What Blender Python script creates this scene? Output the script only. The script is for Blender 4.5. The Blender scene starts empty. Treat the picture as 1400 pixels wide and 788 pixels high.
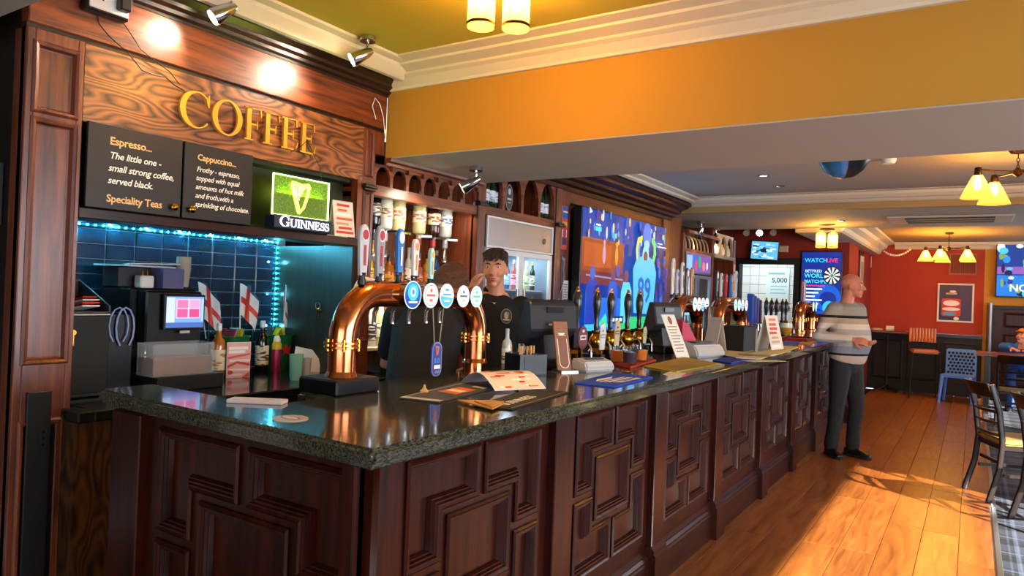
import bpy, bmesh, math, random
from mathutils import Vector, Matrix
random.seed(7)
S = bpy.context.scene
COL = S.collection
V3 = Vector
# ---------------------------------------------------------------- camera
F, YAW, PIT, ROL, EYE = 974.455, -0.574945, 0.0056146, 0.0389272, 1.47
_f = V3((math.sin(YAW)*math.cos(PIT), math.cos(YAW)*math.cos(PIT), math.sin(PIT)))
_r = V3((math.cos(YAW), -math.sin(YAW), 0)); _u = _r.cross(_f)
CA = _r*math.cos(ROL)+_u*math.sin(ROL); CB = _u*math.cos(ROL)-_r*math.sin(ROL)
cam = bpy.data.objects.new('camera', bpy.data.cameras.new('camera')); COL.objects.link(cam)
cam.data.sensor_width = 36; cam.data.lens = F/1400*36; cam.data.clip_start = 0.05
cam.matrix_world = Matrix(((CA.x, CB.x, -_f.x, 0), (CA.y, CB.y, -_f.y, 0), (CA.z, CB.z, -_f.z, EYE), (0, 0, 0, 1)))
S.camera = cam
# ---------------------------------------------------------------- view, world, daylight
S.view_settings.view_transform = 'Standard'; S.view_settings.look = 'None'
S.view_settings.gamma = 1; S.view_settings.use_curve_mapping = False
S.view_settings.exposure = 0.8
S.cycles.sample_clamp_indirect = 6
wd = bpy.data.worlds.new('world'); S.world = wd; wd.use_nodes = True
wd.node_tree.nodes['Background'].inputs[0].default_value = (.62, .75, 1, 1)
wd.node_tree.nodes['Background'].inputs[1].default_value = 1.2
def light(name, kind, loc, energy, col, direction=None, parent=None, **kw):
    d = bpy.data.lights.new(name, kind); d.energy = energy; d.color = col
    for k, v in kw.items(): setattr(d, k, v)
    o = bpy.data.objects.new(name, d); COL.objects.link(o); o.location = loc
    if direction: o.rotation_euler = V3(direction).to_track_quat('-Z', 'Y').to_euler()
    if parent: o.parent = parent
    return o
SUN_DIR = (-1, .6, -.479)
light('sun', 'SUN', (8, 0, 6), 21.0, (1, .92, .76), SUN_DIR, angle=.009)
light('daylight_side_window', 'AREA', (3.55, 2.4, 1.5), 140, (.86, .93, 1), (-1, 0, -.1), shape='RECTANGLE', size=4.6, size_y=1.5)
light('added_front_fill', 'AREA', (.6, -2.5, 1.6), 42, (.9, .95, 1), (-.15, 1, -.05), shape='RECTANGLE', size=4.4, size_y=1.6)  # added lamp behind the camera, lightens the near bar front and coffee end
light('daylight_rear_window', 'AREA', (3.55, 10.6, 1.5), 75, (.86, .93, 1), (-1, 0, -.1), shape='RECTANGLE', size=3.0, size_y=1.5)
# ---------------------------------------------------------------- materials
def srgb(h):
    h = h.lstrip('#'); c = [int(h[i:i+2], 16)/255 for i in (0, 2, 4)]
    return tuple(((x/12.92) if x <= .04045 else ((x+.055)/1.055)**2.4) for x in c)+(1,)
def col4(c): return srgb(c) if isinstance(c, str) else (tuple(c)+(1,))[:4]
MATS = {}
def newmat(name):
    m = bpy.data.materials.new(name); m.use_nodes = True; MATS[name] = m
    return m, m.node_tree.nodes, m.node_tree.links, m.node_tree.nodes['Principled BSDF']
def mat(name, c, rough=.5, metal=0, coat=0, emit=0, trans=0, ior=1.45, bump=0, bscale=60, alpha=1, spec=.5, ecol=None, var=0):
    if name in MATS: return MATS[name]
    m, N, L, b = newmat(name)
    b.inputs['Base Color'].default_value = col4(c); b.inputs['Roughness'].default_value = rough
    b.inputs['Metallic'].default_value = metal; b.inputs['Coat Weight'].default_value = coat
    b.inputs['Coat Roughness'].default_value = .12
    b.inputs['Transmission Weight'].default_value = trans; b.inputs['IOR'].default_value = ior
    b.inputs['Specular IOR Level'].default_value = spec
    if emit: b.inputs['Emission Color'].default_value = col4(ecol or c); b.inputs['Emission Strength'].default_value = emit
    if bump or var:
        t = N.new('ShaderNodeTexCoord'); n = N.new('ShaderNodeTexNoise'); n.inputs['Scale'].default_value = bscale; n.inputs['Detail'].default_value = 4
        L.new(t.outputs['Object'], n.inputs['Vector'])
        if bump:
            bp = N.new('ShaderNodeBump'); bp.inputs['Strength'].default_value = bump; bp.inputs['Distance'].default_value = .01
            L.new(n.outputs['Fac'], bp.inputs['Height']); L.new(bp.outputs['Normal'], b.inputs['Normal'])
        if var:
            r = N.new('ShaderNodeValToRGB'); c0 = col4(c)
            r.color_ramp.elements[0].position = .3; r.color_ramp.elements[1].position = .7
            r.color_ramp.elements[0].color = tuple(x*(1-var) for x in c0[:3])+(1,); r.color_ramp.elements[1].color = tuple(min(1, x*(1+var)) for x in c0[:3])+(1,)
            L.new(n.outputs['Fac'], r.inputs['Fac']); L.new(r.outputs['Color'], b.inputs['Base Color'])
    return m
def glassy(name, c, rough=.03, tint=.75):
    """thin clear pane or shade: transparent with a glossy film, lets lamp and sun light through"""
    m, N, L, b = newmat(name); N.remove(b); out = [n for n in N if n.type == 'OUTPUT_MATERIAL'][0]
    t = N.new('ShaderNodeBsdfTransparent'); t.inputs[0].default_value = col4(c)
    g = N.new('ShaderNodeBsdfGlossy'); g.inputs['Roughness'].default_value = rough
    fr = N.new('ShaderNodeFresnel'); fr.inputs[0].default_value = 1.45
    ge = N.new('ShaderNodeNewGeometry'); iv = N.new('ShaderNodeMath'); iv.operation = 'SUBTRACT'; iv.inputs[0].default_value = 1; L.new(ge.outputs['Backfacing'], iv.inputs[1])
    ml = N.new('ShaderNodeMath'); ml.operation = 'MULTIPLY'; L.new(fr.outputs[0], ml.inputs[0]); L.new(iv.outputs[0], ml.inputs[1])
    mx = N.new('ShaderNodeMixShader'); L.new(ml.outputs[0], mx.inputs[0]); L.new(t.outputs[0], mx.inputs[1]); L.new(g.outputs[0], mx.inputs[2])
    L.new(mx.outputs[0], out.inputs['Surface']); return m
def wood(name, dark, light_, axis='Z', scale=1.0, rough=.32, coat=.35, stretch=14, figure=0, rnd=0, bump=.08, spec=.5):
    m, N, L, b = newmat(name)
    t = N.new('ShaderNodeTexCoord'); mp = N.new('ShaderNodeMapping')
    s = {'X': (1, stretch, stretch), 'Y': (stretch, 1, stretch), 'Z': (stretch, stretch, 1)}[axis]
    mp.inputs['Scale'].default_value = tuple(v*scale for v in s)
    L.new(t.outputs['Object'], mp.inputs['Vector'])
    vec = mp.outputs['Vector']
    if rnd:
        oi = N.new('ShaderNodeObjectInfo'); ad = N.new('ShaderNodeVectorMath'); ad.operation = 'ADD'
        sc = N.new('ShaderNodeMath'); sc.operation = 'MULTIPLY'; sc.inputs[1].default_value = 57
        L.new(oi.outputs['Random'], sc.inputs[0]); L.new(vec, ad.inputs[0]); L.new(sc.outputs[0], ad.inputs[1]); vec = ad.outputs[0]
    n = N.new('ShaderNodeTexNoise'); n.inputs['Scale'].default_value = 2.2; n.inputs['Detail'].default_value = 7; n.inputs['Roughness'].default_value = .62; n.inputs['Distortion'].default_value = .6
    L.new(vec, n.inputs['Vector']); fac = n.outputs['Fac']
    if figure:
        mp2 = N.new('ShaderNodeMapping'); s2 = {'X': (.5, 1, 2.2), 'Y': (1, .5, 2.2), 'Z': (2.2, 2.2, .5)}[axis]
        mp2.inputs['Scale'].default_value = tuple(v*figure for v in s2); L.new(t.outputs['Object'], mp2.inputs['Vector'])
        n2 = N.new('ShaderNodeTexNoise'); n2.inputs['Scale'].default_value = 1.6; n2.inputs['Detail'].default_value = 1.5; L.new(mp2.outputs[0], n2.inputs['Vector'])
        mu = N.new('ShaderNodeMath'); mu.operation = 'MULTIPLY'; mu.inputs[1].default_value = 15; L.new(n2.outputs['Fac'], mu.inputs[0])
        fr = N.new('ShaderNodeMath'); fr.operation = 'PINGPONG'; fr.inputs[1].default_value = .5; L.new(mu.outputs[0], fr.inputs[0])
        mx = N.new('ShaderNodeMix'); mx.inputs[0].default_value = .62; L.new(n.outputs['Fac'], mx.inputs[2]); L.new(fr.outputs[0], mx.inputs[3])
        ml = N.new('ShaderNodeMath'); ml.operation = 'ADD'; ml.inputs[1].default_value = .13; L.new(mx.outputs[0], ml.inputs[0]); fac = ml.outputs[0]
    r = N.new('ShaderNodeValToRGB'); r.color_ramp.elements[0].position = .3; r.color_ramp.elements[1].position = .72
    r.color_ramp.elements[0].color = col4(dark); r.color_ramp.elements[1].color = col4(light_); L.new(fac, r.inputs['Fac'])
    out = r.outputs['Color']
    if rnd:
        hs = N.new('ShaderNodeHueSaturation'); mr = N.new('ShaderNodeMapRange'); mr.inputs[3].default_value = 1-rnd; mr.inputs[4].default_value = 1+rnd
        L.new(oi.outputs['Random'], mr.inputs[0]); L.new(mr.outputs[0], hs.inputs['Value']); L.new(out, hs.inputs['Color']); out = hs.outputs[0]
    L.new(out, b.inputs['Base Color'])
    bp = N.new('ShaderNodeBump'); bp.inputs['Strength'].default_value = bump; bp.inputs['Distance'].default_value = .004
    L.new(fac, bp.inputs['Height']); L.new(bp.outputs['Normal'], b.inputs['Normal'])
    b.inputs['Roughness'].default_value = rough; b.inputs['Coat Weight'].default_value = coat; b.inputs['Coat Roughness'].default_value = .26; b.inputs['Specular IOR Level'].default_value = spec
    return m
def attrmat(name, emit=0, rough=.5, coat=0):
    m, N, L, b = newmat(name); a = N.new('ShaderNodeVertexColor'); a.layer_name = 'Col'
    L.new(a.outputs[0], b.inputs['Base Color']); b.inputs['Roughness'].default_value = rough; b.inputs['Coat Weight'].default_value = coat
    if emit:
        b.inputs['Specular IOR Level'].default_value = .2
        b.inputs['Base Color'].default_value = (.01, .01, .01, 1); L.remove(b.inputs['Base Color'].links[0])
        L.new(a.outputs[0], b.inputs['Emission Color']); b.inputs['Emission Strength'].default_value = emit
    return m
PRINT = attrmat('print', rough=.45); PRINT_GLOSS = attrmat('print_glossy', rough=.25, coat=.4); SCREEN = attrmat('screen_image', emit=.8, rough=.4); GLOW = attrmat('lit_badge', emit=1.1, rough=.2)
BARWOOD_Z = wood('bar_wood_upright', '#140503', '#42160b', 'Z', 1, .3, .06, spec=.3)
BARWOOD_Y = wood('bar_wood_long', '#140503', '#3e150a', 'Y', 1, .3, .06, spec=.3)
BARWOOD_X = wood('bar_wood_cross', '#140503', '#3e150a', 'X', 1, .3, .06, spec=.3)
BACK_Z = wood('back_wood_upright', '#34140a', '#8a4220', 'Z', 1, .36, .25)
BACK_Y = wood('back_wood_long', '#3a160a', '#9a4a1e', 'Y', 1, .36, .25)
BOARD = wood('figured_board', '#34150a', '#b06c38', 'Y', 1, .36, .3, 9, figure=2.2)
DARKWOOD = wood('dark_stained_wood', '#0d0605', '#2a110a', 'Z', 1, .36)
CHAIRWOOD = wood('chair_wood', '#0b0504', '#24100a', 'Z', 2, .3)
PLANK = wood('floor_plank_wood', '#6c3512', '#a6622a', 'Y', 1.2, .3, .25, 9, rnd=.16, bump=.05)
TABLEWOOD = wood('table_wood', '#4a2412', '#8a4a26', 'X', 1, .3)
PAINT_OCHRE = mat('ochre_paint', '#b8862c', .75, bump=.03, bscale=120)
PAINT_OLIVE = mat('olive_ceiling_paint', '#b8a436', .8, bump=.03, bscale=120)
PAINT_GREY = mat('grey_ceiling_paint', '#b0a698', .8, bump=.03, bscale=120)
PAINT_CREAM = mat('cream_cornice_paint', '#d9cdb4', .6)
PAINT_RED = mat('red_wall_paint', '#a5331c', .75, bump=.03, bscale=120)
PAINT_RED2 = mat('maroon_wall_paint', '#86261c', .75, bump=.03, bscale=120)
BLACKPAINT = mat('black_paint', '#0e0a09', .5)
COPPER = mat('copper', '#d98455', .16, 1)
BRASS = mat('brass', '#c0882e', .18, 1)
GOLD = mat('gold_lettering', '#e0a83a', .35, .55)
CHROME = mat('chrome', '#c9ccd0', .1, 1)
STEEL = mat('brushed_steel', '#a9a9ac', .32, 1)
BRONZE = mat('bronze_fitting', '#3a2414', .35, .8)
BLACK = mat('black_plastic', '#0c0c0e', .32)
BLACKMATT = mat('black_matt', '#0a0a0b', .6)
DGREY = mat('dark_grey_plastic', '#26262b', .4)
LGREY = mat('light_grey_plastic', '#b9b6b4', .45)
WHITE = mat('white_plastic', '#e9e6e0', .4)
PAPER = mat('white_paper', '#e8e2d6', .7)
WINGLASS = glassy('window_glass', (.96, .98, 1))
def frosted(name, c, fac):
    m, N, L, b = newmat(name); t = N.new('ShaderNodeBsdfTransparent'); mx = N.new('ShaderNodeMixShader'); mx.inputs[0].default_value = fac
    b.inputs['Base Color'].default_value = col4(c); b.inputs['Roughness'].default_value = .25
    L.new(t.outputs[0], mx.inputs[1]); L.new(b.outputs[0], mx.inputs[2]); L.new(mx.outputs[0], [n for n in N if n.type == 'OUTPUT_MATERIAL'][0].inputs['Surface']); return m
CLEAR = glassy('clear_glass', (.93, .96, .95))
AMBER, _N, _L, _b = newmat('amber_glass'); _N.remove(_b)
_t = _N.new('ShaderNodeBsdfTransparent'); _t.inputs[0].default_value = (1, .78, .36, 1); _d = _N.new('ShaderNodeBsdfTranslucent'); _d.inputs[0].default_value = (1, .66, .2, 1)
_e = _N.new('ShaderNodeBsdfDiffuse'); _e.inputs[0].default_value = (1, .7, .25, 1); _k = _N.new('ShaderNodeMixShader'); _k.inputs[0].default_value = .45
_L.new(_d.outputs[0], _k.inputs[1]); _L.new(_e.outputs[0], _k.inputs[2])
_m = _N.new('ShaderNodeMixShader'); _m.inputs[0].default_value = .4; _L.new(_t.outputs[0], _m.inputs[1]); _L.new(_k.outputs[0], _m.inputs[2])
_L.new(_m.outputs[0], [n for n in _N if n.type == 'OUTPUT_MATERIAL'][0].inputs['Surface'])
# ---------------------------------------------------------------- mesh helpers
class G:
    def __init__(s): s.v = []; s.f = []
    def add(s, vs, fs):
        o = len(s.v); s.v += [tuple(v) for v in vs]; s.f += [[i+o for i in f] for f in fs]; return s
    def box(s, x0, x1, y0, y1, z0, z1):
        return s.add([(x0, y0, z0), (x1, y0, z0), (x1, y1, z0), (x0, y1, z0), (x0, y0, z1), (x1, y0, z1), (x1, y1, z1), (x0, y1, z1)],
                     [(0, 3, 2, 1), (4, 5, 6, 7), (0, 1, 5, 4), (1, 2, 6, 5), (2, 3, 7, 6), (3, 0, 4, 7)])
    def obox(s, c, u, v, w):
        """box about centre c with half-axis vectors"""
        c, u, v, w = map(V3, (c, u, v, w))
        return s.add([c+a*u+b*v+d*w for d in (-1, 1) for b in (-1, 1) for a in (-1, 1)],
                     [(0, 2, 3, 1), (4, 5, 7, 6), (0, 1, 5, 4), (1, 3, 7, 5), (3, 2, 6, 7), (2, 0, 4, 6)])
    def tube(s, pts, rad, n=12, cap=True, up=None):
        pts = [V3(p) for p in pts]; k = len(pts)
        rad = [rad]*k if isinstance(rad, (int, float)) else list(rad)
        T = [(pts[min(i+1, k-1)]-pts[max(i-1, 0)]).normalized() for i in range(k)]
        a = V3(up) if up else (V3((0, 0, 1)) if abs(T[0].z) < .9 else V3((1, 0, 0)))
        rows = []
        for i in range(k):
            a = (a-T[i]*a.dot(T[i])).normalized(); b = T[i].cross(a)
            ra, rb = rad[i] if isinstance(rad[i], (tuple, list)) else (rad[i], rad[i])
            rows.append([pts[i]+a*(ra*math.cos(2*math.pi*j/n))+b*(rb*math.sin(2*math.pi*j/n)) for j in range(n)])
        vs = [p for r in rows for p in r]; fs = []
        for i in range(k-1):
            for j in range(n):
                fs.append((i*n+j, i*n+(j+1) % n, (i+1)*n+(j+1) % n, (i+1)*n+j))
        if cap: fs.append(tuple(range(n))[::-1]); fs.append(tuple((k-1)*n+j for j in range(n)))
        return s.add(vs, fs)
    def cyl(s, p0, p1, r0, r1=None, n=16, cap=True): return s.tube([p0, p1], [r0, r0 if r1 is None else r1], n, cap)
    def lathe(s, prof, c=(0, 0, 0), n=18, ax='Z', cap=True):
        c = V3(c); vs = []; fs = []; k = len(prof)
        for r, h in prof:
            for j in range(n):
                a = 2*math.pi*j/n; p = (r*math.cos(a), r*math.sin(a), h)
                if ax == 'X': p = (h, r*math.cos(a), r*math.sin(a))
                if ax == 'Y': p = (r*math.sin(a), h, r*math.cos(a))
                vs.append(c+V3(p))
        for i in range(k-1):
            for j in range(n): fs.append((i*n+j, i*n+(j+1) % n, (i+1)*n+(j+1) % n, (i+1)*n+j))
        if cap and prof[0][0] > 1e-5: fs.append(tuple(range(n))[::-1])
        if cap and prof[-1][0] > 1e-5: fs.append(tuple((k-1)*n+j for j in range(n)))
        return s.add(vs, fs)
    def prism(s, poly, o, u, v, w):
        o, u, v, w = map(V3, (o, u, v, w)); k = len(poly)
        a = [o+u*x+v*y for x, y in poly]
        return s.add(a+[p+w for p in a], [tuple(range(k))[::-1], tuple(range(k, 2*k))]+[(i, (i+1) % k, k+(i+1) % k, k+i) for i in range(k)])
    def ball(s, c, r, n=14, m=9):
        r = (r, r, r) if isinstance(r, (int, float)) else r; c = V3(c); vs = [c+V3((0, 0, r[2]))]; fs = []
        for i in range(1, m):
            t = math.pi*i/m
            vs += [c+V3((r[0]*math.sin(t)*math.cos(2*math.pi*j/n), r[1]*math.sin(t)*math.sin(2*math.pi*j/n), r[2]*math.cos(t))) for j in range(n)]
        vs.append(c-V3((0, 0, r[2]))); L = len(vs)-1
        for j in range(n):
            fs.append((0, 1+j, 1+(j+1) % n)); fs.append((L, 1+(m-2)*n+(j+1) % n, 1+(m-2)*n+j))
            for i in range(m-2): fs.append((1+i*n+j, 1+(i+1)*n+j, 1+(i+1)*n+(j+1) % n, 1+i*n+(j+1) % n))
        return s.add(vs, fs)
    def ring(s, poly, prof, o, u, v, nrm):
        """moulding that follows a closed polygon; prof = (inset, height) pairs"""
        o, u, v, nrm = map(V3, (o, u, v, nrm)); k = len(poly)
        ar = sum(poly[i][0]*poly[(i+1) % k][1]-poly[(i+1) % k][0]*poly[i][1] for i in range(k))
        if ar < 0: poly = poly[::-1]
        vs = []
        for d, h in prof:
            for i in range(k):
                p0, p1, p2 = poly[i-1], poly[i], poly[(i+1) % k]
                def nm(a, b):
                    l = math.hypot(b[0]-a[0], b[1]-a[1]); return (-(b[1]-a[1])/l, (b[0]-a[0])/l)
                n1, n2 = nm(p0, p1), nm(p1, p2); q = 1+n1[0]*n2[0]+n1[1]*n2[1]
                vs.append(o+u*(p1[0]+d*(n1[0]+n2[0])/q)+v*(p1[1]+d*(n1[1]+n2[1])/q)+nrm*h)
        m = len(prof)
        return s.add(vs, [(a*k+i, a*k+(i+1) % k, (a+1)*k+(i+1) % k, (a+1)*k+i) for a in range(m-1) for i in range(k)])
    def mesh(s, name, bevel=0, seg=1, smooth=False, weld=False):
        bm = bmesh.new(); vv = [bm.verts.new(v) for v in s.v]
        for f in s.f:
            try: bm.faces.new([vv[i] for i in f])
            except ValueError: pass
        if weld: bmesh.ops.remove_doubles(bm, verts=bm.verts, dist=1e-5)
        bmesh.ops.recalc_face_normals(bm, faces=bm.faces)
        if bevel:
            ed = [e for e in bm.edges if len(e.link_faces) == 2 and e.calc_face_angle(0) > .6]
            bmesh.ops.bevel(bm, geom=ed, offset=bevel, segments=seg, affect='EDGES', clamp_overlap=True)
        me = bpy.data.meshes.new(name); bm.to_mesh(me); bm.free()
        if smooth:
            for p in me.polygons: p.use_smooth = True
            if smooth != 'all': me.set_sharp_from_angle(angle=math.radians(38))
        return me
    def build(s, name, m, parent=None, loc=(0, 0, 0), bevel=0, seg=1, smooth=False, rot=None, weld=False):
        me = s.mesh(name, bevel, seg, smooth, weld); me.materials.append(m)
        return link(name, me, parent, loc, rot)
def link(name, me, parent=None, loc=(0, 0, 0), rot=None):
    o = bpy.data.objects.new(name, me); COL.objects.link(o); o.location = loc
    if rot: o.rotation_euler = rot
    if parent: o.parent = parent
    return o
def tag(o, label=None, cat=None, group=None, kind=None):
    if label: o['label'] = label
    if cat: o['category'] = cat
    if group: o['group'] = group
    if kind: o['kind'] = kind
    return o
def T(name, label, cat, loc=(0, 0, 0), rz=0, group=None):
    o = bpy.data.objects.new(name, None); COL.objects.link(o); o.location = loc; o.rotation_euler = (0, 0, rz); o.empty_display_size = .05
    return tag(o, label, cat, group)
def dup(root, loc=None, rz=None, label=None, group=None, mats=None):
    """copy of a thing with its parts and sub-parts; mats maps part name -> material"""
    def cp(o, par):
        c = o.copy(); COL.objects.link(c)
        if par: c.parent = par
        key = o.name.split('.')[0]
        if mats and key in mats and c.type == 'MESH':
            c.material_slots[0].link = 'OBJECT'; c.material_slots[0].material = mats[key]
        for ch in o.children: cp(ch, c)
        return c
    r = cp(root, None)
    if loc is not None: r.location = loc
    if rz is not None: r.rotation_euler = (0, 0, rz)
    return tag(r, label, None, group)
def struct(name, g, m, bevel=0, label=None, parent=None):
    o = g.build(name, m, parent, bevel=bevel); o['kind'] = 'structure'
    if label: o['label'] = label
    return o
# ---- flat print: one mesh of coloured shapes, local x right, y up, normal +z
_txt = {}
def text_geo(txt, size, shear=0, bold=0, align='LEFT', sp=1.0):
    key = (txt, shear, bold, align, sp)
    if key not in _txt:
        c = bpy.data.curves.new('t', 'FONT'); c.body = txt; c.size = 1; c.shear = shear; c.offset = bold; c.align_x = align; c.space_character = sp; c.resolution_u = 2
        o = bpy.data.objects.new('t', c); COL.objects.link(o); bpy.context.view_layer.update()
        me = bpy.data.meshes.new_from_object(o.evaluated_get(bpy.context.evaluated_depsgraph_get()))
        _txt[key] = ([(v.co.x, v.co.y) for v in me.vertices], [tuple(p.vertices) for p in me.polygons])
        bpy.data.objects.remove(o); bpy.data.meshes.remove(me); bpy.data.curves.remove(c)
    vs, fs = _txt[key]
    return [(x*size, y*size) for x, y in vs], fs
def rect(x0, y0, x1, y1): return [(x0, y0), (x1, y0), (x1, y1), (x0, y1)]
def ell(cx, cy, rx, ry, n=20, a0=0, a1=2*math.pi): return [(cx+rx*math.cos(a0+(a1-a0)*i/n), cy+ry*math.sin(a0+(a1-a0)*i/n)) for i in range(n)]
def rrect(x0, y0, x1, y1, r, n=4):
    out = []
    for cx, cy, a in ((x1-r, y0+r, -90), (x1-r, y1-r, 0), (x0+r, y1-r, 90), (x0+r, y0+r, 180)):
        out += [(cx+r*math.cos(math.radians(a+90*i/n)), cy+r*math.sin(math.radians(a+90*i/n))) for i in range(n+1)]
    return out
def frame_matrix(o, u, v):
    u = V3(u).normalized(); v = V3(v); v = (v-u*v.dot(u)).normalized(); w = u.cross(v)
    return Matrix(((u.x, v.x, w.x, o[0]), (u.y, v.y, w.y, o[1]), (u.z, v.z, w.z, o[2]), (0, 0, 0, 1)))
def printed(name, shapes, m, parent=None, o=(0, 0, 0), u=(1, 0, 0), v=(0, 0, 1), dz=.0004):
    vs, fs, cs = [], [], []
    for i, sh in enumerate(shapes):
        z = dz*(i+1); c = col4(sh[0])
        if sh[1] == 't':
            _, _, txt, x, y, size = sh[:6]; kw = sh[6] if len(sh) > 6 else {}
            pv, pf = text_geo(txt, size, **kw); b = len(vs); vs += [(x+a, y+d, z) for a, d in pv]; fs += [tuple(k+b for k in f) for f in pf]; cs += [c]*len(pf)
        else:
            b = len(vs); vs += [(a, d, z) for a, d in sh[1]]; fs.append(tuple(range(b, b+len(sh[1])))); cs.append(c)
    me = bpy.data.meshes.new(name); me.from_pydata(vs, [], fs)
    at = me.color_attributes.new('Col', 'FLOAT_COLOR', 'CORNER')
    for p, c in zip(me.polygons, cs):
        for li in p.loop_indices: at.data[li].color = c
    # all shapes face +z
    bm = bmesh.new(); bm.from_mesh(me); bm.normal_update()
    bmesh.ops.reverse_faces(bm, faces=[f for f in bm.faces if f.normal.z < 0]); bm.to_mesh(me); bm.free()
    me.materials.append(m)
    ob = link(name, me, parent); ob.matrix_local = frame_matrix(o, u, v); return ob
def holed_slab(name, outer, holes, depth, m, parent, o, u, v):
    """flat board with holes; outer and holes are polygons in (u, v), thickness depth along u x v"""
    c = bpy.data.curves.new('c', 'CURVE'); c.dimensions = '2D'; c.fill_mode = 'BOTH'; c.extrude = depth/2
    for poly in [outer]+holes:
        sp = c.splines.new('POLY'); sp.points.add(len(poly)-1); sp.use_cyclic_u = True
        for p, q in zip(sp.points, poly): p.co = (q[0], q[1], 0, 1)
    ob = bpy.data.objects.new('c', c); COL.objects.link(ob); bpy.context.view_layer.update()
    me = bpy.data.meshes.new_from_object(ob.evaluated_get(bpy.context.evaluated_depsgraph_get()))
    bpy.data.objects.remove(ob); bpy.data.curves.remove(c)
    me.name = name; me.materials.clear(); me.materials.append(m); M4 = frame_matrix(o, u, v); me.transform(M4)
    return link(name, me, parent)
# ---- a photo pixel gives a direction; the surface a thing touches gives the distance
def _ray(px, py): return CA*(px-700)+CB*(394-py)+_f*F
def PZ(px, py, z): d = _ray(px, py); return V3((0, 0, EYE))+d*((z-EYE)/d.z)
def PX(px, py, x): d = _ray(px, py); return V3((0, 0, EYE))+d*(x/d.x)
def PY(px, py, y): d = _ray(px, py); return V3((0, 0, EYE))+d*(y/d.y)
# ================================================================ THE SETTING
def wbuild(g, name, m, parent, **k):
    """g holds world coordinates; parent is an unrotated Empty"""
    L = parent.location; g.v = [(a-L.x, b-L.y, c-L.z) for a, b, c in g.v]
    return g.build(name, m, parent, **k)
SUBFLOOR = mat('subfloor', '#1d1512', .7)
fl = struct('floor', G().box(-4.4, 3.6, -2.6, 14.3, -.12, -.016), SUBFLOOR, label='dark floor under the planks and behind the bar')
gap, x = .0015, -1.46
PW = 1.63/8
plank_len, meshes = 1.28, {}
random.seed(3)
for i in range(8):
    y = -2.6+random.uniform(-.9, 0)
    while y < 14.3:
        y0, y1 = max(y, -2.6), min(y+plank_len, 14.3)
        key = round(y1-y0, 3)
        if key not in meshes:
            meshes[key] = G().box(gap, PW-gap, gap, key-gap, -.016, 0).mesh('plank', .0012); meshes[key].materials.append(PLANK)
        link('plank', meshes[key], fl, (-1.46+i*PW, y0, 0)); y += plank_len
# tartan carpet
m, N, L, b = newmat('tartan_carpet')
tc = N.new('ShaderNodeTexCoord'); sx = N.new('ShaderNodeSeparateXYZ'); L.new(tc.outputs['Object'], sx.inputs[0])
def stripe(sock, per, ph, w, inten):
    a = N.new('ShaderNodeMath'); a.operation = 'ADD'; a.inputs[1].default_value = ph; L.new(sock, a.inputs[0])
    p = N.new('ShaderNodeMath'); p.operation = 'PINGPONG'; p.inputs[1].default_value = per/2; L.new(a.outputs[0], p.inputs[0])
    c = N.new('ShaderNodeMath'); c.operation = 'LESS_THAN'; c.inputs[1].default_value = w; L.new(p.outputs[0], c.inputs[0])
    k = N.new('ShaderNodeMath'); k.operation = 'MULTIPLY'; k.inputs[1].default_value = inten; L.new(c.outputs[0], k.inputs[0]); return k.outputs[0]
tot = None
for ax in ('X', 'Y'):
    for per, ph, w, it in ((.36, 0, .09, .22), (.36, .09, .012, .45), (.36, .13, .006, .3), (.18, .05, .02, -.1)):
        s_ = stripe(sx.outputs[ax], per, ph, w, it)
        if tot is None: tot = s_
        else:
            ad = N.new('ShaderNodeMath'); L.new(tot, ad.inputs[0]); L.new(s_, ad.inputs[1]); tot = ad.outputs[0]
rp = N.new('ShaderNodeValToRGB'); rp.color_ramp.elements[0].color = srgb('#0b0d14'); rp.color_ramp.elements[1].color = srgb('#56607a'); L.new(tot, rp.inputs[0]); L.new(rp.outputs[0], b.inputs['Base Color'])
b.inputs['Roughness'].default_value = .95
struct('carpet', G().box(.17, 3.6, -2.6, 14.3, -.016, .002), m, label='slate blue tartan carpet beside the wooden floor')
struct('trim_1', G().box(.155, .185, -2.6, 14.3, -.016, .006), STEEL, .002, 'metal edging strip between planks and carpet')
# ---- ceilings and beams
struct('ceiling', G().box(-4.4, 3.6, -2.6, 3.17, 2.76, 2.86), PAINT_OLIVE, label='olive yellow ceiling above the coffee end')
struct('beam_1', G().box(-3.0, 3.6, 3.17, 4.16, 2.25, 2.86), None or PAINT_OCHRE)
struct('trim_2', G().box(-3.0, 3.6, 3.172, 4.165, 2.243, 2.2499), PAINT_GREY, label='grey painted underside of the ochre beam')
struct('ceiling.001', G().box(-4.4, 3.6, 4.16, 8.0, 2.62, 2.86), PAINT_GREY, label='grey recessed ceiling beyond the ochre beam')
struct('beam_3', G().box(-2.0, -1.45, 9.9, 14.3, 2.40, 2.86), PAINT_GREY, label='grey bulkhead above the bar end')
struct('ceiling.002', G().box(-4.4, 3.6, 8.0, 9.9, 2.45, 2.86), PAINT_GREY, label='lower grey ceiling holding the air conditioner')
struct('ceiling.003', G().box(-4.4, -2.0, 9.9, 11.6, 2.66, 2.86).box(-1.45, 3.6, 9.9, 14.3, 2.62, 2.86), mat('warm_ceiling_paint', '#b59c6c', .8), label='raised ceiling at the far end')
struct('beam_2', G().box(-4.4, 3.6, .3, 1.14, 2.40, 2.86), PAINT_GREY, label='grey beam beside the coffee station')
struct('trim_3', G().box(-2.9, 3.6, 7.93, 8.0, 2.45, 2.51), mat('tan_paint', '#a98a55', .7), label='tan fascia of the lower ceiling')
def cornice(name, prof, o, u, v, w, m, label):
    return struct(name, G().prism(prof, o, u, v, w), m, 0, label)
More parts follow.
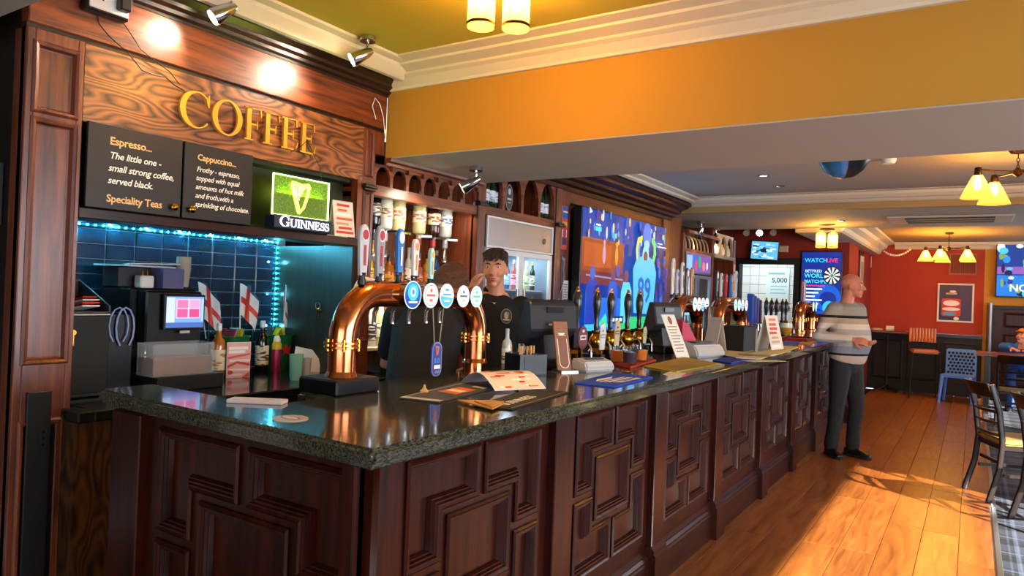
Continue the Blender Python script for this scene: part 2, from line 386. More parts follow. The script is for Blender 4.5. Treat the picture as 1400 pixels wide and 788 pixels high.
CP = [(0, 0), (.02, 0), (.025, .015), (.06, .05), (.085, .062), (.085, .075), (.16, .092), (.165, .104), (.24, .11), (.24, .12), (0, .12)]
cornice('trim_4', CP, (-3.0, 3.17, 2.64), (0, -1, 0), (0, 0, 1), (6.6, 0, 0), PAINT_CREAM, 'stepped cream cornice on the ochre beam')
cornice('trim_5', [(0, 0), (.03, 0), (.09, .045), (.1, .06), (.15, .066), (.15, .08), (0, .08)], (-2.86, 1.14, 2.68), (1, 0, 0), (0, 0, 1), (0, 2.03, 0), PAINT_CREAM, 'cream cornice above the coffee station')
cornice('trim_6', [(0, 0), (.02, 0), (.025, .015), (.06, .05), (.085, .055), (.12, .085), (.125, .11), (.18, .115), (.18, .12), (0, .12)], (-2.9, 8.0, 2.50), (0, -1, 0), (0, 0, 1), (6.5, 0, 0), PAINT_CREAM, 'white cornice of the recessed ceiling')
cornice('trim_7', [(0, 0), (.03, .01), (.03, .03), (.09, .04), (.09, .06), (0, .06)], (-2.72, 4.17, 2.56), (1, 0, 0), (0, 0, 1), (0, 3.8, 0), PAINT_CREAM, 'white cornice strip over the television wall')
cornice('trim_8', [(0, 0), (.03, .02), (.05, .07), (.12, .11), (.14, .16), (.24, .18), (.24, .22), (0, .22)], (-1.45, 9.92, 2.40), (1, 0, 0), (0, 0, 1), (0, 4.37, 0), PAINT_CREAM, 'cream cornice running to the far wall')
cornice('trim_9', [(0, 0), (.03, .02), (.05, .05), (.1, .08), (.12, .12), (0, .12)], (-1.2, 14.3, 2.49), (0, -1, 0), (0, 0, 1), (4.8, 0, 0), PAINT_CREAM, 'cream cornice on the far wall')
# ---- walls
struct('wall_left', G().box(-4.5, -4.4, -2.6, 14.3, 0, 2.86), BLACKPAINT, label='dark wall behind the back bar')
struct('wall_partition', G().box(-4.4, -3.04, 1.232, 1.29, 0, 2.76), mat('black_side_panel', '#120c0a', .45), label='black side wall of the coffee station')
dw = struct('wall_door', G().box(-4.4, -3.17, 11.6, 11.75, 0, 2.7).box(-2.33, -1.57, 11.6, 11.75, 0, 2.7).box(-3.17, -2.33, 11.6, 11.75, 2.07, 2.7), PAINT_RED2, label='maroon wall around the kitchen doorway')
struct('trim_10', G().box(-3.25, -3.165, 11.55, 11.77, 0, 2.16).box(-2.335, -2.25, 11.55, 11.77, 0, 2.16).box(-3.165, -2.335, 11.55, 11.77, 2.065, 2.16), BLACKPAINT, .004, 'black door frame')
struct('wall_jog', G().box(-1.72, -1.57, 11.75, 14.3, 0, 2.45), PAINT_RED2, label='maroon side wall near the far corner')
struct('wall_far', G().box(-1.57, .14, 14.3, 14.4, 1.04, 2.62), PAINT_RED, label='red far wall')
struct('wall_far.001', G().box(.14, 3.6, 14.3, 14.4, 0, 2.62), PAINT_OCHRE, label='ochre wall behind the far television')
dd = struct('trim_11', G().box(-1.57, .14, 14.27, 14.4, 0, 1.0), BLACKPAINT, label='black dado panelling under the red wall')
G().box(-1.57, .14, 14.24, 14.27, .98, 1.04).build('dado_rail', DARKWOOD, dd, bevel=.004)
for k in range(3): G().ring(rect(-1.5+k*.54, .2, -1.02+k*.54, .9), [(0, 0), (0, .012), (.02, .015), (.035, 0)], (0, 14.27, 0), (1, 0, 0), (0, 0, 1), (0, -1, 0)).build('moulding', BLACKPAINT, dd)
wd2 = struct('trim_12', G().box(.19, 3.6, 14.24, 14.3, 0, 1.55), BARWOOD_Z, label='dark wood panelling under the far television')
G().box(.19, 3.6, 14.2, 14.24, 1.5, 1.56).build('dado_rail', BARWOOD_X, wd2, bevel=.004)
for k in range(4):
    for z0, z1 in ((1.2, 1.45), (.25, 1.1)):
        G().ring(rect(.42+k*.62, z0, .98+k*.62, z1), [(0, 0), (0, .014), (.02, .018), (.04, 0)], (0, 14.24, 0), (1, 0, 0), (0, 0, 1), (0, -1, 0)).build('moulding', BARWOOD_Z, wd2)
struct('trim_13', G().cyl((.235, 14.15, 0), (.235, 14.15, 1.58), .035, n=16).cyl((.235, 14.15, 1.56), (.235, 14.15, 1.6), .05), STEEL, label='steel post in the far corner')
# right and rear walls with their windows (behind the photographer and to the right)
def wall_with_windows(name, along, pos, span, wins, m):
    g = G(); a0, a1 = span
    def bx(s0, s1, z0, z1):
        if s1 - s0 < .001: return
        if along == 'Y': g.box(pos, pos+.15, s0, s1, z0, z1)
        else: g.box(s0, s1, pos-.15, pos, z0, z1)
    cur = a0
    for (s0, s1, z0, z1) in wins:
        bx(cur, s0, 0, 2.86); bx(s0, s1, 0, z0); bx(s0, s1, z1, 2.86); cur = s1
    bx(cur, a1, 0, 2.86); return struct(name, g, m)
wall_with_windows('wall_right', 'Y', 3.6, (-2.6, 14.3), [(0, 4.83, .75, 2.2), (9.1, 12.1, .75, 1.75)], PAINT_OCHRE)
wall_with_windows('wall_back', 'X', -2.6, (-4.4, 3.6), [(-1.6, 2.8, .8, 2.4)], PAINT_OCHRE)
def window(name, along, pos, s0, s1, z0, z1, n):
    g = G(); w = .05
    def bx(gg, a, b_, c, d, t0, t1):
        if along == 'Y': gg.box(pos+t0, pos+t1, a, b_, c, d)
        else: gg.box(a, b_, pos-t1, pos-t0, c, d)
    bx(g, s0, s1, z0, z0+w, .04, .1); bx(g, s0, s1, z1-.03, z1, .04, .1); bx(g, s0, s0+w, z0, z1, .04, .1); bx(g, s1-w, s1, z0, z1, .04, .1)
    o = struct(name, g, DARKWOOD)
    for k in range(n):
        p = G(); bx(p, s0+(s1-s0)*k/n+.004, s0+(s1-s0)*(k+1)/n-.004, z0+.02, z1-.02, .068, .074); p.build('pane', WINGLASS, o)
window('window_1', 'Y', 3.6, 0, 4.83, .75, 2.2, 3); window('window_2', 'Y', 3.6, 9.1, 12.1, .75, 1.75, 2); window('window_3', 'X', -2.6, -1.6, 2.8, .8, 2.4, 3)
# ---- tiled room through the doorway
TW = mat('white_glazed_tile', '#eef2f0', .15, coat=.5)
tr = struct('wall_kitchen', G().box(-4.4, -1.75, 13.3, 13.4, 0, 2.6), mat('pale_grout', '#6a787c', .8), label='white tiled wall seen through the doorway')
tm = G().box(.003, .157, -.008, 0, .003, .157).mesh('tile', .002); tm.materials.append(TW)
for i in range(9):
    for j in range(13): link('tile', tm, tr, (-3.92+i*.16, 13.3, .5+j*.16))
struct('ceiling.004', G().box(-4.4, -1.75, 11.75, 13.4, 2.55, 2.6), WHITE, label='white kitchen ceiling')
light('kitchen_light', 'AREA', (-3.1, 12.5, 2.5), 17, (.86, .97, 1), (0, .3, -1), shape='RECTANGLE', size=1, size_y=.6)
# ================================================================ BAR
m, N, L, b = newmat('granite')
tc = N.new('ShaderNodeTexCoord'); n1 = N.new('ShaderNodeTexNoise'); n1.inputs['Scale'].default_value = 150; n1.inputs['Detail'].default_value = 5
n2 = N.new('ShaderNodeTexVoronoi'); n2.inputs['Scale'].default_value = 260
mpg = N.new('ShaderNodeMapping'); mpg.inputs['Scale'].default_value = (1, .45, 1); L.new(tc.outputs['Object'], mpg.inputs[0])
L.new(mpg.outputs[0], n1.inputs['Vector']); L.new(mpg.outputs[0], n2.inputs['Vector'])
mg = N.new('ShaderNodeMath'); mg.operation = 'MULTIPLY_ADD'; mg.inputs[1].default_value = .35; L.new(n2.outputs['Distance'], mg.inputs[0]); L.new(n1.outputs['Fac'], mg.inputs[2])
rp = N.new('ShaderNodeValToRGB'); e = rp.color_ramp.elements; e[0].position = .4; e[0].color = srgb('#0d1210'); e[1].position = .8; e[1].color = srgb('#504a38')
q = e.new(.58); q.color = srgb('#22261f')
L.new(mg.outputs[0], rp.inputs[0]); L.new(rp.outputs[0], b.inputs['Base Color']); b.inputs['Roughness'].default_value = .12; b.inputs['Coat Weight'].default_value = .35; b.inputs['Coat Roughness'].default_value = .05
GRANITE = m
BAR = T('bar_counter', 'dark carved wooden bar front with pinwheel panels and pilasters', 'bar counter', (-1.7, 1.3, 0))
FX, FY = -1.335, 1.345           # face planes of the long front and of the short return
wbuild(G().box(-1.98, FX-.03, 1.78, 11.05, .0, 1.017).box(-1.86, FX-.03, FY+.03, 1.78, 0, 1.017).box(-2.45, -1.86, FY+.03, 1.46, 0, 1.017), 'carcass', BARWOOD_Y, BAR)
PAT = [[(.02, .02), (.46, .02), (.46, .23), (.20, .23), (.20, .46), (.02, .46)],
       [(.54, .02), (.98, .02), (.98, .44), (.80, .44), (.80, .23), (.54, .23)],
       [(.28, .31), (.72, .31), (.72, .67), (.28, .67)],
       [(.80, .53), (.98, .53), (.98, .98), (.54, .98), (.54, .76), (.80, .76)],
       [(.02, .55), (.20, .55), (.20, .75), (.46, .75), (.46, .98), (.02, .98)]]
MOULD = [(-.016, 0), (-.016, .008), (-.009, .014), (-.002, .010), (.003, .010), (.007, .003), (.012, .003), (.016, -.006), (.020, -.006), (.026, -.021)]
BL = V3((-1.7, 1.3, 0))
def section(o, u, nrm, w, z0, z1, wm):
    """one carved panel; u runs to the right seen from the front"""
    o = V3(o)-BL; u = V3(u); v = V3((0, 0, 1)); nrm = V3(nrm); H = z1-z0
    polys = [[(x*w, z1-y*H) for x, y in p] for p in PAT]
    holed_slab('panel_frame', rect(-.075, .2, w+.075, 1.017), [p[::-1] for p in polys], .024, wm, BAR, o-nrm*.012, u, v)
    for p in polys:
        G().prism([(x, z) for x, z in p], o-nrm*.028, u, v, nrm*.006).build('panel', BARWOOD_Z, BAR)
        G().ring(p, MOULD, o, u, v, nrm).build('moulding', BARWOOD_Z, BAR)
PIL = [1.40, 2.43, 3.445, 4.455, 5.575, 6.65, 7.71, 8.77, 9.83, 10.97]
for i, (a, c) in enumerate(zip(PIL[:-1], PIL[1:])):
    section((FX, a+.145, 0), (0, 1, 0), (1, 0, 0), c-a-.29, .30, .975, BARWOOD_Z)
for i, y in enumerate(PIL):
    hw = .075
    wbuild(G().box(FX-.03, FX+.035, y-hw, y+hw, .22, 1.017), 'pilaster', BARWOOD_Z, BAR, bevel=.004)
    wbuild(G().prism([(0, 0), (.059, 0), (.059, .19), (.05, .2), (.05, .215), (.035, .235), (0, .235)], (FX, y-hw-.01, 0), (1, 0, 0), (0, 0, 1), (0, 2*hw+.02, 0)), 'pilaster_base', BARWOOD_Z, BAR)
SK = [(0, 0), (.03, 0), (.03, .15), (.026, .16), (.026, .17), (.018, .185), (.018, .195), (.006, .21), (.006, .222), (0, .225)]
for a, c in zip(PIL[:-1], PIL[1:]):
    wbuild(G().prism(SK, (FX-.004, a+.08, 0), (1, 0, 0), (0, 0, 1), (0, c-a-.16, 0)), 'skirting', BARWOOD_Y, BAR)
# short return facing the photographer: u runs +x
section((-2.215, FY, 0), (1, 0, 0), (0, -1, 0), .87, .30, .985, BARWOOD_Z)
wbuild(G().prism(SK, (-2.31, FY+.004, 0), (0, -1, 0), (0, 0, 1), (1.04, 0, 0)), 'skirting', BARWOOD_X, BAR)
wbuild(G().box(-2.46, -2.29, FY-.03, FY+.12, 0, 1.017), 'end_post', BARWOOD_Z, BAR, bevel=.004)
wbuild(G().box(-1.345, FX+.035, FY-.035, PIL[0], 0, 1.017), 'corner_post', BARWOOD_Z, BAR, bevel=.004)
# granite top, one slab
TOP = T('granite_countertop', 'dark speckled polished granite bar top with a rounded edge', 'countertop', (-1.7, 1.3, 1.035))
poly = [(-1.19, 1.255), (-1.19, 11.15), (-2.05, 11.15), (-2.05, 1.75), (-1.88, 1.75), (-1.88, 1.5), (-2.53, 1.5), (-2.53, 1.297)]
wbuild(G().prism(poly, (0, 0, 1.035), (1, 0, 0), (0, 1, 0), (0, 0, .045)), 'slab', GRANITE, TOP, bevel=.012, seg=3, smooth=True)
wbuild(G().prism([(-1.225, 1.29), (-1.225, 11.12), (-2.02, 11.12), (-2.02, 1.78), (-1.9, 1.78), (-1.9, 1.48), (-2.5, 1.48), (-2.5, 1.33)], (0, 0, 1.018), (1, 0, 0), (0, 1, 0), (0, 0, .02)), 'lower_lip', GRANITE, TOP, bevel=.004)
# ================================================================ COFFEE STATION
CS = T('coffee_station', 'tall dark wood coffee station with gold lettering and tiled niche', 'coffee station', (-3.0, 1.23, 0))
XF = -3.0
def cs(g, name, m, **k): return wbuild(g, name, m, CS, **k)
# left pilaster with panels
cs(G().box(XF-.1, XF-.02, 1.23, 1.437, 0, 2.40), 'pilaster', BACK_Z)
def framed(name, y0, y1, z0, z1, x=XF, m=BACK_Z, inner=None, par=None):
    p = par or CS; Lc = CS.location
    fr = G().ring(rect(y0, z0, y1, z1), [(0, -.025), (0, .004), (.008, .012), (.018, .008), (.024, -.012), (.03, -.014)], (x-Lc.x, -Lc.y, -Lc.z), (0, 1, 0), (0, 0, 1), (1, 0, 0)).build('moulding', m, CS)
    if inner: cs(G().box(x-.03, x-.015, y0+.025, y1-.025, z0+.025, z1-.025), 'panel', inner)
cs(G().box(XF-.05, XF, 1.23, 1.258, 0, 2.40).box(XF-.05, XF, 1.412, 1.437, 0, 2.40).box(XF-.05, XF, 1.258, 1.412, 2.345, 2.40).box(XF-.05, XF, 1.258, 1.412, 2.055, 2.09).box(XF-.05, XF, 1.258, 1.412, .9, 1.13).box(XF-.05, XF, 1.258, 1.412, 0, .12), 'pilaster_frame', BACK_Z, bevel=.003)
framed('p', 1.25, 1.42, 2.08, 2.355, inner=BACK_Z); framed('p', 1.25, 1.42, 1.12, 2.065, inner=BACK_Z); framed('p', 1.25, 1.42, .11, .91, inner=DARKWOOD)
# black flap board on the lower pilaster with its steel hinge
fb = cs(G().box(XF, XF+.018, 1.275, 1.36, .05, 1.02), 'flap_board', BLACKPAINT, bevel=.003)
hg = G().box(.018, .022, .118, .148, .80, .88).build('hinge', BLACKMATT, fb, (XF-CS.location.x, 1.2-1.23, 0), bevel=.001)
for z in (.815, .84, .865): G().cyl((.022, .133, z), (.0235, .133, z), .005, n=10).build('screw', CHROME, fb, (XF-CS.location.x, 1.2-1.23, 0))
# header
cs(G().box(XF-.06, XF, 1.437, 2.985, 2.085, 2.395), 'header_board', BOARD)
cs(G().box(XF-.06, XF-.012, 1.23, 3.165, 2.395, 2.42), 'groove', DARKWOOD)
cs(G().box(XF-.06, XF+.006, 1.23, 3.165, 2.415, 2.66), 'top_board', BACK_Y, bevel=.004)
cs(G().prism([(0, 0), (.012, 0), (.012, .012), (.03, .02), (.035, .035), (.06, .045), (.065, .06), (.1, .08), (.105, .1), (.12, .105), (.12, .15), (0, .15)], (XF, 1.23, 2.61), (1, 0, 0), (0, 0, 1), (0, 1.935, 0)), 'cornice', DARKWOOD)
cs(G().box(XF-.06, XF, 2.985, 3.085, 0, 2.395).box(XF-.06, XF-.005, 3.085, 3.165, 2.26, 2.395), 'end_pilaster', BACK_Z)
framed('p', 3.0, 3.07, 2.11, 2.385, m=BACK_Z); framed('p', 2.995, 3.075, 1.15, 2.03, m=BACK_Z)
cs(G().box(XF, XF+.035, 2.985, 3.085, 2.045, 2.06).box(XF, XF+.025, 2.99, 3.08, 2.03, 2.045).box(XF, XF+.028, 2.99, 3.08, 2.06, 2.07), 'capital', DARKWOOD, bevel=.003)
# ledge under the doors, shelf box
cs(G().box(XF-.17, XF+.006, 1.437, 2.985, 1.70, 1.742), 'ledge', BARWOOD_Y, bevel=.003)
cs(G().box(XF-.17, XF-.155, 1.437, 2.985, 1.742, 2.085).box(XF-.17, XF-.06, 1.437, 2.985, 2.07, 2.085).box(XF-.155, XF-.01, 2.225, 2.232, 1.742, 2.085), 'shelf_box', mat('shelf_green', '#2e3312', .6))
cs(G().box(XF-.05, XF, 2.952, 2.985, 1.742, 2.085), 'stile', BACK_Z)
# cupboard doors that carry the drinks lettering
DOORB = mat('black_board', '#16110f', .42, bump=.02)
GOLDT, CREAMT = '#e9b36a', '#f3ead8'
def menu_door(y0, y1, lines, ky):
    d = cs(G().box(XF+.004, XF+.024, y0, y1, 1.745, 2.088), 'door', DOORB, bevel=.002)
    sh = [(c, 't', s, x, z, sz, dict(shear=sr, bold=bo, sp=.95)) for (s, x, z, sz, c, sr, bo) in [(l[0], l[1], l[2], l[3]*.86)+tuple(l[4:]) for l in lines]]
    for q in sh: printed('text_line', [q], PRINT, d, (.0245, y0-1.23, 1.745), (0, 1, 0), (0, 0, 1))
    k = G().lathe([(.006, 0), (.006, .01), (.014, .014), (.016, .022), (.01, .028), (0, .03)], (.024, ky-1.23, 1.785), 14, 'X').build('knob', BRASS, d, smooth=True)
menu_door(1.449, 1.853, [('Espresso...', .085, .265, .052, GOLDT, 0, .02), ('The little one -', .085, .208, .045, CREAMT, .25, .014), ('small strong coffee,', .082, .157, .045, CREAMT, .25, .014),
    ('served black.', .082, .106, .045, CREAMT, .25, .014), ('Speciality Teas', .08, .03, .05, GOLDT, 0, .02)], 1.815)
menu_door(1.863, 2.222, [('Cappuccino...', .062, .27, .046, GOLDT, 0, .02), ('Frothy - espresso,', .06, .218, .038, CREAMT, .25, .012), ('topped with equal', .058, .178, .038, CREAMT, .25, .012),
    ('amounts of hot milk', .058, .138, .038, CREAMT, .25, .012), ('and froth,with a', .058, .098, .038, CREAMT, .25, .012), ('sprinkling of chocolate.', .058, .058, .038, CREAMT, .25, .012)], 1.90)
# gold serif letters, each one a solid plate
def arc_pts(cx, cy, rx, ry, a0, a1, n=28): return [(cx+rx*math.cos(math.radians(a0+(a1-a0)*i/n)), cy+ry*math.sin(math.radians(a0+(a1-a0)*i/n))) for i in range(n+1)]
def serif_glyph(ch):
    """list of polygons in a cell one unit high, and the advance"""
    st, th = .15, .055
    if ch in 'FE':
        P = [rect(.08, 0, .08+st, 1), rect(0, 0, .32, .04), rect(0, .96, .58, 1), rect(.2, .5-th/2, .46, .5+th/2)]
        P += [[(.58, 1), (.53, 1), (.40, .96), (.54, .96), (.57, .76), (.60, .76)], [(.44, .37), (.47, .37), (.47, .63), (.44, .63), (.42, .53), (.42, .47)]]
        if ch == 'E': P += [rect(0, 0, .6, .045), [(.60, 0), (.66, .27), (.63, .27), (.56, .05), (.40, .04), (.5, 0)]]
        return P, .74 if ch == 'E' else .68
    if ch == 'I': return [rect(.08, 0, .08+st, 1), rect(0, 0, .31, .04), rect(0, .96, .31, 1)], .38
    if ch in 'CGO':
        if ch == 'O':
            o = arc_pts(.5, .5, .5, .53, 0, 360, 40)[:-1]; i = arc_pts(.5, .5, .335, .485, 0, 360, 40)[:-1]
            return [[o[k], o[(k+1) % 40], i[(k+1) % 40], i[k]] for k in range(40)], 1.08
        o = arc_pts(.5, .5, .5, .53, 42, 318, 36); i = arc_pts(.545, .5, .375, .485, 38, 322, 36)
        P = [[o[k], o[k+1], i[k+1], i[k]] for k in range(36)]
        P += [[(.87, .64), (.90, .64), (.90, 1.0), (.87, 1.0), (.82, .86), (.80, .80)]]
        if ch == 'C': return P, 1.0
        P += [rect(.74, .02, .89, .42), rect(.64, .39, .97, .43)]; return P, 1.06
    if ch == 'U':
        o = arc_pts(.44, .33, .36, .35, 180, 360, 16); i = arc_pts(.46, .33, .24, .29, 180, 360, 16)
        P = [[o[k], o[k+1], i[k+1], i[k]] for k in range(16)]
        return P+[rect(.08, .33, .22, 1), rect(.70, .33, .79, 1), rect(0, .96, .31, 1), rect(.60, .96, .9, 1)], .96
    if ch == 'N': return [rect(.1, 0, .16, 1), rect(.74, 0, .80, 1), [(.06, 1), (.24, 1), (.80, .0), (.72, 0)], rect(0, 0, .28, .04), rect(0, .96, .2, 1), rect(.62, .96, .92, 1)], .98
    if ch == 'S':
        pts = []; 
        for k in range(25):
            t = k/24; a = math.radians(40+460*t) if t < .5 else math.radians(155-230*(t-.5)-0)
            if t < .5: pts.append((.31+.22*math.cos(a), .74+.22*math.sin(a)))
            else: pts.append((.31+.25*math.cos(math.radians(90-460*(t-.5))), .27+.25*math.sin(math.radians(90-460*(t-.5)))))
        P = []
        for k in range(24):
            (x0, y0), (x1, y1) = pts[k], pts[k+1]; l = math.hypot(x1-x0, y1-y0) or 1e-6; nx, ny = -(y1-y0)/l, (x1-x0)/l
            def hw(q): return .03+.05*math.exp(-((q-12)/5.)**2)
            P.append([(x0+nx*hw(k), y0+ny*hw(k)), (x1+nx*hw(k+1), y1+ny*hw(k+1)), (x1-nx*hw(k+1), y1-ny*hw(k+1)), (x0-nx*hw(k), y0-ny*hw(k))])
        P += [rect(.49, .72, .52, 1.0), rect(.06, .0, .09, .3)]
        return P, .66
def serif_plate(ch, h, depth, o, u, v, w, g=None):
    P, adv = serif_glyph(ch); g = g or G()
    for i, p in enumerate(P): g.prism([(x*h, y*h) for x, y in p], V3(o), u, v, V3(w)*(depth+.0003*(i % 2)))
    return g, adv*h
y, h = 1.825, .158
wid = [serif_glyph(c)[1] for c in 'COFFEE']; tot = sum(wid)*h; kx = (2.612-1.822)/tot
for i, c in enumerate('COFFEE'):
    g, adv = serif_plate(c, h, .014, (XF+.02, y, 2.158+.0*i), (0, kx, 0), (0, 0, 1), (1, 0, 0))
    lt = cs(g, 'letter', GOLD); lt['label'] = 'gold serif letter '+c
    cs(G().cyl((XF, y+.03, 2.2), (XF+.022, y+.03, 2.2), .004, n=8), 'standoff', BRASS)
    y += adv*kx
# ---- niche: tiles, side panels
NB = -3.69
back = cs(G().box(NB-.06, NB, 1.3, 3.02, .90, 1.80), 'niche_back', mat('dark_grout', '#8aa4ac', .8))
TILEM = mat('blue_black_tile', '#11283a', .06, coat=.7, bump=.25, bscale=14)
tm = G().box(0, .008, .0025, .1475, .002, .073).mesh('tile', .003); tm.materials.append(TILEM)
for i in range(11):
    for j in range(11):
        yy = 1.30+i*.15; zz = .955+j*.075
        link('tile', tm, back, (NB-CS.location.x, yy-CS.location.y, zz))
cs(G().box(NB, XF-.02, 2.952, 2.985, .9, 1.70), 'side_panel', wood('green_black_wood', '#0e100c', '#2c2a1e', 'Z', 1, .4, .3))
cs(G().box(NB, XF-.1, 1.29, 1.44, .9, 1.70), 'side_panel', DARKWOOD)
cs(G().box(NB, XF-.17, 1.437, 2.985, 1.748, 1.79), 'niche_top', DARKWOOD)
# cyan light string
LEDM = mat('cyan_led', '#7ff4ff', .3, emit=22, ecol='#22c8e8')
ls = cs(G().box(NB+.008, NB+.014, 1.45, 2.95, 1.718, 1.726).box(NB+.008, NB+.014, 2.94, 2.948, 1.0, 1.726), 'led_strip', mat('led_tape', '#1a5a66', .5))
lm = G().ball((0, 0, 0), .0055, 8, 6).mesh('led', smooth='all'); lm.materials.append(LEDM)
for k in range(40): link('led', lm, ls, (NB+.02+3.0, 1.46+k*.038-1.23, 1.722))
for k in range(22): link('led', lm, ls, (NB+.02+3.0, 2.944-1.23, 1.69-k*.032))
for k in range(8): light('led_light', 'POINT', (NB+.035, 1.55+k*.19, 1.73), 2.0, (.12, .72, 1), shadow_soft_size=.006)
for k in range(3): light('led_light', 'POINT', (NB+.045, 2.92, 1.6-k*.2), .2, (.12, .75, 1), shadow_soft_size=.006)
# back counter
BC = T('back_counter', 'low back counter with black stone top under the coffee station', 'counter', (-3.2, 1.3, 0))
STONE = mat('black_stone', '#141614', .12, coat=.4, var=.5, bscale=80)
wbuild(G().box(NB, -2.83, 1.445, 2.98, .905, .95).box(-3.0, -2.83, 2.98, 3.2, .905, .95).box(-2.97, -2.83, 1.385, 1.445, .905, .95), 'worktop', STONE, BC, bevel=.006)
wbuild(G().box(-2.96, -2.86, 1.39, 3.2, 0, .904), 'front_panel', wood('rippled_oak', '#1a0d05', '#5a3413', 'Z', 1.6, .4, .2, 10, figure=2.4), BC)
# ================================================================ BOTTLES (shared shapes)
def gl(name, c, rough=.06): return mat('glass_'+name, c, rough, coat=.5, trans=.35)
GL = {k: gl(k, c) for k, c in dict(clear='#cfd8d8', amber='#c8741a', green='#143a1c', brown='#3a1a0a', gold='#d8a83a', rose='#c86a5a', red='#8a1a1a', dark='#0c0a0c', blue='#2a5a9a', pale='#d8d4a0').items()}
CAPC = {k: mat('cap_'+k, c, .3, coat=.3) for k, c in dict(black='#111111', gold='#c09a3a', red='#a01818', white='#e0e0e0', silver='#a0a4a8', green='#1a5a2a', purple='#4a2a6a').items()}
LABC = {}
def labelmat(base, ink):
    """paper label with a printed band, in object space"""
    key = 'label_'+base+ink
    if key in MATS: return MATS[key]
    m, N, L, b = newmat(key); t = N.new('ShaderNodeTexCoord'); n = N.new('ShaderNodeTexNoise'); n.inputs['Scale'].default_value = 55; n.inputs['Detail'].default_value = 1
    mp = N.new('ShaderNodeMapping'); mp.inputs['Scale'].default_value = (.35, .35, 1.3); L.new(t.outputs['Object'], mp.inputs[0]); L.new(mp.outputs[0], n.inputs['Vector'])
    r = N.new('ShaderNodeValToRGB'); r.color_ramp.interpolation = 'CONSTANT'; r.color_ramp.elements[0].color = col4(base); r.color_ramp.elements[1].position = .56; r.color_ramp.elements[1].color = col4(ink)
    L.new(n.outputs['Fac'], r.inputs[0]); L.new(r.outputs[0], b.inputs['Base Color']); b.inputs['Roughness'].default_value = .5; return m
BPROF = dict(
    spirit=([(.034, 0), (.037, .006), (.037, .175), (.03, .2), (.016, .218), (.0135, .25), (.0135, .27)], (.0145, .252, .29), (.0376, .04, .15)),
    wine=([(.033, 0), (.037, .006), (.037, .18), (.033, .205), (.018, .235), (.0145, .26), (.0145, .295)], (.0155, .25, .31), (.0376, .06, .15)),
    square=([(.036, 0), (.04, .005), (.041, .16), (.036, .178), (.018, .19), (.015, .215), (.015, .232)], (.0175, .21, .25), (.0415, .045, .115)),
    slim=([(.028, 0), (.031, .006), (.031, .2), (.024, .225), (.013, .245), (.012, .3)], (.0135, .285, .325), (.0316, .05, .17)))
_bp = {}
def bottle(kind, loc, label, glass, lab, cap, group, rz=0, scale=1.0, invert=False, name=None, cat='bottle'):
    prof, cp, lb = BPROF[kind]
    if kind not in _bp:
        a = G().lathe(prof, n=16).mesh('glass', smooth=True); a.materials.append(GL['clear'])
        c = G().lathe([(cp[0], cp[1]), (cp[0], cp[2]-.003), (cp[0]-.003, cp[2]), (0, cp[2])], n=14).mesh('cap', smooth=True); c.materials.append(CAPC['black'])
        l = G().tube([(0, 0, lb[1]), (0, 0, lb[2])], lb[0], 18, False).mesh('label', smooth=True); l.materials.append(PAPER)
        _bp[kind] = (a, c, l)
    t = T(name or {'wine': 'wine_bottle'}.get(kind, 'spirit_bottle'), label, cat, loc, rz, group)
    for nm, me, mt in zip(('glass', 'cap', 'label'), _bp[kind], (glass, cap, lab)):
        o = link(nm, me, t); o.material_slots[0].link = 'OBJECT'; o.material_slots[0].material = mt
        if invert: o.rotation_euler = (math.pi, 0, 0); o.location = (0, 0, .29*scale)
        o.scale = (scale,)*3
    return t
def arch(cx, z0, w, h, pointed=True, n=7):
    """closed arch outline (y, z)"""
    a = [(cx-w/2, z0), (cx+w/2, z0)]; hs = h*.35
    for i in range(n+1):
        t = math.pi*i/n/2
        a.append((cx+w/2*math.cos(t)**(1 if not pointed else .9), z0+hs+(h-hs)*math.sin(t)))
    for i in range(n, -1, -1):
        t = math.pi*i/n/2
        if i < n: a.append((cx-w/2*math.cos(t), z0+hs+(h-hs)*math.sin(t)))
    return a
# ================================================================ BOTTLE BACK BAR
BB = T('back_bar', 'dark wood back bar with arched wine rack over the spirit bottles', 'back bar', (-3.0, 3.17, 0))
def bb(g, name, m, **k): return wbuild(g, name, m, BB, **k)
bb(G().box(-3.06, -3.0, 3.087, 4.22, 2.012, 2.075), 'shelf_board', BACK_Y, bevel=.003)
bb(G().box(-3.5, -3.06, 3.17, 4.2, 2.03, 2.06), 'shelf', DARKWOOD)
holed_slab('arch_panel', rect(3.09-3.17, 2.075, 4.13-3.17, 2.205), [arch(3.17+i*.148-3.17, 2.078, .122, .115) for i in range(7)], .02, BACK_Y, BB, (-.02, 0, 0), (0, 1, 0), (0, 0, 1))
for i in range(8): bb(G().prism([(0, 0), (.02, 0), (.02, .1), (-.12, .12), (-.26, .02), (-.26, 0)], (-3.06, 3.088+i*.148, 2.075), (1, 0, 0), (0, 0, 1), (0, .016, 0)), 'divider', BACK_Z)
bb(G().box(-3.5, -3.44, 3.17, 4.2, .9, 2.2), 'back_panel', wood('amber_back', '#4a1c08', '#9a4a18', 'Z', 1, .25, .4))
bb(G().prism([(0, 0), (.015, 0), (.02, .015), (.05, .022), (.055, .042), (0, .042)], (-3.005, 3.17, 2.205), (1, 0, 0), (0, 0, 1), (0, .985, 0)), 'cornice', BACK_Y)
for i in range(7): bb(G().box(-3.005, -2.985, 3.235+i*.148-.012, 3.235+i*.148+.012, 2.176, 2.205), 'dentil', BACK_Z)
bb(G().box(-3.5, -3.03, 4.13, 4.2, .9, 2.2), 'side_panel', BACK_Z)
bb(G().box(-3.05, -2.985, 4.13, 4.22, .95, 2.24), 'pilaster', BACK_Z, bevel=.006)
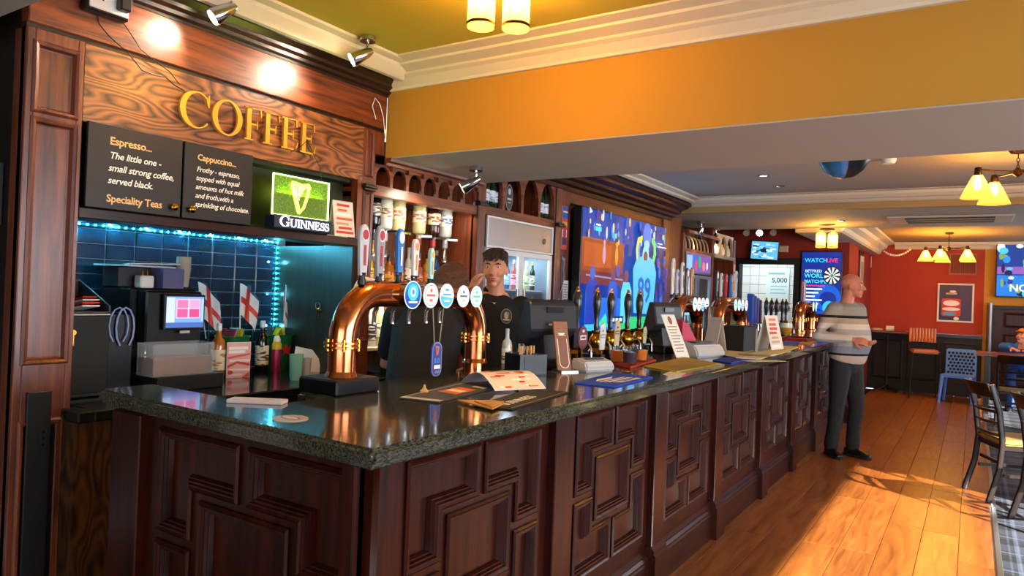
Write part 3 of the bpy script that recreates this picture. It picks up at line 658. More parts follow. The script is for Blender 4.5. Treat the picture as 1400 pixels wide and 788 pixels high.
bb(G().box(-3.03, -2.96, 4.12, 4.23, 2.08, 2.1).box(-3.03, -2.97, 4.125, 4.225, 2.1, 2.115), 'capital', DARKWOOD, bevel=.003)
bb(G().box(-3.5, -2.85, 3.203, 4.2, .905, .95), 'worktop', STONE, bevel=.006)
bb(G().box(-3.5, -2.92, 3.203, 4.2, 0, .904), 'cupboard', DARKWOOD)
SHELFGL = mat('white_lit_shelf', '#d8d2c4', .2, coat=.4)
bb(G().box(-3.44, -3.10, 3.17, 4.13, 1.075, 1.09), 'bottle_shelf', SHELFGL); bb(G().box(-3.44, -3.16, 3.17, 4.13, 1.44, 1.452), 'bottle_shelf', SHELFGL)
light('back_bar_light', 'AREA', (-3.03, 3.65, 2.005), 2.4, (1, .78, .5), (-.5, 0, -1), shape='RECTANGLE', size=.9, size_y=.06)
light('back_bar_light', 'AREA', (-3.14, 3.65, 1.43), 5, (1, .85, .65), (-.6, 0, -1), shape='RECTANGLE', size=.9, size_y=.04)
L1 = labelmat
OPT = [(3.30, 'dark', ('#1a1a1e', '#8a8a8a'), 'black', 'dark bottle on the first optic beside the coffee station'), (3.405, 'clear', ('#c8b8a0', '#5a4a3a'), 'silver', 'clear bottle with a tan label on the second optic'),
       (3.53, 'pale', ('#e8dcae', '#c06a5a'), 'green', 'pale yellow bottle with a pink and cream label on an optic'), (3.74, 'pale', ('#e6e0c0', '#d05a5a'), 'red', 'pale bottle with a red and white label on an optic'),
       (3.895, 'brown', ('#efe2b8', '#7a3a1a'), 'red', 'brown bottle with a cream label on an optic'), (4.03, 'clear', ('#eef0f0', '#3a6a9a'), 'blue', 'clear bottle with a white and blue label on the last optic')]
for y, g_, (b0, ik), cp, lb in OPT:
    t = bottle('square', (-3.2, y, 1.72), lb, GL[g_], L1(b0, ik), CAPC.get(cp, CAPC['silver']), 'optic bottles of the back bar', rz=y, scale=1.13, invert=True)
    G().lathe([(.012, -.06), (.022, -.055), (.022, -.01), (.016, 0), (.016, .05)], n=12).build('optic_measure', CHROME, t, smooth=True)
    G().box(-.09, 0, -.006, .006, .1, .115).build('bracket', CHROME, t)
MID = [(3.27, 'slim', 'amber', '#e8b04a', '#8a3a1a', 'black'), (3.36, 'spirit', 'gold', '#f0d070', '#a0301a', 'gold'), (3.46, 'wine', 'clear', '#f2eee4', '#3a5a8a', 'white'), (3.55, 'square', 'amber', '#f0a030', '#5a2a10', 'black'),
       (3.65, 'spirit', 'amber', '#e07a20', '#f0e0b0', 'gold'), (3.75, 'slim', 'clear', '#f4f0e8', '#2a2a2a', 'silver'), (3.85, 'square', 'rose', '#e89a80', '#7a2a2a', 'red'), (3.95, 'spirit', 'gold', '#e8892a', '#40200c', 'black'), (4.05, 'slim', 'blue', '#c8e0e8', '#2a4a7a', 'silver')]
nice = dict(amber='amber', gold='golden', clear='clear', rose='rose', blue='blue', green='green', red='red', pale='pale', brown='brown', dark='dark')
ordn = ['first', 'second', 'third', 'fourth', 'fifth', 'sixth', 'seventh', 'eighth', 'ninth', 'tenth', 'eleventh', 'twelfth']
for i, (y, k, g_, b0, ik, cp) in enumerate(MID):
    bottle(k, (-3.29, y, 1.452), f'{nice[g_]} bottle, {ordn[i]} from the left on the middle back bar shelf', GL[g_], L1(b0, ik), CAPC[cp], 'bottles on the middle back bar shelf', y*7, .92)
LOW = [(3.26, 'wine', 'clear', '#f0d8a8', '#3a3a3a', 'gold'), (3.335, 'spirit', 'clear', '#2a2a3a', '#d8d8d8', 'black'), (3.42, 'wine', 'pale', '#f4f0e0', '#3a6a3a', 'white'), (3.51, 'wine', 'gold', '#f2e4b8', '#b07a2a', 'white'),
       (3.61, 'spirit', 'green', '#e8e4d0', '#2a5a2a', 'green'), (3.71, 'square', 'amber', '#e8c080', '#5a1a1a', 'black'), (3.81, 'wine', 'dark', '#e8e0d0', '#6a2a2a', 'red'), (3.92, 'spirit', 'rose', '#f0d0c8', '#7a2a4a', 'gold'), (4.03, 'square', 'clear', '#e8f0f0', '#2a5a8a', 'silver')]
for i, (y, k, g_, b0, ik, cp) in enumerate(LOW):
    bottle(k, (-3.22, y, 1.09), f'{nice[g_]} bottle, {ordn[i]} from the left on the lower back bar shelf', GL[g_], L1(b0, ik), CAPC[cp], 'bottles on the lower back bar shelf', y*5, .96)
# things on the worktop below the shelf
t = T('wine_bottle', 'small dark green bottle at the left end of the back bar worktop', 'bottle', (-2.95, 3.19, .95)); o = link('glass', _bp['wine'][0], t); o.material_slots[0].link = 'OBJECT'; o.material_slots[0].material = GL['green']; o.scale = (.72,)*3; G().lathe([(.0125, .165), (.0125, .225), (0, .226)], n=12).build('foil', CAPC['gold'], t)
fl_ = T('champagne_flute', 'tall glass with strawberry garnish on the back bar', 'glass', (-3.0, 3.33, .95))
G().lathe([(.03, 0), (.03, .004), (.004, .008), (.004, .09), (.02, .12), (.034, .2), (.035, .26), (.033, .26), (.03, .2), (.016, .124), (0, .118)], n=16).build('glass', CLEAR, fl_, smooth=True)
G().lathe([(0, .122), (.016, .126), (.03, .2), (0, .2)], n=14).build('drink', mat('fizz', '#e6c89a', .2, coat=.4), fl_, smooth=True)
G().ball((0, .02, .27), (.03, .03, .028), 10, 7).ball((0, -.02, .265), (.028, .026, .025), 10, 7).build('strawberry', mat('strawberry', '#b8161a', .35), fl_, smooth='all')
bx_ = T('drinks_box', 'red cardboard box with gold print on the back bar', 'box', (-3.05, 3.5, .95)); G().box(-.05, .05, -.09, .09, 0, .115).build('carton', mat('red_card', '#a8200e', .5), bx_, bevel=.002)
printed('print', [('#e8c070', rect(-.07, .07, .07, .085)), ('#6a0d08', rect(-.08, .015, .08, .06)), ('#f0dcb0', ell(0, .038, .05, .016))], PRINT, bx_, (.0505, 0, 0), (0, 1, 0), (0, 0, 1))
for i, y in enumerate((3.42, 3.475, 3.53)):
    s_ = T('shot_glass', f'small shot glass, {ordn[i]} of three in front of the red box', 'glass', (-2.94, y, .95), 0, 'shot glasses'); G().lathe([(.018, 0), (.018, .008), (.024, .065), (.0225, .065), (.016, .012), (0, .012)], n=14).build('tumbler', mat('frosted_glass', '#d8e0d8', .1, trans=.4, coat=.5), s_, smooth=True)
# ================================================================ DRINKS FRIDGE UNIT
FU = T('fridge_surround', 'wooden fridge surround with a row of arched openings on top', 'cabinet', (-3.0, 4.22, 0))
def fu(g, name, m, **k): return wbuild(g, name, m, FU, **k)
fu(G().box(-3.06, -3.0, 4.22, 5.27, 2.03, 2.09), 'shelf_board', BACK_Y, bevel=.003)
fu(G().box(-3.5, -3.06, 4.22, 5.27, 2.06, 2.088), 'shelf', DARKWOOD)
holed_slab('arch_panel', rect(0, 2.09, 1.05, 2.46), [arch(.13+i*.262, 2.092, .225, .29, False) for i in range(4)], .03, BACK_Y, FU, (-.02, 0, 0), (0, 1, 0), (0, 0, 1))
for i in range(5): fu(G().box(-3.4, -3.04, 4.22+i*.2575, 4.24+i*.2575, 2.09, 2.44), 'divider', BACK_Z)
fu(G().box(-3.42, -3.4, 4.22, 5.27, 2.09, 2.46), 'back_panel', BACK_Z)
fu(G().box(-3.5, -2.99, 5.27, 5.36, 0, 2.46), 'pilaster', BACK_Z, bevel=.005)
fu(G().box(-3.06, -2.95, 5.26, 5.37, 2.04, 2.06).box(-3.06, -2.96, 5.265, 5.365, 2.06, 2.075), 'capital', DARKWOOD, bevel=.003)
for k, (y, dx) in enumerate(((4.33, -.075), (4.405, -.075), (4.475, -.09), (5.13, -.075), (5.21, -.078))):
    bottle('wine', (-3.0+dx, y, 2.09), ['dark wine bottle with a pale label, leftmost in the arches above the fridge', 'dark wine bottle with a pale label, middle of three in the left arch', 'dark wine bottle at the right of the left arch', 'left of two wine bottles in the rightmost arch', 'right of two wine bottles in the rightmost arch'][k],
           GL['green'], L1('#e8ecf4', '#9aa0b8'), CAPC['black'], 'wine bottles in the arches above the fridge', k*1.3, .9)
pq = T('oval_plaque', 'grey oval plaque standing in the second arch above the fridge', 'plaque', (-3.03, 4.57, 2.0905))
G().prism(ell(0, .105, .055, .105, 24), (0, 0, 0), (0, 1, 0), (0, 0, 1), (.012, 0, 0)).build('plate', DGREY, pq, bevel=.002)
printed('print', [('#8a8f94', ell(0, .105, .05, .1, 24)), ('#2a2c30', ell(0, .105, .045, .094, 24)), ('#b8bcc0', ell(0, .15, .02, .025)), ('#b8bcc0', rect(-.03, .085, .03, .1)), ('#9a9ea2', rect(-.022, .06, .022, .07))], PRINT, pq, (.0125, 0, 0), (0, 1, 0), (0, 0, 1))
FR = T('drinks_fridge', 'tall steel drinks fridge with two white framed glass doors', 'fridge', (-3.05, 4.75, 0))
def fr_(g, name, m, **k): return wbuild(g, name, m, FR, **k)
fr_(G().box(-3.49, -3.03, 4.275, 4.30, 0, 2.03).box(-3.49, -3.03, 5.225, 5.25, 0, 2.03).box(-3.49, -3.46, 4.3, 5.225, 0, 2.03).box(-3.46, -3.03, 4.3, 5.225, 0, .9).box(-3.46, -3.03, 4.3, 5.225, 1.79, 2.02), 'cabinet', mat('fridge_white', '#8fa0ae', .4))
hd = fr_(G().box(-3.03, -3.012, 4.275, 5.25, 1.795, 2.028), 'header', STEEL, bevel=.003)
G().ring(rect(-.475, 1.795, .5, 2.028), [(0, 0), (0, .008), (.014, .008), (.016, 0)], (.038, 0, 0), (0, 1, 0), (0, 0, 1), (1, 0, 0)).build('edge', WHITE, hd)
G().cyl((.038, .36, 1.9), (.044, .36, 1.9), .022, n=16).build('badge', CHROME, hd)
for k in range(2):
    y0 = 4.28+k*.483
    d = fr_(G().box(-3.03, -3.005, y0, y0+.035, .9, 1.79).box(-3.03, -3.005, y0+.447, y0+.482, .9, 1.79).box(-3.03, -3.005, y0+.035, y0+.447, .9, .94).box(-3.03, -3.005, y0+.035, y0+.447, 1.75, 1.79), 'door', WHITE, bevel=.002)
    G().box(.028, .032, y0+.035-4.75, y0+.447-4.75, .94, 1.75).build('pane', WINGLASS, d)
    G().box(.045, .065, y0+(.41 if k == 0 else .03)-4.75, y0+(.43 if k == 0 else .05)-4.75, 1.2, 1.5).build('handle', STEEL, d, bevel=.003)
for z in (.95, 1.22, 1.49): fr_(G().box(-3.45, -3.07, 4.31, 5.215, z-.008, z), 'rack', WHITE)
light('fridge_light', 'AREA', (-3.2, 4.75, 1.78), 4, (.7, .88, 1), (0, 0, -1), shape='RECTANGLE', size=.3, size_y=.8)
fk = [('blue', '#8ac0e8', '#f0f0f0'), ('green', '#e8e8d0', '#2a6a2a'), ('rose', '#f0b0c0', '#a0204a'), ('amber', '#f0d080', '#8a3a10'), ('clear', '#d0e8f8', '#2050a0'), ('red', '#f0e0e0', '#b01818'), ('pale', '#f0f0c0', '#3a7a3a')]
n_ = 0
for zi, z in enumerate((.95, 1.22, 1.49)):
    for i in range(9):
        a, b0, ik = fk[(i*2+zi*3) % 7]
        bottle('slim' if zi != 1 else 'spirit', (-3.14, 4.37+i*.098, z), f"{nice[a]} bottle, {ordn[i]} from the left on the {['bottom', 'middle', 'top'][zi]} fridge rack", GL[a], L1(b0, ik), CAPC[['gold', 'silver', 'red', 'white'][i % 4]], 'bottles in the drinks fridge', i, .74, name='drinks_bottle')
# ================================================================ TELEVISION WALL
TVW = T('television_surround', 'dark wood wall panel with a heavy cornice behind the big television', 'wall panel', (-3.0, 5.4, 0))
def tw(g, name, m, **k): return wbuild(g, name, m, TVW, **k)
tw(G().box(-3.12, -3.02, 5.36, 5.56, 0, 2.38), 'stile', BACK_Z)
tw(G().box(-3.2, -3.12, 5.56, 7.75, 0, 2.38), 'backing', BLACKPAINT); tw(G().box(-3.12, -3.02, 5.56, 7.75, 2.28, 2.38), 'top_rail', BACK_Y)
tw(G().prism([(0, 0), (.05, 0), (.06, .03), (.1, .04), (.11, .065), (.16, .08), (.17, .105), (.24, .125), (.25, .15), (.28, .155), (.28, .19), (0, .19)], (-3.02, 4.22, 2.37), (1, 0, 0), (0, 0, 1), (0, 3.72, 0)), 'cornice', BARWOOD_Y)
tw(G().box(-3.5, -2.85, 4.22, 4.274, .905, .95).box(-3.0, -2.85, 4.274, 5.3, .86, .9).box(-3.5, -2.85, 5.37, 8.4, .905, .95).box(-3.2, -2.92, 5.37, 8.4, 0, .904), 'counter', STONE)
TV = T('television', 'huge wall television showing an american football player in light blue', 'television', (-2.95, 6.605, 1.14))
G().box(-.06, .03, -1.005, 1.005, 0, 1.118).build('casing', BLACK, TV, bevel=.006)
G().box(-.13, -.06, -.3, .3, .3, .8).build('wall_bracket', BLACK, TV)
def tv_football():
    W, H = 1.99, 1.10; sh = [('#0d2f8a', rect(0, 0, W, H))]; R = random.Random(5)
    sh.append(('#8a3a16', rect(0, .52, .9, .86))); sh.append(('#6a2a2a', rect(0, .42, 1.0, .54))); sh.append(('#a84a18', rect(.05, .58, .62, .80)))
    sh.append(('#123a9a', rect(0, .84, W, H))); sh.append(('#8a8ab8', [(.1, .495), (.9, .475), (.9, .49), (.1, .51)]))
    for k in range(70):
        x, y = R.uniform(0, W), R.uniform(.84, 1.08); c = R.choice(['#1c6ad8', '#28a0e0', '#0a1c50', '#d8c060', '#4a2a7a', '#b8d8f0', '#12245a']); sh.append((c, ell(x, y, R.uniform(.012, .03), R.uniform(.025, .06), 8)))
    for k in range(60):
        x, y = R.uniform(1.45, W), R.uniform(.1, .85); c = R.choice(['#20307a', '#3a3a9a', '#6a4a9a', '#12204a', '#2a6ac0', '#502a6a']); sh.append((c, ell(x, y, R.uniform(.02, .05), R.uniform(.03, .07), 8)))
    for x, c in ((.35, '#b88ab0'), (.62, '#c88a2a')): sh += [(c, ell(x, .70, .035, .09, 10)), (c, ell(x, .81, .025, .03, 8))]
    sh.append(('#1a6ae0', rect(0, 0, .95, .30))); sh.append(('#38b8f0', [(0, .0), (.22, 0), (.3, .3), (0, .36)])); sh.append(('#30c070', rect(.7, 0, W, .12))); sh.append(('#3ad0a0', [(.25, .05), (.5, .02), (.42, .16)]))
    for x, c, w in ((.12, '#1438a8', .12), (.55, '#1a50c8', .1), (.86, '#58c8f0', .12)):
        sh += [(c, [(x-w, .06), (x+w, .06), (x+w*1.1, .38), (x+w*.6, .46), (x-w*.6, .46), (x-w, .36)]), (R.choice(['#3058c0', '#6a3a6a']), ell(x, .52, .05, .065, 12))]
    sh += [('#c03a4a', ell(.53, .34, .035, .05, 10)), ('#2a48b0', ell(.66, .56, .045, .06, 10)), ('#101c50', ell(.2, .3, .05, .12, 10))]
    # main player seen from behind, arms raised
    sh += [('#f0d048', [(1.10, .60), (1.06, .80), (1.10, .92), (1.22, .95), (1.22, .90), (1.14, .86), (1.13, .78), (1.18, .62)]), ('#2a9ae0', [(1.13, .62), (1.10, .80), (1.14, .88), (1.17, .86), (1.15, .78), (1.2, .66)]),
           ('#58d860', [(1.52, .62), (1.60, .78), (1.56, .92), (1.46, .95), (1.46, .90), (1.52, .86), (1.53, .78), (1.46, .64)]), ('#1c70e8', ell(1.34, .96, .11, .13, 16)), ('#78c8f8', ell(1.33, .86, .07, .05, 12)),
           ('#48b8f4', [(1.05, .16), (1.0, .60), (1.08, .70), (1.22, .74), (1.42, .74), (1.54, .70), (1.62, .58), (1.55, .14)]), ('#68ccf8', ell(1.31, .76, .085, .095, 16)), ('#6a3a30', ell(1.31, .735, .055, .06, 14)), ('#48b8f4', rect(1.24, .64, 1.39, .70))]
    sh += [('#1858c0', 't', '89', 1.12, .27, .36, dict(bold=.02))]
    sh += [('#e8f0f8', rect(.14, .95, .24, .965)), ('#38d0f0', rect(.13, .90, .25, .94)), ('#f0f4f8', rect(1.62, .86, 1.88, .872)), ('#f0f4f8', rect(1.62, .895, 1.76, .905)), ('#c8f0ff', [(0, 1.1), (0, 1.04), (.06, 1.06)]), ('#1a3a5a', rect(.5, .06, .8, .13)), ('#d0e8e0', rect(.53, .08, .6, .11)), ('#d0e8e0', rect(.62, .08, .68, .11)), ('#d0e8e0', rect(.7, .08, .77, .11))]
    return sh
printed('screen', tv_football(), SCREEN, TV, (.0305, -.995, .009), (0, 1, 0), (0, 0, 1))
light('television_light', 'AREA', (-2.90, 6.6, 1.7), 5, (.3, .5, 1), (1, -.1, 0), shape='RECTANGLE', size=1.9, size_y=1.0)
ps = T('poster_strip', 'narrow colourful poster strip on the wood beside the television', 'poster', (-3.015, 5.46, 1.86)); G().box(-.004, 0, -.045, .045, 0, .38).build('sheet', PAPER, ps)
printed('print', [('#d8402a', rect(-.045, 0, .045, .38)), ('#2a58b8', rect(-.045, .27, .045, .375)), ('#e8a83a', rect(-.045, .2, .045, .24)), ('#f0e8e0', rect(-.04, .11, .04, .17)), ('#b82a4a', ell(.0, .14, .03, .05)), ('#20345a', rect(-.035, .04, .035, .1)), ('#f0d8c0', rect(-.04, .32, .04, .335))], PRINT, ps, (.0004, 0, 0), (0, 1, 0), (0, 0, 1))
hp = T('harp_plate', 'silver harp emblem with letters beside the television', 'emblem', (-3.015, 5.45, 1.42))
G().prism([(-.035, .38), (.035, .36), (.03, .3), (.02, .26), (.035, .2), (.01, .12), (-.03, .05), (-.035, .06), (.0, .14), (.015, .2), (.0, .27), (.008, .33), (-.03, .35)], (0, 0, 0), (0, 1, 0), (0, 0, 1), (.006, 0, 0)).prism(rect(-.02, .12, -.016, .34), (0, 0, 0), (0, 1, 0), (0, 0, 1), (.004, 0, 0)).prism(rect(-.008, .15, -.004, .34), (0, 0, 0), (0, 1, 0), (0, 0, 1), (.004, 0, 0)).build('harp', STEEL, hp)
for ch, yy in (('N', -.06), ('T', .015)): printed('letter', [('#d8d8d8', 't', ch, yy, -.07, .11, dict(bold=.02))], PRINT, hp, (.001, 0, 0), (0, 1, 0), (0, 0, 1))
nt = T('notice', 'white typed paper notice pinned beside the television', 'notice', (-3.0, 5.52, 1.35)); G().box(-.018, -.0165, -.05, .05, 0, .24).build('sheet', PAPER, nt)
printed('print', [('#6a6a70', rect(-.04, .2-k*.022, .04-.01*(k % 3), .207-k*.022)) for k in range(8)], PRINT, nt, (-.016, 0, 0), (0, 1, 0), (0, 0, 1))
# ================================================================ FAR BACK BAR
FB = T('back_bar', 'far back bar with curved wine ribs, arched shelf and lit display', 'back bar', (-3.0, 8.4, 0))
def fb_(g, name, m, **k): return wbuild(g, name, m, FB, **k)
fb_(G().box(-3.3, -2.99, 7.75, 7.95, 0, 2.45), 'pilaster', wood('honey_wood', '#4a2208', '#a8682a', 'Z', 1, .3), bevel=.005); fb_(G().box(-3.3, -3.03, 7.95, 8.44, 0, 2.45), 'panel', BACK_Z)
fb_(G().box(-3.3, -3.0, 8.44, 8.52, 0, 2.3).box(-3.3, -3.0, 9.6, 9.68, 0, 2.45).box(-3.3, -2.99, 10.58, 10.68, 0, 2.36), 'upright', BACK_Z, bevel=.004)
fb_(G().box(-3.3, -3.0, 8.52, 9.6, 2.06, 2.10), 'shelf_board', BACK_Y); fb_(G().box(-3.3, -2.93, 8.44, 9.66, 2.28, 2.32), 'cornice', BACK_Y, bevel=.004)
fb_(G().box(-3.32, -3.3, 8.44, 10.68, 0, 2.45), 'back_panel', BLACKPAINT)
for k in range(7):
    y = 8.60+k*.145
    fb_(G().tube([(-3.0+.08*math.cos(a)-.1, y, 2.10+.17*math.sin(a)) for a in [math.radians(t*90/6) for t in range(7)]], .012, 8), 'rib', mat('pale_rib', '#b89a72', .4), smooth=True)
dsp = fb_(G().box(-3.05, -3.0, 8.56, 9.56, 1.80, 2.06), 'display_box', STEEL)
printed('display', [('#4a58b8', rect(0, 0, .94, .22)), ('#7a4a9a', rect(.5, 0, .94, .22)), ('#d83a4a', ell(.36, .08, .05, .07)), ('#3a9a5a', ell(.5, .13, .06, .08)), ('#e86a7a', ell(.66, .08, .06, .06)), ('#f0f0f8', ell(.8, .09, .03, .05)), ('#88b8f0', rect(0, .02, .2, .2))], SCREEN, dsp, (.0005, .19, 1.82), (0, 1, 0), (0, 0, 1))
for k in range(2):
    y0 = 8.54+k*.53
    d = fb_(G().box(-3.03, -3.0, y0, y0+.04, .95, 1.78).box(-3.03, -3.0, y0+.48, y0+.52, .95, 1.78).box(-3.03, -3.0, y0+.04, y0+.48, 1.74, 1.78), 'door', STEEL)
    G().box(-.025, -.02, y0+.04-8.4, y0+.48-8.4, .95, 1.74).build('pane', WINGLASS, d)
fb_(G().box(-3.295, -3.28, 8.52, 9.6, .95, 1.78), 'lit_back', mat('lit_fridge_back', '#bfe2ee', .4, emit=.7, ecol='#8fd0e8'))
fb_(G().box(-3.3, -2.85, 8.4, 10.7, .905, .95), 'worktop', STONE); fb_(G().box(-3.3, -2.92, 8.4, 10.7, 0, .904), 'cupboard', DARKWOOD)
fb_(G().box(-3.3, -2.98, 9.66, 10.66, 2.05, 2.10), 'shelf_board', wood('pale_shelf', '#6a5a48', '#b8a488', 'Y', 1, .4), bevel=.003)
holed_slab('arch_panel', rect(1.28, 2.10, 2.2, 2.40), [arch(1.43+k*.3, 2.102, .24, .27, False) for k in range(3)], .03, mat('pale_rib2', '#a8906c', .45), FB, (-.02, 0, 0), (0, 1, 0), (0, 0, 1))
for k, y in enumerate((9.85, 10.12, 10.4)):
    j = T('stoneware_jug', f'small cream stoneware jug, {ordn[k]} from the left on the far arched shelf', 'jug', (-2.96-.08, y, 2.10), 0, 'jugs on the far shelf'); G().lathe([(.04, 0), (.055, .03), (.05, .1), (.025, .14), (.028, .16)], n=14).build('body', mat('stoneware', '#d8c8a8', .35, coat=.3), j, smooth=True); G().tube([(0, .045, .04), (0, .08, .07), (0, .07, .11), (0, .03, .13)], .007, 8).build('handle', MATS['stoneware'], j)
for k in range(8):
    a, b0, ik = fk[k % 7]; bottle('wine', (-3.12, 8.62+k*.125, .95), f'{nice[a]} bottle, {ordn[k]} from the left in the far lit fridge', GL[a], L1(b0, ik), CAPC['silver'], 'bottles in the far lit fridge', k, 1.0)
for k in range(7):
    a, b0, ik = fk[(k*3) % 7]; bottle('spirit', (-3.1, 9.75+k*.125, .95), f'{nice[a]} bottle, {ordn[k]} from the left in the dark far niche', GL[a], L1(b0, ik), CAPC['gold'], 'bottles in the far dark niche', k, 1.1)
st_ = T('sticker_strip', 'red and yellow paper strip hanging on the end of the far back bar', 'poster', (-2.985, 10.63, 1.5)); G().box(0, .003, -.05, .05, 0, .55).build('sheet', PAPER, st_)
printed('print', [('#c83a2a', rect(-.05, .3, .05, .55)), ('#e8c8a8', rect(-.04, .4, .04, .5)), ('#e0a820', rect(-.05, .12, .05, .28)), ('#d8dce8', rect(-.05, 0, .05, .12)), ('#f0e0c0', ell(0, .33, .035, .04))], PRINT, st_, (.0035, 0, 0), (0, 1, 0), (0, 0, 1))
# ================================================================ TAP FONTS
BT = 1.08
PAL = {'blue': ('#1f7fe0', '#0d3f9a', '#d8f0ff'), 'white': ('#f4efe8', '#b85a40', '#c04a4a'), 'half': ('#e8f4fa', '#2a9ad0', '#2a7ac0'), 'cream': ('#eef2ea', '#8a9a8a', '#2a3a3a'), 'green': ('#b8f0d0', '#4fd08a', '#2a9a6a'), 'teal': ('#c8f4f0', '#5ac8d0', '#2a8a9a'), 'pink': ('#f8e8f0', '#e0a0c0', '#a04a7a')}
def badge_shapes(kind, r):
    a, b_, c = PAL[kind]; ry = r*1.08
    sh = [('#d8dce0', ell(0, 0, r, ry, 28)), (a, ell(0, 0, r*.93, ry*.93, 28))]
    if kind == 'blue': sh += [(b_, ell(0, -.1*r, r*.86, ry*.8, 24)), ('#38b0f8', ell(0, .2*r, r*.62, ry*.6, 20)), (c, ell(0, .22*r, r*.3, ry*.34, 14)), ('#2a80e0', ell(0, .22*r, r*.16, ry*.2, 12)), (c, rect(-r*.5, -r*.62, r*.5, -r*.48))]
    elif kind == 'half': sh += [(b_, ell(0, 0, r*.9, ry*.9, 16, math.pi, 2*math.pi)), (c, rect(-r*.6, .02*r, r*.6, .2*r)), (c, ell(0, .52*r, r*.3, ry*.12, 12)), ('#f0f8ff', rect(-r*.4, -r*.5, r*.4, -r*.36))]
    else: sh += [(b_, ell(0, 0, r*.84, ry*.84, 24)), (a, ell(0, 0, r*.76, ry*.76, 24)), (c, rect(-r*.6, -r*.1, r*.6, r*.12)), (c, ell(0, .42*r, r*.18, ry*.16, 12)), (b_, ell(0, -.42*r, r*.26, ry*.14, 12))]
    return sh
def font(loc, span, R, topz, lenses, handles, label, base=True):
    """copper drinks font: two columns joined by a tube along +y"""
    t = T('beer_font', label, 'beer tap', loc)
    bh = .055 if base else .012
    if base: G().box(-.10, .10, -.115, .10, 0, bh).build('drip_base', BLACK, t, bevel=.006)
    else: G().cyl((0, 0, 0), (0, 0, bh), R*1.3, n=20).build('foot', COPPER, t, smooth=True)
    G().cyl((0, span, 0), (0, span, .012), R*1.3, n=20).build('foot', COPPER, t, smooth=True)
    B = min(.17, span*.28); zt = topz-loc[2]
    path = [(0, 0, bh)]+[(0, B-B*math.cos(a), zt-B+B*math.sin(a)) for a in [math.radians(k*90/9) for k in range(10)]]+[(0, span-B+B*math.sin(a), zt-B+B*math.cos(a)) for a in [math.radians(k*90/9) for k in range(10)]]+[(0, span, .01)]
    G().tube(path, R, 22, up=(1, 0, 0)).build('pipe', COPPER, t, smooth=True)
    for y in (0, span):
        z = zt*.47
        for dz in (-.012, .004): G().cyl((0, y, z+dz), (0, y, z+dz+.009), R*1.32, n=24).build('flange', COPPER, t, bevel=.002, smooth=True)
        for a in (20, 140, 200, 320, 80, 260):
            bx, by = R*1.22*math.cos(math.radians(a)), R*1.22*math.sin(math.radians(a)); G().cyl((bx, y+by, z-.02), (bx, y+by, z+.022), .006, n=8).build('bolt', BRASS, t)
        G().tube([(R*.2*0, y, bh), (0, y, bh+.02)], [R*1.18, R*1.02], 22).build('collar', COPPER, t, smooth=True)
    for y, kind, r in lenses:
        d = G().cyl((R*.6, y, zt), (R+.03, y, zt), r*.85, r, 24).build('badge', CHROME, t, smooth=True)
        printed('badge_face', badge_shapes(kind, r), GLOW, d, (R+.0305, y, zt), (0, 1, 0), (0, 0, 1))
        G().tube([(-R*.5, y, zt-R*.5), (-R-.05, y, zt-R*.9), (-R-.07, y, zt-R*1.5), (-R-.07, y, zt-R*1.5-.05)], .009, 10).build('spout', CHROME, t, smooth=True)
    for y, z0, z1, w, kind in handles:
        tap_handle(t, y, zt+R*.6, z0-loc[2], z1-loc[2], w, kind)
    return t
HM = {k: mat('handle_'+k, c, .28, coat=.4) for k, c in dict(silver='#c4c4c8', grey='#9a9a9e', blue='#2f7fd0', white='#e8e4dc', teal='#9fd0cc', red='#c0182a', black='#121214', orange='#c87a3a', brown='#6a4a3a', pale='#d8dccc', deepblue='#1c4fa8').items()}
def tap_handle(t, y, zb, z0, z1, w, kind):
    main, top = kind
    G().lathe([(.016, zb), (.018, zb+.012), (.012, zb+.03), (.014, z0+.005), (.016, z0+.012)], (0, y, 0), 12).build('ferrule', BLACK, t, smooth=True)
    h = z1-z0; P = [(-w*.34, 0), (w*.34, 0), (w*.42, h*.3), (w*.5, h*.72)]+[(w*.5*math.cos(a), h*.78+h*.22*math.sin(a)) for a in [math.radians(q*180/10) for q in range(11)]]+[(-w*.5, h*.72), (-w*.42, h*.3)]
    o = G().prism(P, (-.008, y, z0), (0, 1, 0), (0, 0, 1), (.018, 0, 0)).build('handle', HM[main], t, bevel=.003)
    c = {'red': '#b02a3a', 'blue': '#2a6ac0', 'orange': '#d08a4a', 'white': '#f0ece4', 'gold': '#e0a82a', 'dark': '#1a1a1e'}[top]
    printed('handle_badge', [('#d8d8dc', ell(0, h*.8, w*.4, h*.13, 16)), (c, ell(0, h*.8, w*.32, h*.1, 16)), (c, rect(-w*.12, h*.2, w*.12, h*.6))], PRINT, o, (.0115, y, z0), (0, 1, 0), (0, 0, 1))
f1 = font((-1.95, 1.875, BT), .835, .052, 1.443, [(.286, 'blue', .052), (.398, 'white', .048), (.503, 'half', .048), (.62, 'cream', .044), (.717, 'green', .044)],
     [(.085, 1.51, 1.705, .05, ('silver', 'red')), (.175, 1.51, 1.71, .045, ('grey', 'red')), (.29, 1.52, 1.71, .04, ('blue', 'white')), (.385, 1.51, 1.675, .036, ('white', 'orange')), (.49, 1.5, 1.645, .03, ('teal', 'gold'))], 'large copper beer font with five lit badges at the near end of the bar')
lr = G().cyl((-.05, .19, .363), (-.085, .19, .363), .06, .066, 24).build('badge', WHITE, f1, smooth=True)
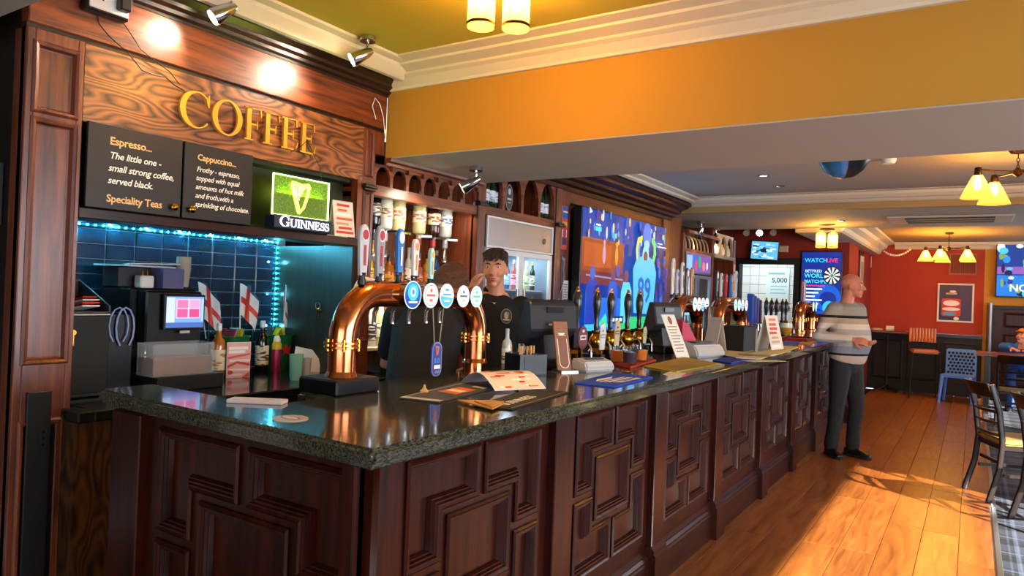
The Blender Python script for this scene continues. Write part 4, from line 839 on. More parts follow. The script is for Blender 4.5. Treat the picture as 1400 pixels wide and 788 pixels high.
# lanyard tag that hangs from the copper tube
lg = T('hanging_tag', 'oval blue hanging tag with a harp on a cord below the copper font', 'tag', (-1.872, 2.33, 1.18))
for s_ in (-1, 1): G().tube([(0, s_*.035, .21), (0, s_*.016, .055)], .0022, 6).build('cord', mat('cord', '#8a8a78', .7), lg)
G().prism(rrect(-.033, -.075, .033, .07, .032, 6), (-.003, 0, 0), (0, 1, 0), (0, 0, 1), (.006, 0, 0)).build('card', mat('tag_blue', '#3a4ea8', .35, coat=.4), lg)
printed('print', [('#8a96d8', rrect(-.031, -.073, .031, .068, .03, 6)), ('#26347a', rrect(-.028, -.07, .028, .065, .027, 6)), ('#c85a5a', [(-.012, .055), (.012, .05), (.006, .018), (-.004, .012)]), ('#26347a', [(-.006, .046), (.004, .044), (.001, .026)]), ('#2a8ae8', 't', '0.0', -.021, -.018, .03, dict(bold=.03)), ('#e8ecf8', rect(-.02, -.042, .02, -.026)), ('#5a6ac0', rect(-.016, -.06, .016, -.05))], PRINT_GLOSS, lg, (.0035, 0, 0), (0, 1, 0), (0, 0, 1))
font((-1.95, 5.32, BT), .62, .072, 1.43, [(.2, 'teal', .05), (.3, 'white', .05), (.4, 'half', .05), (.5, 'cream', .05)],
     [(-.04, 1.5, 1.78, .05, ('white', 'gold')), (.06, 1.5, 1.70, .05, ('silver', 'blue')), (.17, 1.5, 1.76, .05, ('white', 'dark')), (.28, 1.5, 1.72, .055, ('brown', 'white')), (.4, 1.5, 1.73, .055, ('orange', 'gold'))], 'copper beer font with four pale badges beside the second till', base=False)
font((-1.95, 6.42, BT), .8, .072, 1.43, [(.25, 'green', .05), (.37, 'teal', .05), (.49, 'half', .05), (.62, 'pink', .05)],
     [(-.02, 1.5, 1.74, .06, ('black', 'white')), (.12, 1.5, 1.72, .06, ('pale', 'dark')), (.26, 1.5, 1.72, .06, ('red', 'red')), (.44, 1.5, 1.72, .06, ('blue', 'gold')), (.6, 1.5, 1.76, .06, ('white', 'blue'))], 'copper beer font with a red handle in the middle of the bar', base=False)
font((-1.95, 10.1, BT), .8, .072, 1.43, [(.4, 'teal', .06), (.6, 'half', .06)], [(.1, 1.5, 1.78, .07, ('brown', 'red')), (.3, 1.5, 1.78, .08, ('pale', 'dark'))], 'copper beer font at the far end of the bar behind the standing man', base=False)
tb = T('blue_tap_tower', 'tall blue slab taps standing on the far half of the bar', 'beer tap', (-1.95, 7.75, BT))
G().box(-.06, .06, -.22, .25, 0, .04).build('base', CHROME, tb, bevel=.004)
for k in range(4): G().box(-.03, .03, -.2+k*.11, -.12+k*.11, .04, .47-.02*k).build('slab', HM['deepblue'] if k < 3 else HM['black'], tb, bevel=.008)
for k in range(4): G().tube([(.03, -.16+k*.11, .16), (.08, -.16+k*.11, .15), (.085, -.16+k*.11, .09)], .01, 8).build('spout', CHROME, tb, smooth=True)
# ================================================================ HAND PUMPS
def pump(loc, label, hh=.0):
    t = T('hand_pump', label, 'hand pump', loc, 0, 'hand pumps on the bar')
    G().box(-.09, .05, -.035, .035, 0, .03).build('base', BLACK, t, bevel=.004)
    G().lathe([(.044, .03), (.047, .05), (.032, .07), (.046, .10), (.04, .13), (.022, .155), (.028, .165), (.028, .175)], n=18).build('brass_body', BRASS, t, smooth=True)
    G().lathe([(.014, .175), (.017, .2), (.013, .23), (.02, .29), (.027, .34), (.024, .385), (.013, .41)], n=16).build('handle', HM['black'], t, smooth=True)
    G().lathe([(.012, .41), (.012, .418), (.008, .425), (.008, .435), (0, .438)], n=12).build('finial', BRASS, t, smooth=True)
    G().tube([(.03, 0, .1), (.08, 0, .11), (.1, 0, .08), (.1, 0, .02)], .008, 10).build('spout', CHROME, t, smooth=True)
    return t
pp = [PX(px, 455, -1.93) for px in (788, 815, 834, 857, 873)]
for k, p in enumerate(pp): pump((-1.93, p.y, BT), ['hand pump with a tall black handle right beside the first till', 'second black handled hand pump from the first till', 'third black handled hand pump from the first till, in front of the television', 'fourth black handled hand pump from the first till', 'fifth black handled hand pump, nearest the second till'][k])
for k, px in enumerate((1047, 1054, 1061, 1069, 1074)):
    p = PX(px, 440, -1.93); pump((-1.93, p.y, BT), f'{ordn[k]} from the left of the far black hand pumps before the doorway')
CLIPS = [(796, 462, .058, 'round', '#6a1a2a', '#e8dcd0', 'round dark red pump clip with a white band'), (823, 460, .05, 'shield', '#d8d8d4', '#8a8a8a', 'white slanted pump clip'), (843, 455, .05, 'shield', '#c8b088', '#5a3a1a', 'tan pump clip'), (881, 458, .035, 'shield', '#d8c8a0', '#3a6a3a', 'narrow cream pump clip')]
for px, py, r, kd, c1, c2, lb in CLIPS:
    p = PX(px, py, -1.84); c = T('pump_clip', lb+' in front of the hand pumps', 'pump clip', (-1.84, p.y, BT), 0, 'pump clips'); zc = p.z-BT
    P = ell(0, zc, r, r*1.15, 20) if kd == 'round' else [(-r*.7, zc-r*1.6), (r*.5, zc-r*1.6), (r*.9, zc+r*.6), (r*.4, zc+r*1.6), (-r*.6, zc+r*1.3)]
    G().prism(P, (0, 0, 0), (0, 1, 0), (0, 0, 1), (.006, 0, 0)).build('plate', mat('clip_'+c1, c1, .4), c)
    printed('print', [(c2, rect(-r*.6, zc-r*.2, r*.6, zc+r*.25)), (c2, ell(0, zc+r*.65, r*.25, r*.15, 10)), (c1, rect(-r*.45, zc-r*.08, r*.45, zc+r*.12))], PRINT, c, (.0064, 0, 0), (0, 1, 0), (0, 0, 1))
    G().box(-.02, 0, -.006, .006, 0, zc-r).build('stem', CHROME, c)
# ================================================================ TILLS AND THINGS ON THE BAR
def till(loc, rz, label):
    t = T('till', label, 'till', loc, rz)       # screen faces -x (staff); back faces +x
    G().box(-.13, .1, -.12, .12, 0, .05).build('foot', BLACK, t, bevel=.006); G().prism([(-.06, .05), (.05, .05), (.03, .2), (-.04, .2)], (0, -.06, 0), (1, 0, 0), (0, 0, 1), (0, .12, 0)).build('stand', DGREY, t)
    h = G().prism([(-.07, .12), (.02, .16), (.06, .20), (.045, .335), (.03, .35), (-.01, .36)], (0, -.17, 0), (1, 0, 0), (0, 0, 1), (0, .34, 0)).build('screen_housing', DGREY, t, bevel=.008)
    G().box(.048, .056, -.06, .06, .29, .32).build('vent', BLACK, h); G().box(.058, .064, -.05, .05, .225, .235).build('label_strip', LGREY, h)
    G().box(-.01, .04, .172, .2, .1, .33).build('card_slot', BLACK, t, bevel=.004)
    return t
p = PX(745, 470, -1.88); till((-1.88, p.y+.02, BT), -.25, 'black till seen from behind, near the white box on the bar')
p = PX(905, 460, -1.88); till((-1.88, p.y, BT), -.2, 'smaller looking black till behind the leaning white menu')
nb = T('napkin_caddy', 'black caddy holding wooden stirrers beside the first till', 'caddy', PZ(718, 512, BT).to_tuple(), -.45)
G().box(-.07, .07, -.075, .075, 0, .008).box(-.07, -.064, -.075, .075, 0, .1).box(.064, .07, -.075, .075, 0, .1).box(-.064, .064, -.075, -.069, 0, .1).box(-.064, .064, .069, .075, 0, .1).box(-.003, .003, -.069, .069, 0, .1).build('box', BLACK, nb)
random.seed(2)
for k in range(16): G().obox((-.05+.09*random.random(), -.06+.008*k, .075), (.004, 0, 0), (0, .0012, 0), (.0, .004*random.uniform(-1, 1), .06)).build('stirrer', mat('stirrer_wood', '#d8a868', .6), nb)
G().box(.071, .072, -.05, .05, .02, .09).build('sticker', DGREY, nb)
lm_ = T('leaning_beer_menu', 'brown wooden beer menu panel leaning on a steel stand', 'menu', PZ(772, 508, BT).to_tuple(), -.5)
G().obox((-.035, 0, .125), (-.035*.9, 0, .122), (0, .042, 0), (.006, 0, .0018)).build('board', mat('menu_brown', '#8a5a3a', .45), lm_, bevel=.002)
u_, v_ = (0, 1, 0), (-.035, 0, .122)
printed('print', [('#f0dcc0', rrect(-.03, .012, .03, .225, .03)), ('#7a4a30', rrect(-.026, .016, .026, .221, .026)), ('#f4ece0', ell(0, .2, .023, .018, 16)), ('#f0dcc0', rect(-.023, .18, .023, .182))], PRINT, lm_, (.0068, 0, .004), u_, v_)
G().obox((.0, 0, .004), (.05, 0, 0), (0, .05, 0), (0, 0, .004)).build('foot', STEEL, lm_)
wb = T('receipt_box', 'white rounded card reader box beside the leaning brown menu', 'card reader', PZ(810, 507, BT).to_tuple(), -.35)
G().prism([(-.06, 0), (.06, 0), (.065, .02), (.05, .05), (-.02, .065), (-.06, .06)], (0, -.1, 0), (1, 0, 0), (0, 0, 1), (0, .2, 0)).build('body', LGREY, wb, bevel=.008, seg=2); G().box(-.04, .02, -.06, .06, .06, .064).build('keypad', DGREY, wb)
wb = T('receipt_printer', 'white receipt box beside the leaning white menu', 'printer', PZ(958, 487, BT).to_tuple(), -.3)
G().prism([(-.09, 0), (.09, 0), (.09, .03), (.06, .08), (-.06, .1), (-.09, .09)], (0, -.16, 0), (1, 0, 0), (0, 0, 1), (0, .32, 0)).build('body', LGREY, wb, bevel=.01, seg=2); G().box(-.05, .03, -.1, .1, .092, .1).build('slot', DGREY, wb)
for k, (px, py, c, lb) in enumerate(((844, 496, '#d8681e', 'glass of amber ale by the hand pumps'), (861, 499, '#4a3040', 'glass of dark ale between two amber glasses'), (875, 495, '#d87024', 'second glass of amber ale nearer the second till'))):
    t = T('sample_glass', lb, 'glass', PZ(px, py, BT+.0146).to_tuple(), 0, 'ale glasses'); G().lathe([(.034, 0), (.04, .01), (.047, .095), (.045, .095), (.038, .012), (0, .012)], n=16).build('tumbler', CLEAR, t, smooth=True); G().lathe([(0, .012), (.037, .013), (.042, .07), (0, .07)], n=14).build('ale', mat('ale'+str(k), c, .15, coat=.4), t, smooth=True)
# flat mats and papers
def flat(name, label, cat, pxs, th, m, shapes=None, z=BT, bevel=.002, soft=False):
    """thin sheet given by the photo pixels of its corners, lying on the bar top"""
    P = [PZ(x, y, z) for x, y in pxs]; c = sum(P, V3())/len(P); t = T(name, label, cat, (c.x, c.y, z))
    poly = [(q.x-c.x, q.y-c.y) for q in P]
    G().prism(poly, (0, 0, .0003), (1, 0, 0), (0, 1, 0), (0, 0, th)).build('sheet', m, t, bevel=min(bevel, th*.3))
    if shapes:
        u = V3((P[1].x-P[0].x, P[1].y-P[0].y, 0)); v = V3((P[3].x-P[0].x, P[3].y-P[0].y, 0)); lu, lv = u.length, v.length
        printed('print', [((s_[0],)+(s_[1], s_[2], s_[3]*lu, s_[4]*lv, s_[5]*lv)+tuple(s_[6:])) if s_[1] == 't' else (s_[0], [(a*lu, b_*lv) for a, b_ in s_[1]]) for s_ in shapes], PRINT, t, (P[0].x-c.x, P[0].y-c.y, th+.0004), u, v, dz=.0002)
    return t
flat('bar_towel', 'blue bar towel with white lettering near the bar edge', 'bar towel', [(785, 525), (840, 531), (893, 517), (838, 511)], .006, mat('towel_blue', '#1a46b8', .85), [('#e8e4ee', [(.15, .35), (.3, .2), (.34, .5), (.2, .66)]), ('#d8d0e8', [(.36, .2), (.44, .2), (.5, .7), (.42, .72)]), ('#e8e4ee', [(.5, .2), (.6, .25), (.66, .75), (.54, .7)]), ('#d8d0e8', [(.66, .25), (.84, .3), (.88, .75), (.74, .75)]), ('#2a50c8', [(.72, .4), (.8, .42), (.8, .6), (.74, .6)])])
flat('bar_mat', 'yellow ridged bar mat beyond the blue towel', 'bar mat', [(880, 502), (925, 510), (985, 499), (935, 490)], .008, mat('mat_yellow', '#b89a28', .7), [('#8a7010', rect(.05+.09*k, .05, .07+.09*k, .95)) for k in range(10)])
flat('bar_towel', 'red folded bar towel under the ale glasses', 'bar towel', [(836, 499), (862, 505), (897, 495), (870, 487)], .014, mat('towel_red', '#a8341a', .85))
flat('bar_mat', 'small blue bar mat in the middle of the bar', 'bar mat', [(974, 494), (1000, 498), (1035, 491), (1010, 486)], .008, mat('mat_blue', '#1a3aa0', .7), [('#d8d8b0', rect(.2, .3, .85, .75))])
flat('paper_sheet', 'small white paper beside the yellow mat', 'paper', [(906, 512), (920, 517), (938, 511), (920, 507)], .0008, PAPER)
for k, (q, c, lb) in enumerate(([[(978, 484), (1005, 489), (1035, 481), (1008, 477)], '#d8c890', 'cream paper placemat next to the black holder'], [[(1006, 490), (1040, 492), (1062, 484), (1030, 481)], '#d8d0b0', 'pale paper placemat beyond the small blue mat'], [[(1040, 482), (1068, 484), (1092, 475), (1064, 473)], '#e0c878', 'yellow paper placemat near the tent card'], [[(1058, 472), (1080, 474), (1100, 467), (1078, 465)], '#2a58b0', 'blue mat near the end of the bar'], [[(1092, 470), (1106, 472), (1116, 467), (1104, 464)], '#d8a858', 'orange mat by the standing man'])):
    flat('placemat', lb, 'placemat', q, .004, mat('pm'+str(k), c, .8), [('#8a8050', rect(.2, .3, .8, .5))] if k < 3 else None, z=BT+.0088 if k < 2 else BT)
flat('bar_runner', 'black rubber bar runner with white lettering', 'bar runner', [(700, 562), (778, 538), (725, 533), (648, 556)], .005, mat('rubber', '#14120f', .6), [('#f0ead8', 't', 'GUINNESS', .10, .34, .40, dict(bold=.02)), ('#8a7a4a', rect(.04, .06, .96, .1))])
flat('bar_runner', 'grey edged bar runner with orange print behind the wooden coaster', 'bar runner', [(546, 546), (600, 552), (700, 526), (640, 521)], .006, mat('rubber2', '#3a3630', .55), [('#b8b8b8', rect(0, 0, 1, .06)), ('#d0d0d0', rect(0, .0, .03, 1)), ('#d8602a', [(.2, .35), (.8, .3), (.85, .55), (.3, .6)]), ('#f0dcc8', [(.25, .42), (.75, .38), (.78, .46), (.3, .5)]), ('#f0dcc8', [(.5, .66), (.92, .62), (.92, .68), (.5, .72)])])
bm_ = T('beer_mat', 'round beige beer mat near the left end of the bar', 'beer mat', PZ(397, 573, BT).to_tuple()); G().cyl((0, 0, .0003), (0, 0, .0023), .05, n=32).build('disc', mat('card', '#c8b090', .8), bm_)
printed('print', [('#b89878', ell(0, 0, .048, .048, 32)), ('#7a3a2a', ell(0, 0, .036, .02, 24)), ('#d8c4a0', ell(0, 0, .03, .013, 20))], PRINT, bm_, (0, 0, .0024), (1, 0, 0), (0, 1, 0))
wc = T('wooden_coaster', 'flat folded wooden coaster on the granite near the bar edge', 'coaster', PZ(664, 553, BT+.0058).to_tuple(), -.35)
G().prism([(-.09, -.055), (.11, -.05), (.03, .06), (-.03, .06)], (0, 0, .0003), (1, 0, 0), (0, 1, 0), (0, 0, .006)).prism([(-.03, -.03), (.1, -.045), (.03, .055)], (0, 0, .0066), (1, 0, 0), (0, 1, 0), (0, 0, .005)).build('slats', wood('coaster_wood', '#a86a1e', '#d89a3e', 'X', 2, .5), wc, bevel=.0015)
cn = T('bottle_stopper', 'tiny straw coloured stopper standing on the bar runner', 'stopper', PZ(580, 536, BT+.006).to_tuple()); G().lathe([(.016, 0), (.016, .004), (.006, .014), (.004, .026), (0, .028)], n=12).build('cone', mat('straw', '#c89a58', .6), cn, smooth=True)
# curved leaflet
lf = T('curved_leaflet', 'glossy food leaflet curling up off the bar beside the copper column', 'leaflet', PZ(690, 528, BT+.007).to_tuple(), -.42)
pts = [(-.15+.03*k, .055*math.sin(math.pi*min(1, k/9.))**1.0*(1 if k < 9 else 0)+.001) for k in range(10)]
g = G(); pr = [(x, z) for x, z in pts]+[(x, z+.0015) for x, z in pts[::-1]]
g.prism(pr, (0, -.12, 0), (1, 0, 0), (0, 0, 1), (0, .24, 0)).build('sheet', mat('leaflet_paper', '#e4d4dc', .3, coat=.4), lf, smooth=True)
R = random.Random(4)
for k in range(3, 9):
    (x0, z0), (x1, z1) = pts[k], pts[k+1]; u = (x1-x0, 0, z1-z0); l = math.hypot(x1-x0, z1-z0)
    printed('print', [('#e8cdb8', rect(-.115, 0, .115, l))]+[(R.choice(['#c8301a', '#f4ece4', '#d8602a', '#f0d0a0']), rect(a, l*b_, a+R.uniform(.02, .05), l*(b_+.3))) for a, b_ in [(R.uniform(-.11, .06), R.uniform(0, .65)) for _ in range(7)]], PRINT_GLOSS, lf, (x0, 0, z0+.0018), (0, 1, 0) if False else (0, -1, 0), u)
# leaning white menu, tent cards, holder
mn = T('leaning_menu', 'tall white typed menu leaning against the second till', 'menu', PZ(934, 490, BT).to_tuple(), -.3)
G().obox((-.07, 0, .14), (-.07, 0, .139), (0, .07, 0), (.0015, 0, .0008)).build('sheet', PAPER, mn)
printed('print', [('#efe8d8', rect(-.069, .002, .069, .308)), ('#8a5a4a', ell(0, .27, .02, .03, 14))]+[('#7a7068', rect(-.05, .22-k*.022, .05-.012*(k % 3), .226-k*.022)) for k in range(9)], PRINT, mn, (.0016, 0, .001), (0, 1, 0), (-.07, 0, .139))
hd_ = T('menu_holder', 'black open menu holder box on the bar', 'menu holder', PZ(1010, 481, BT).to_tuple(), -.1)
G().box(-.09, .09, -.14, .14, 0, .2).build('box', BLACKMATT, hd_, bevel=.004); G().box(.091, .095, .09, .13, .0, .18).build('edge', mat('tan_strip', '#8a7a60', .5), hd_)
def tent(loc, rz, w, h, d, label, name='tent_card'):
    t = T(name, label, 'menu card', loc, rz)
    for s_ in (1, -1):
        o = G().prism([(s_*d, 0), (s_*d-s_*.002, 0), (0, h), (s_*.002, h)], (0, -w/2, 0), (1, 0, 0), (0, 0, 1), (0, w, 0)).build('face', mat('tent_paper', '#e8dccc', .5), t)
    L_ = math.hypot(d, h); R = random.Random(int(w*1000))
    printed('print', [('#ead8c4', rect(-w/2+.003, .004, w/2-.003, L_-.004))]+[(R.choice(['#d0402a', '#f6efe6', '#e07a6a', '#d86a3a', '#c8a080']), rect(-w/2+.01+R.random()*w*.2, L_*q, w/2-.01-R.random()*w*.3, L_*q+L_*.07)) for q in (.08, .2, .32, .46, .58, .7, .84)], PRINT, t, (d+.0006, 0, 0), (0, 1, 0), (-d, 0, h))
    return t
tent(PZ(1052, 478, BT).to_tuple(), -.15, .26, .28, .07, 'cream and red tent card beyond the black menu holder')
tent(PZ(977, 482, BT).to_tuple(), .9, .16, .26, .05, 'grey and cream tent card in front of the black menu holder')
gb = T('beer_goblet', 'stemmed goblet of golden beer on the far bar', 'glass', PZ(1074, 470, BT+.0046).to_tuple())
G().lathe([(.045, 0), (.045, .006), (.008, .012), (.008, .05), (.05, .1), (.06, .15), (.055, .2), (.053, .2), (.057, .15), (.047, .102), (0, .06)], n=18).build('glass', CLEAR, gb, smooth=True); G().lathe([(0, .06), (.046, .103), (.056, .15), (0, .15)], n=16).build('beer', mat('golden_beer', '#d8921a', .15, coat=.3), gb, smooth=True); G().lathe([(.056, .15), (.054, .19), (0, .19)], n=16).build('foam', mat('foam', '#f0e8d8', .8), gb, smooth=True)
rt = T('red_tray', 'red drip tray at the far end of the bar', 'tray', PZ(1097, 466, BT).to_tuple()); G().box(-.2, .1, -.3, .35, 0, .012).box(-.2, .1, -.3, -.28, .012, .03).box(-.2, .1, .33, .35, .012, .03).box(-.2, -.18, -.28, .33, .012, .03).box(.08, .1, -.28, .33, .012, .03).build('tray', mat('tray_red', '#9a1a12', .35), rt)
bt = bottle('spirit', PZ(712, 500, BT+0).to_tuple() if False else (-1.98, 3.03, BT), 'clear bottle standing behind the stirrer caddy', GL['clear'], L1('#e8e4d8', '#4a6a8a'), CAPC['silver'], None, 0, .7)
pk = T('pink_till_roll', 'pink folded card display beside the copper font', 'card', (-1.72, PX(936, 470, -1.72).y, BT)); G().prism([(-.1, 0), (.1, 0), (.1, .06), (-.02, .2), (-.1, .24)], (0, -.03, 0), (.3, .9, 0), (0, 0, 1), (.06, -.02, 0)).build('card', mat('pink_card', '#c83a5a', .5), pk)
sp_ = T('steel_column', 'polished steel column standing by the second copper font', 'column', (-1.8, 5.72, BT)); G().lathe([(.06, 0), (.06, .02), (.04, .03), (.04, .3), (.045, .33), (0, .34)], n=20).build('post', CHROME, sp_, smooth=True)
# ================================================================ ON THE BACK COUNTER (coffee end)
KZ = .95
cm = T('coffee_machine', 'black bean to cup coffee machine with a lit touch screen', 'coffee machine', (-3.38, 1.93, KZ))
ya, yb = PX(197, 480, -3.2).y-1.93, PX(287, 480, -3.2).y-1.93
G().box(-.22, .05, ya, yb, .0, .47).build('body', BLACK, cm, bevel=.008)
G().box(-.22, .3, ya+.0, yb, 0, .069).build('drip_tray', BLACKMATT, cm, bevel=.004)
G().box(.05, .13, ya+.03, yb-.02, .2, .46).build('head', BLACK, cm, bevel=.008)
s0, s1 = PX(222, 425, -3.25).y-1.93, PX(273, 425, -3.25).y-1.93
sc_ = G().obox((.15, (s0+s1)/2, .36), (.012, 0, 0), (0, (s1-s0)/2+.008, 0), (0, 0, .085)).build('touch_screen', BLACK, cm, bevel=.003)
w_ = s1-s0
printed('screen', [('#7aa8e8', rect(0, 0, w_, .15)), ('#c8d8f8', rect(0, .02, w_*.22, .145)), ('#4a6ab8', rect(0, 0, w_, .025)), ('#f0b8d8', rect(w_*.24, .045, w_*.9, .14)), ('#e85a98', rect(w_*.28, .05, w_*.56, .09)), ('#d84a8a', rect(w_*.6, .05, w_*.87, .09)), ('#e878a8', rect(w_*.28, .096, w_*.56, .134)), ('#f0a0c8', rect(w_*.6, .096, w_*.87, .134)), ('#f8f0ff', rect(w_*.57, .045, w_*.59, .14)), ('#a8c8f8', rect(w_*.92, .03, w_*.98, .14))], SCREEN, sc_, (.1625, s0, .285), (0, 1, 0), (0, 0, 1))
G().box(.162, .166, (s0+s1)/2-.025, (s0+s1)/2+.025, .258, .27).build('name_plate', LGREY, cm)
G().cyl((.1, ya+.05, .2), (.1, ya+.05, .16), .01, n=10).build('steam_wand', CHROME, cm)
tb_ = T('milk_tub', 'clear tub half full of brown liquid in front of the coffee machine', 'tub', (-3.16, 1.93, 1.02))
t0, t1 = PX(199, 480, -3.16).y-1.93, PX(282, 480, -3.16).y-1.93
G().box(-.07, .065, t0, t1, 0, .004).box(-.07, -.066, t0, t1, 0, .15).box(.061, .065, t0, t1, 0, .15).box(-.066, .061, t0, t0+.004, 0, .15).box(-.066, .061, t1-.004, t1, 0, .15).build('tub', frosted('cloudy_plastic', '#dfe6ea', .13), tb_)
G().box(-.062, .057, t0+.008, t1-.008, .006, .085).build('liquid', mat('tea_brown', '#7a4420', .3, coat=.3), tb_)
lc = T('grinder_cabinet', 'black locked cabinet with a key in its door beside the coffee machine', 'cabinet', (-3.25, 1.58, KZ))
l0, l1 = 1.448-1.58, PX(190, 480, -3.15).y-1.58
lc_b = G().box(-.2, .1, l0, l1-.03, .0, .36).build('body', BLACK, lc, bevel=.006)
G().box(.1, .112, l0+.005, l1-.14, .02, .35).build('door', BLACKMATT, lc, bevel=.003); G().box(.1, .114, l0+.005, l1-.14, .352, .358).build('trim', LGREY, lc)
G().cyl((.112, l0+.05, .28), (.122, l0+.05, .28), .012, n=14).build('lock', BRASS, lc); G().box(.118, .121, l0+.046, l0+.054, .225, .285).build('key', BRASS, lc)
hp_ = T('paper_tray', 'open black tray of receipts on the locked cabinet', 'tray', (-3.27, 1.55, KZ+.361)); G().prism([(-.16, 0), (.12, 0), (.12, .03), (-.05, .1), (-.16, .14)], (0, -.09, 0), (1, 0, 0), (0, 0, 1), (0, .008, 0)).prism([(-.16, 0), (.12, 0), (.12, .03), (-.05, .1), (-.16, .14)], (0, .1, 0), (1, 0, 0), (0, 0, 1), (0, .008, 0)).box(-.16, -.15, -.09, .1, 0, .14).box(-.16, .12, -.09, .1, 0, .006).build('tray', DGREY, hp_)
for k, c in enumerate(('#e8e4e0', '#c83a2a', '#d8d4d0', '#b82a1a')): G().obox((.06-.03*k, .02+.015*k, .02+.012*k), (.05, .01, .01), (-.008, .04, 0), (0, 0, .003)).build('receipt', mat('receipt'+c, c, .7), hp_)
cbs = T('cable_loop', 'looped pale cable hanging on the side of the coffee machine', 'cable', PX(172, 430, -3.14).to_tuple())
G().tube([(0, .04*math.sin(a)*1.0, -.06+.09*math.cos(a)) for a in [math.radians(q*30-150) for q in range(11)]], .004, 6).tube([(0.004, -.03+.06*math.sin(a)*.7, -.05+.08*math.cos(a)) for a in [math.radians(q*30-150) for q in range(11)]], .003, 6).build('cable', mat('cable_blue', '#8a9ac8', .4), cbs, smooth=True)
# on top of the machine
mz = KZ+.47
def mtop(px, x=-3.4): return (x, PX(px, 392, x).y, mz+.0005)
t = T('adaptor_plug', 'white plug adaptor on top of the coffee machine', 'plug', mtop(197)); G().box(-.03, .03, -.035, .035, 0, .06).build('body', WHITE, t, bevel=.006); G().box(-.005, .005, -.015, -.009, .06, .085).box(-.005, .005, .009, .015, .06, .085).build('pin', BRASS, t)
t = T('small_box', 'small purple grey box on top of the coffee machine', 'box', mtop(228)); G().box(-.06, .06, -.055, .055, 0, .1).build('carton', mat('lilac_card', '#5a5a86', .6), t, bevel=.003)
t = T('stacked_cups', 'stack of clear plastic cups on top of the coffee machine', 'cups', mtop(250))
for k in range(4): G().lathe([(.026, .0), (.036, .1), (.034, .1), (.024, .003)], (0, 0, .01+k*.018), 14).build('cup', mat('cup_plastic', '#c8b8a0', .25, trans=.3), t, smooth=True)
t = T('newspaper', 'folded pale newspaper lying above the coffee machine', 'newspaper', (-3.5, PX(190, 370, -3.5).y, mz+.102)); G().obox((0, 0, .004), (.1, .02, .0), (-.02, .16, 0), (0, 0, .004)).obox((0.01, 0.04, .012), (.09, -.01, .006), (.02, .12, .004), (0, 0, .003)).build('paper', mat('newsprint', '#c8d0d8', .8), t)
t2 = T('storage_crate', 'dark crate behind the adaptor on the coffee machine', 'crate', (-3.52, PX(178, 380, -3.52).y, mz+.0005)); G().box(-.07, .07, -.1, .2, 0, .1).build('crate', DGREY, t2, bevel=.004)
# buckets
for k, (px, lb) in enumerate(((318, 'green ice bucket with a red star behind the syrup bottle'), (378, 'green ice bucket with a red star beside the tiled corner'))):
    y = PX(px, 460, -3.55).y; bk = T('ice_bucket', lb, 'bucket', (-3.55, y, KZ), 0, 'green ice buckets')
    G().lathe([(.075, 0), (.095, .2), (.1, .205), (.097, .21), (.09, .2), (.07, .006), (0, .006)], n=24).build('pail', mat('bucket_green', '#0c5a26', .3, coat=.4), bk, smooth=True)
    star = [((.045 if q % 2 == 0 else .019)*math.sin(math.pi*q/5), (.045 if q % 2 == 0 else .019)*math.cos(math.pi*q/5)) for q in range(10)]
    printed('star', [('#c8201a', star)], PRINT, bk, (.09, 0, .12), (0, 1, 0), (-.1, 0, 1), .003)
    R = random.Random(k+3)
    for q in range(7):
        a = q*.9; c = R.choice(['#16161a', '#d8b820', '#2a2a30', '#b8b8c0', '#7a1a2a', '#16161a'])
        G().obox((.05*math.cos(a), .05*math.sin(a), .2), (.03, .01*R.uniform(-1, 1), 0), (.004*R.uniform(-1, 1), .006, 0), (R.uniform(-.02, .02), R.uniform(-.02, .02), .05)).build('snack_packet', mat('packet'+c, c, .35, coat=.3), bk, bevel=.002)
def flag(base, h, w, hh, label, yaw, lean):
    t = T('flag', label, 'flag', base, yaw, 'small cross flags')
    G().tube([(0, 0, 0), (0, lean, h)], .003, 6).build('stick', WHITE, t)
    nx, ny = 14, 10; vs, fs, cs_ = [], [], []
    for j in range(ny+1):
        for i in range(nx+1):
            u, v = i/nx, j/ny
            sag = .55*u*u+.25*u
            vs.append((.018*math.sin(u*7+v*2)*u, lean*(1-hh*v/h)+w*u*(.75-.15*v), h-hh*v-hh*sag*.7))
    for j in range(ny):
        for i in range(nx):
            fs.append((j*(nx+1)+i, j*(nx+1)+i+1, (j+1)*(nx+1)+i+1, (j+1)*(nx+1)+i)); u, v = (i+.5)/nx, (j+.5)/ny
            cs_.append(srgb('#c8302a') if abs(u-.5) < .11 or abs(v-.5) < .13 else srgb('#e2e8ee'))
    me = bpy.data.meshes.new('cloth'); me.from_pydata(vs, [], fs); at = me.color_attributes.new('Col', 'FLOAT_COLOR', 'CORNER')
    for p_, c in zip(me.polygons, cs_):
        p_.use_smooth = True
        for li in p_.loop_indices: at.data[li].color = c
    me.materials.append(PRINT); link('cloth', me, t)
yv = lambda px: PX(px, 410, -3.5).y
flag((-3.5, yv(277)+.03, KZ+.2), .31, .17, .2, 'white flag with a red cross in front of the machine screen', 0, -.06)
flag((-3.5, yv(330), KZ+.2), .31, .16, .18, 'middle white flag with a red cross above the buckets', 0, -.01)
flag((-3.5, yv(392)-.01, KZ+.2), .31, .10, .2, 'narrow drooping white flag with a red cross by the tiled corner', .9, 0)
def on_counter(px, py): return PZ(px, py, KZ).to_tuple()
bottle('spirit', on_counter(297, 516), 'amber syrup bottle with a cream label left of the pink card', GL['amber'], L1('#f0e4c8', '#d08a3a'), CAPC['white'], 'syrup bottles', .3, 1.0, name='syrup_bottle')
bottle('spirit', on_counter(357, 508), 'dark syrup bottle with a cream label right of the pink card', GL['dark'], L1('#f0e8d0', '#5a4a3a'), CAPC['white'], 'syrup bottles', 2.3, 1.02, name='syrup_bottle')
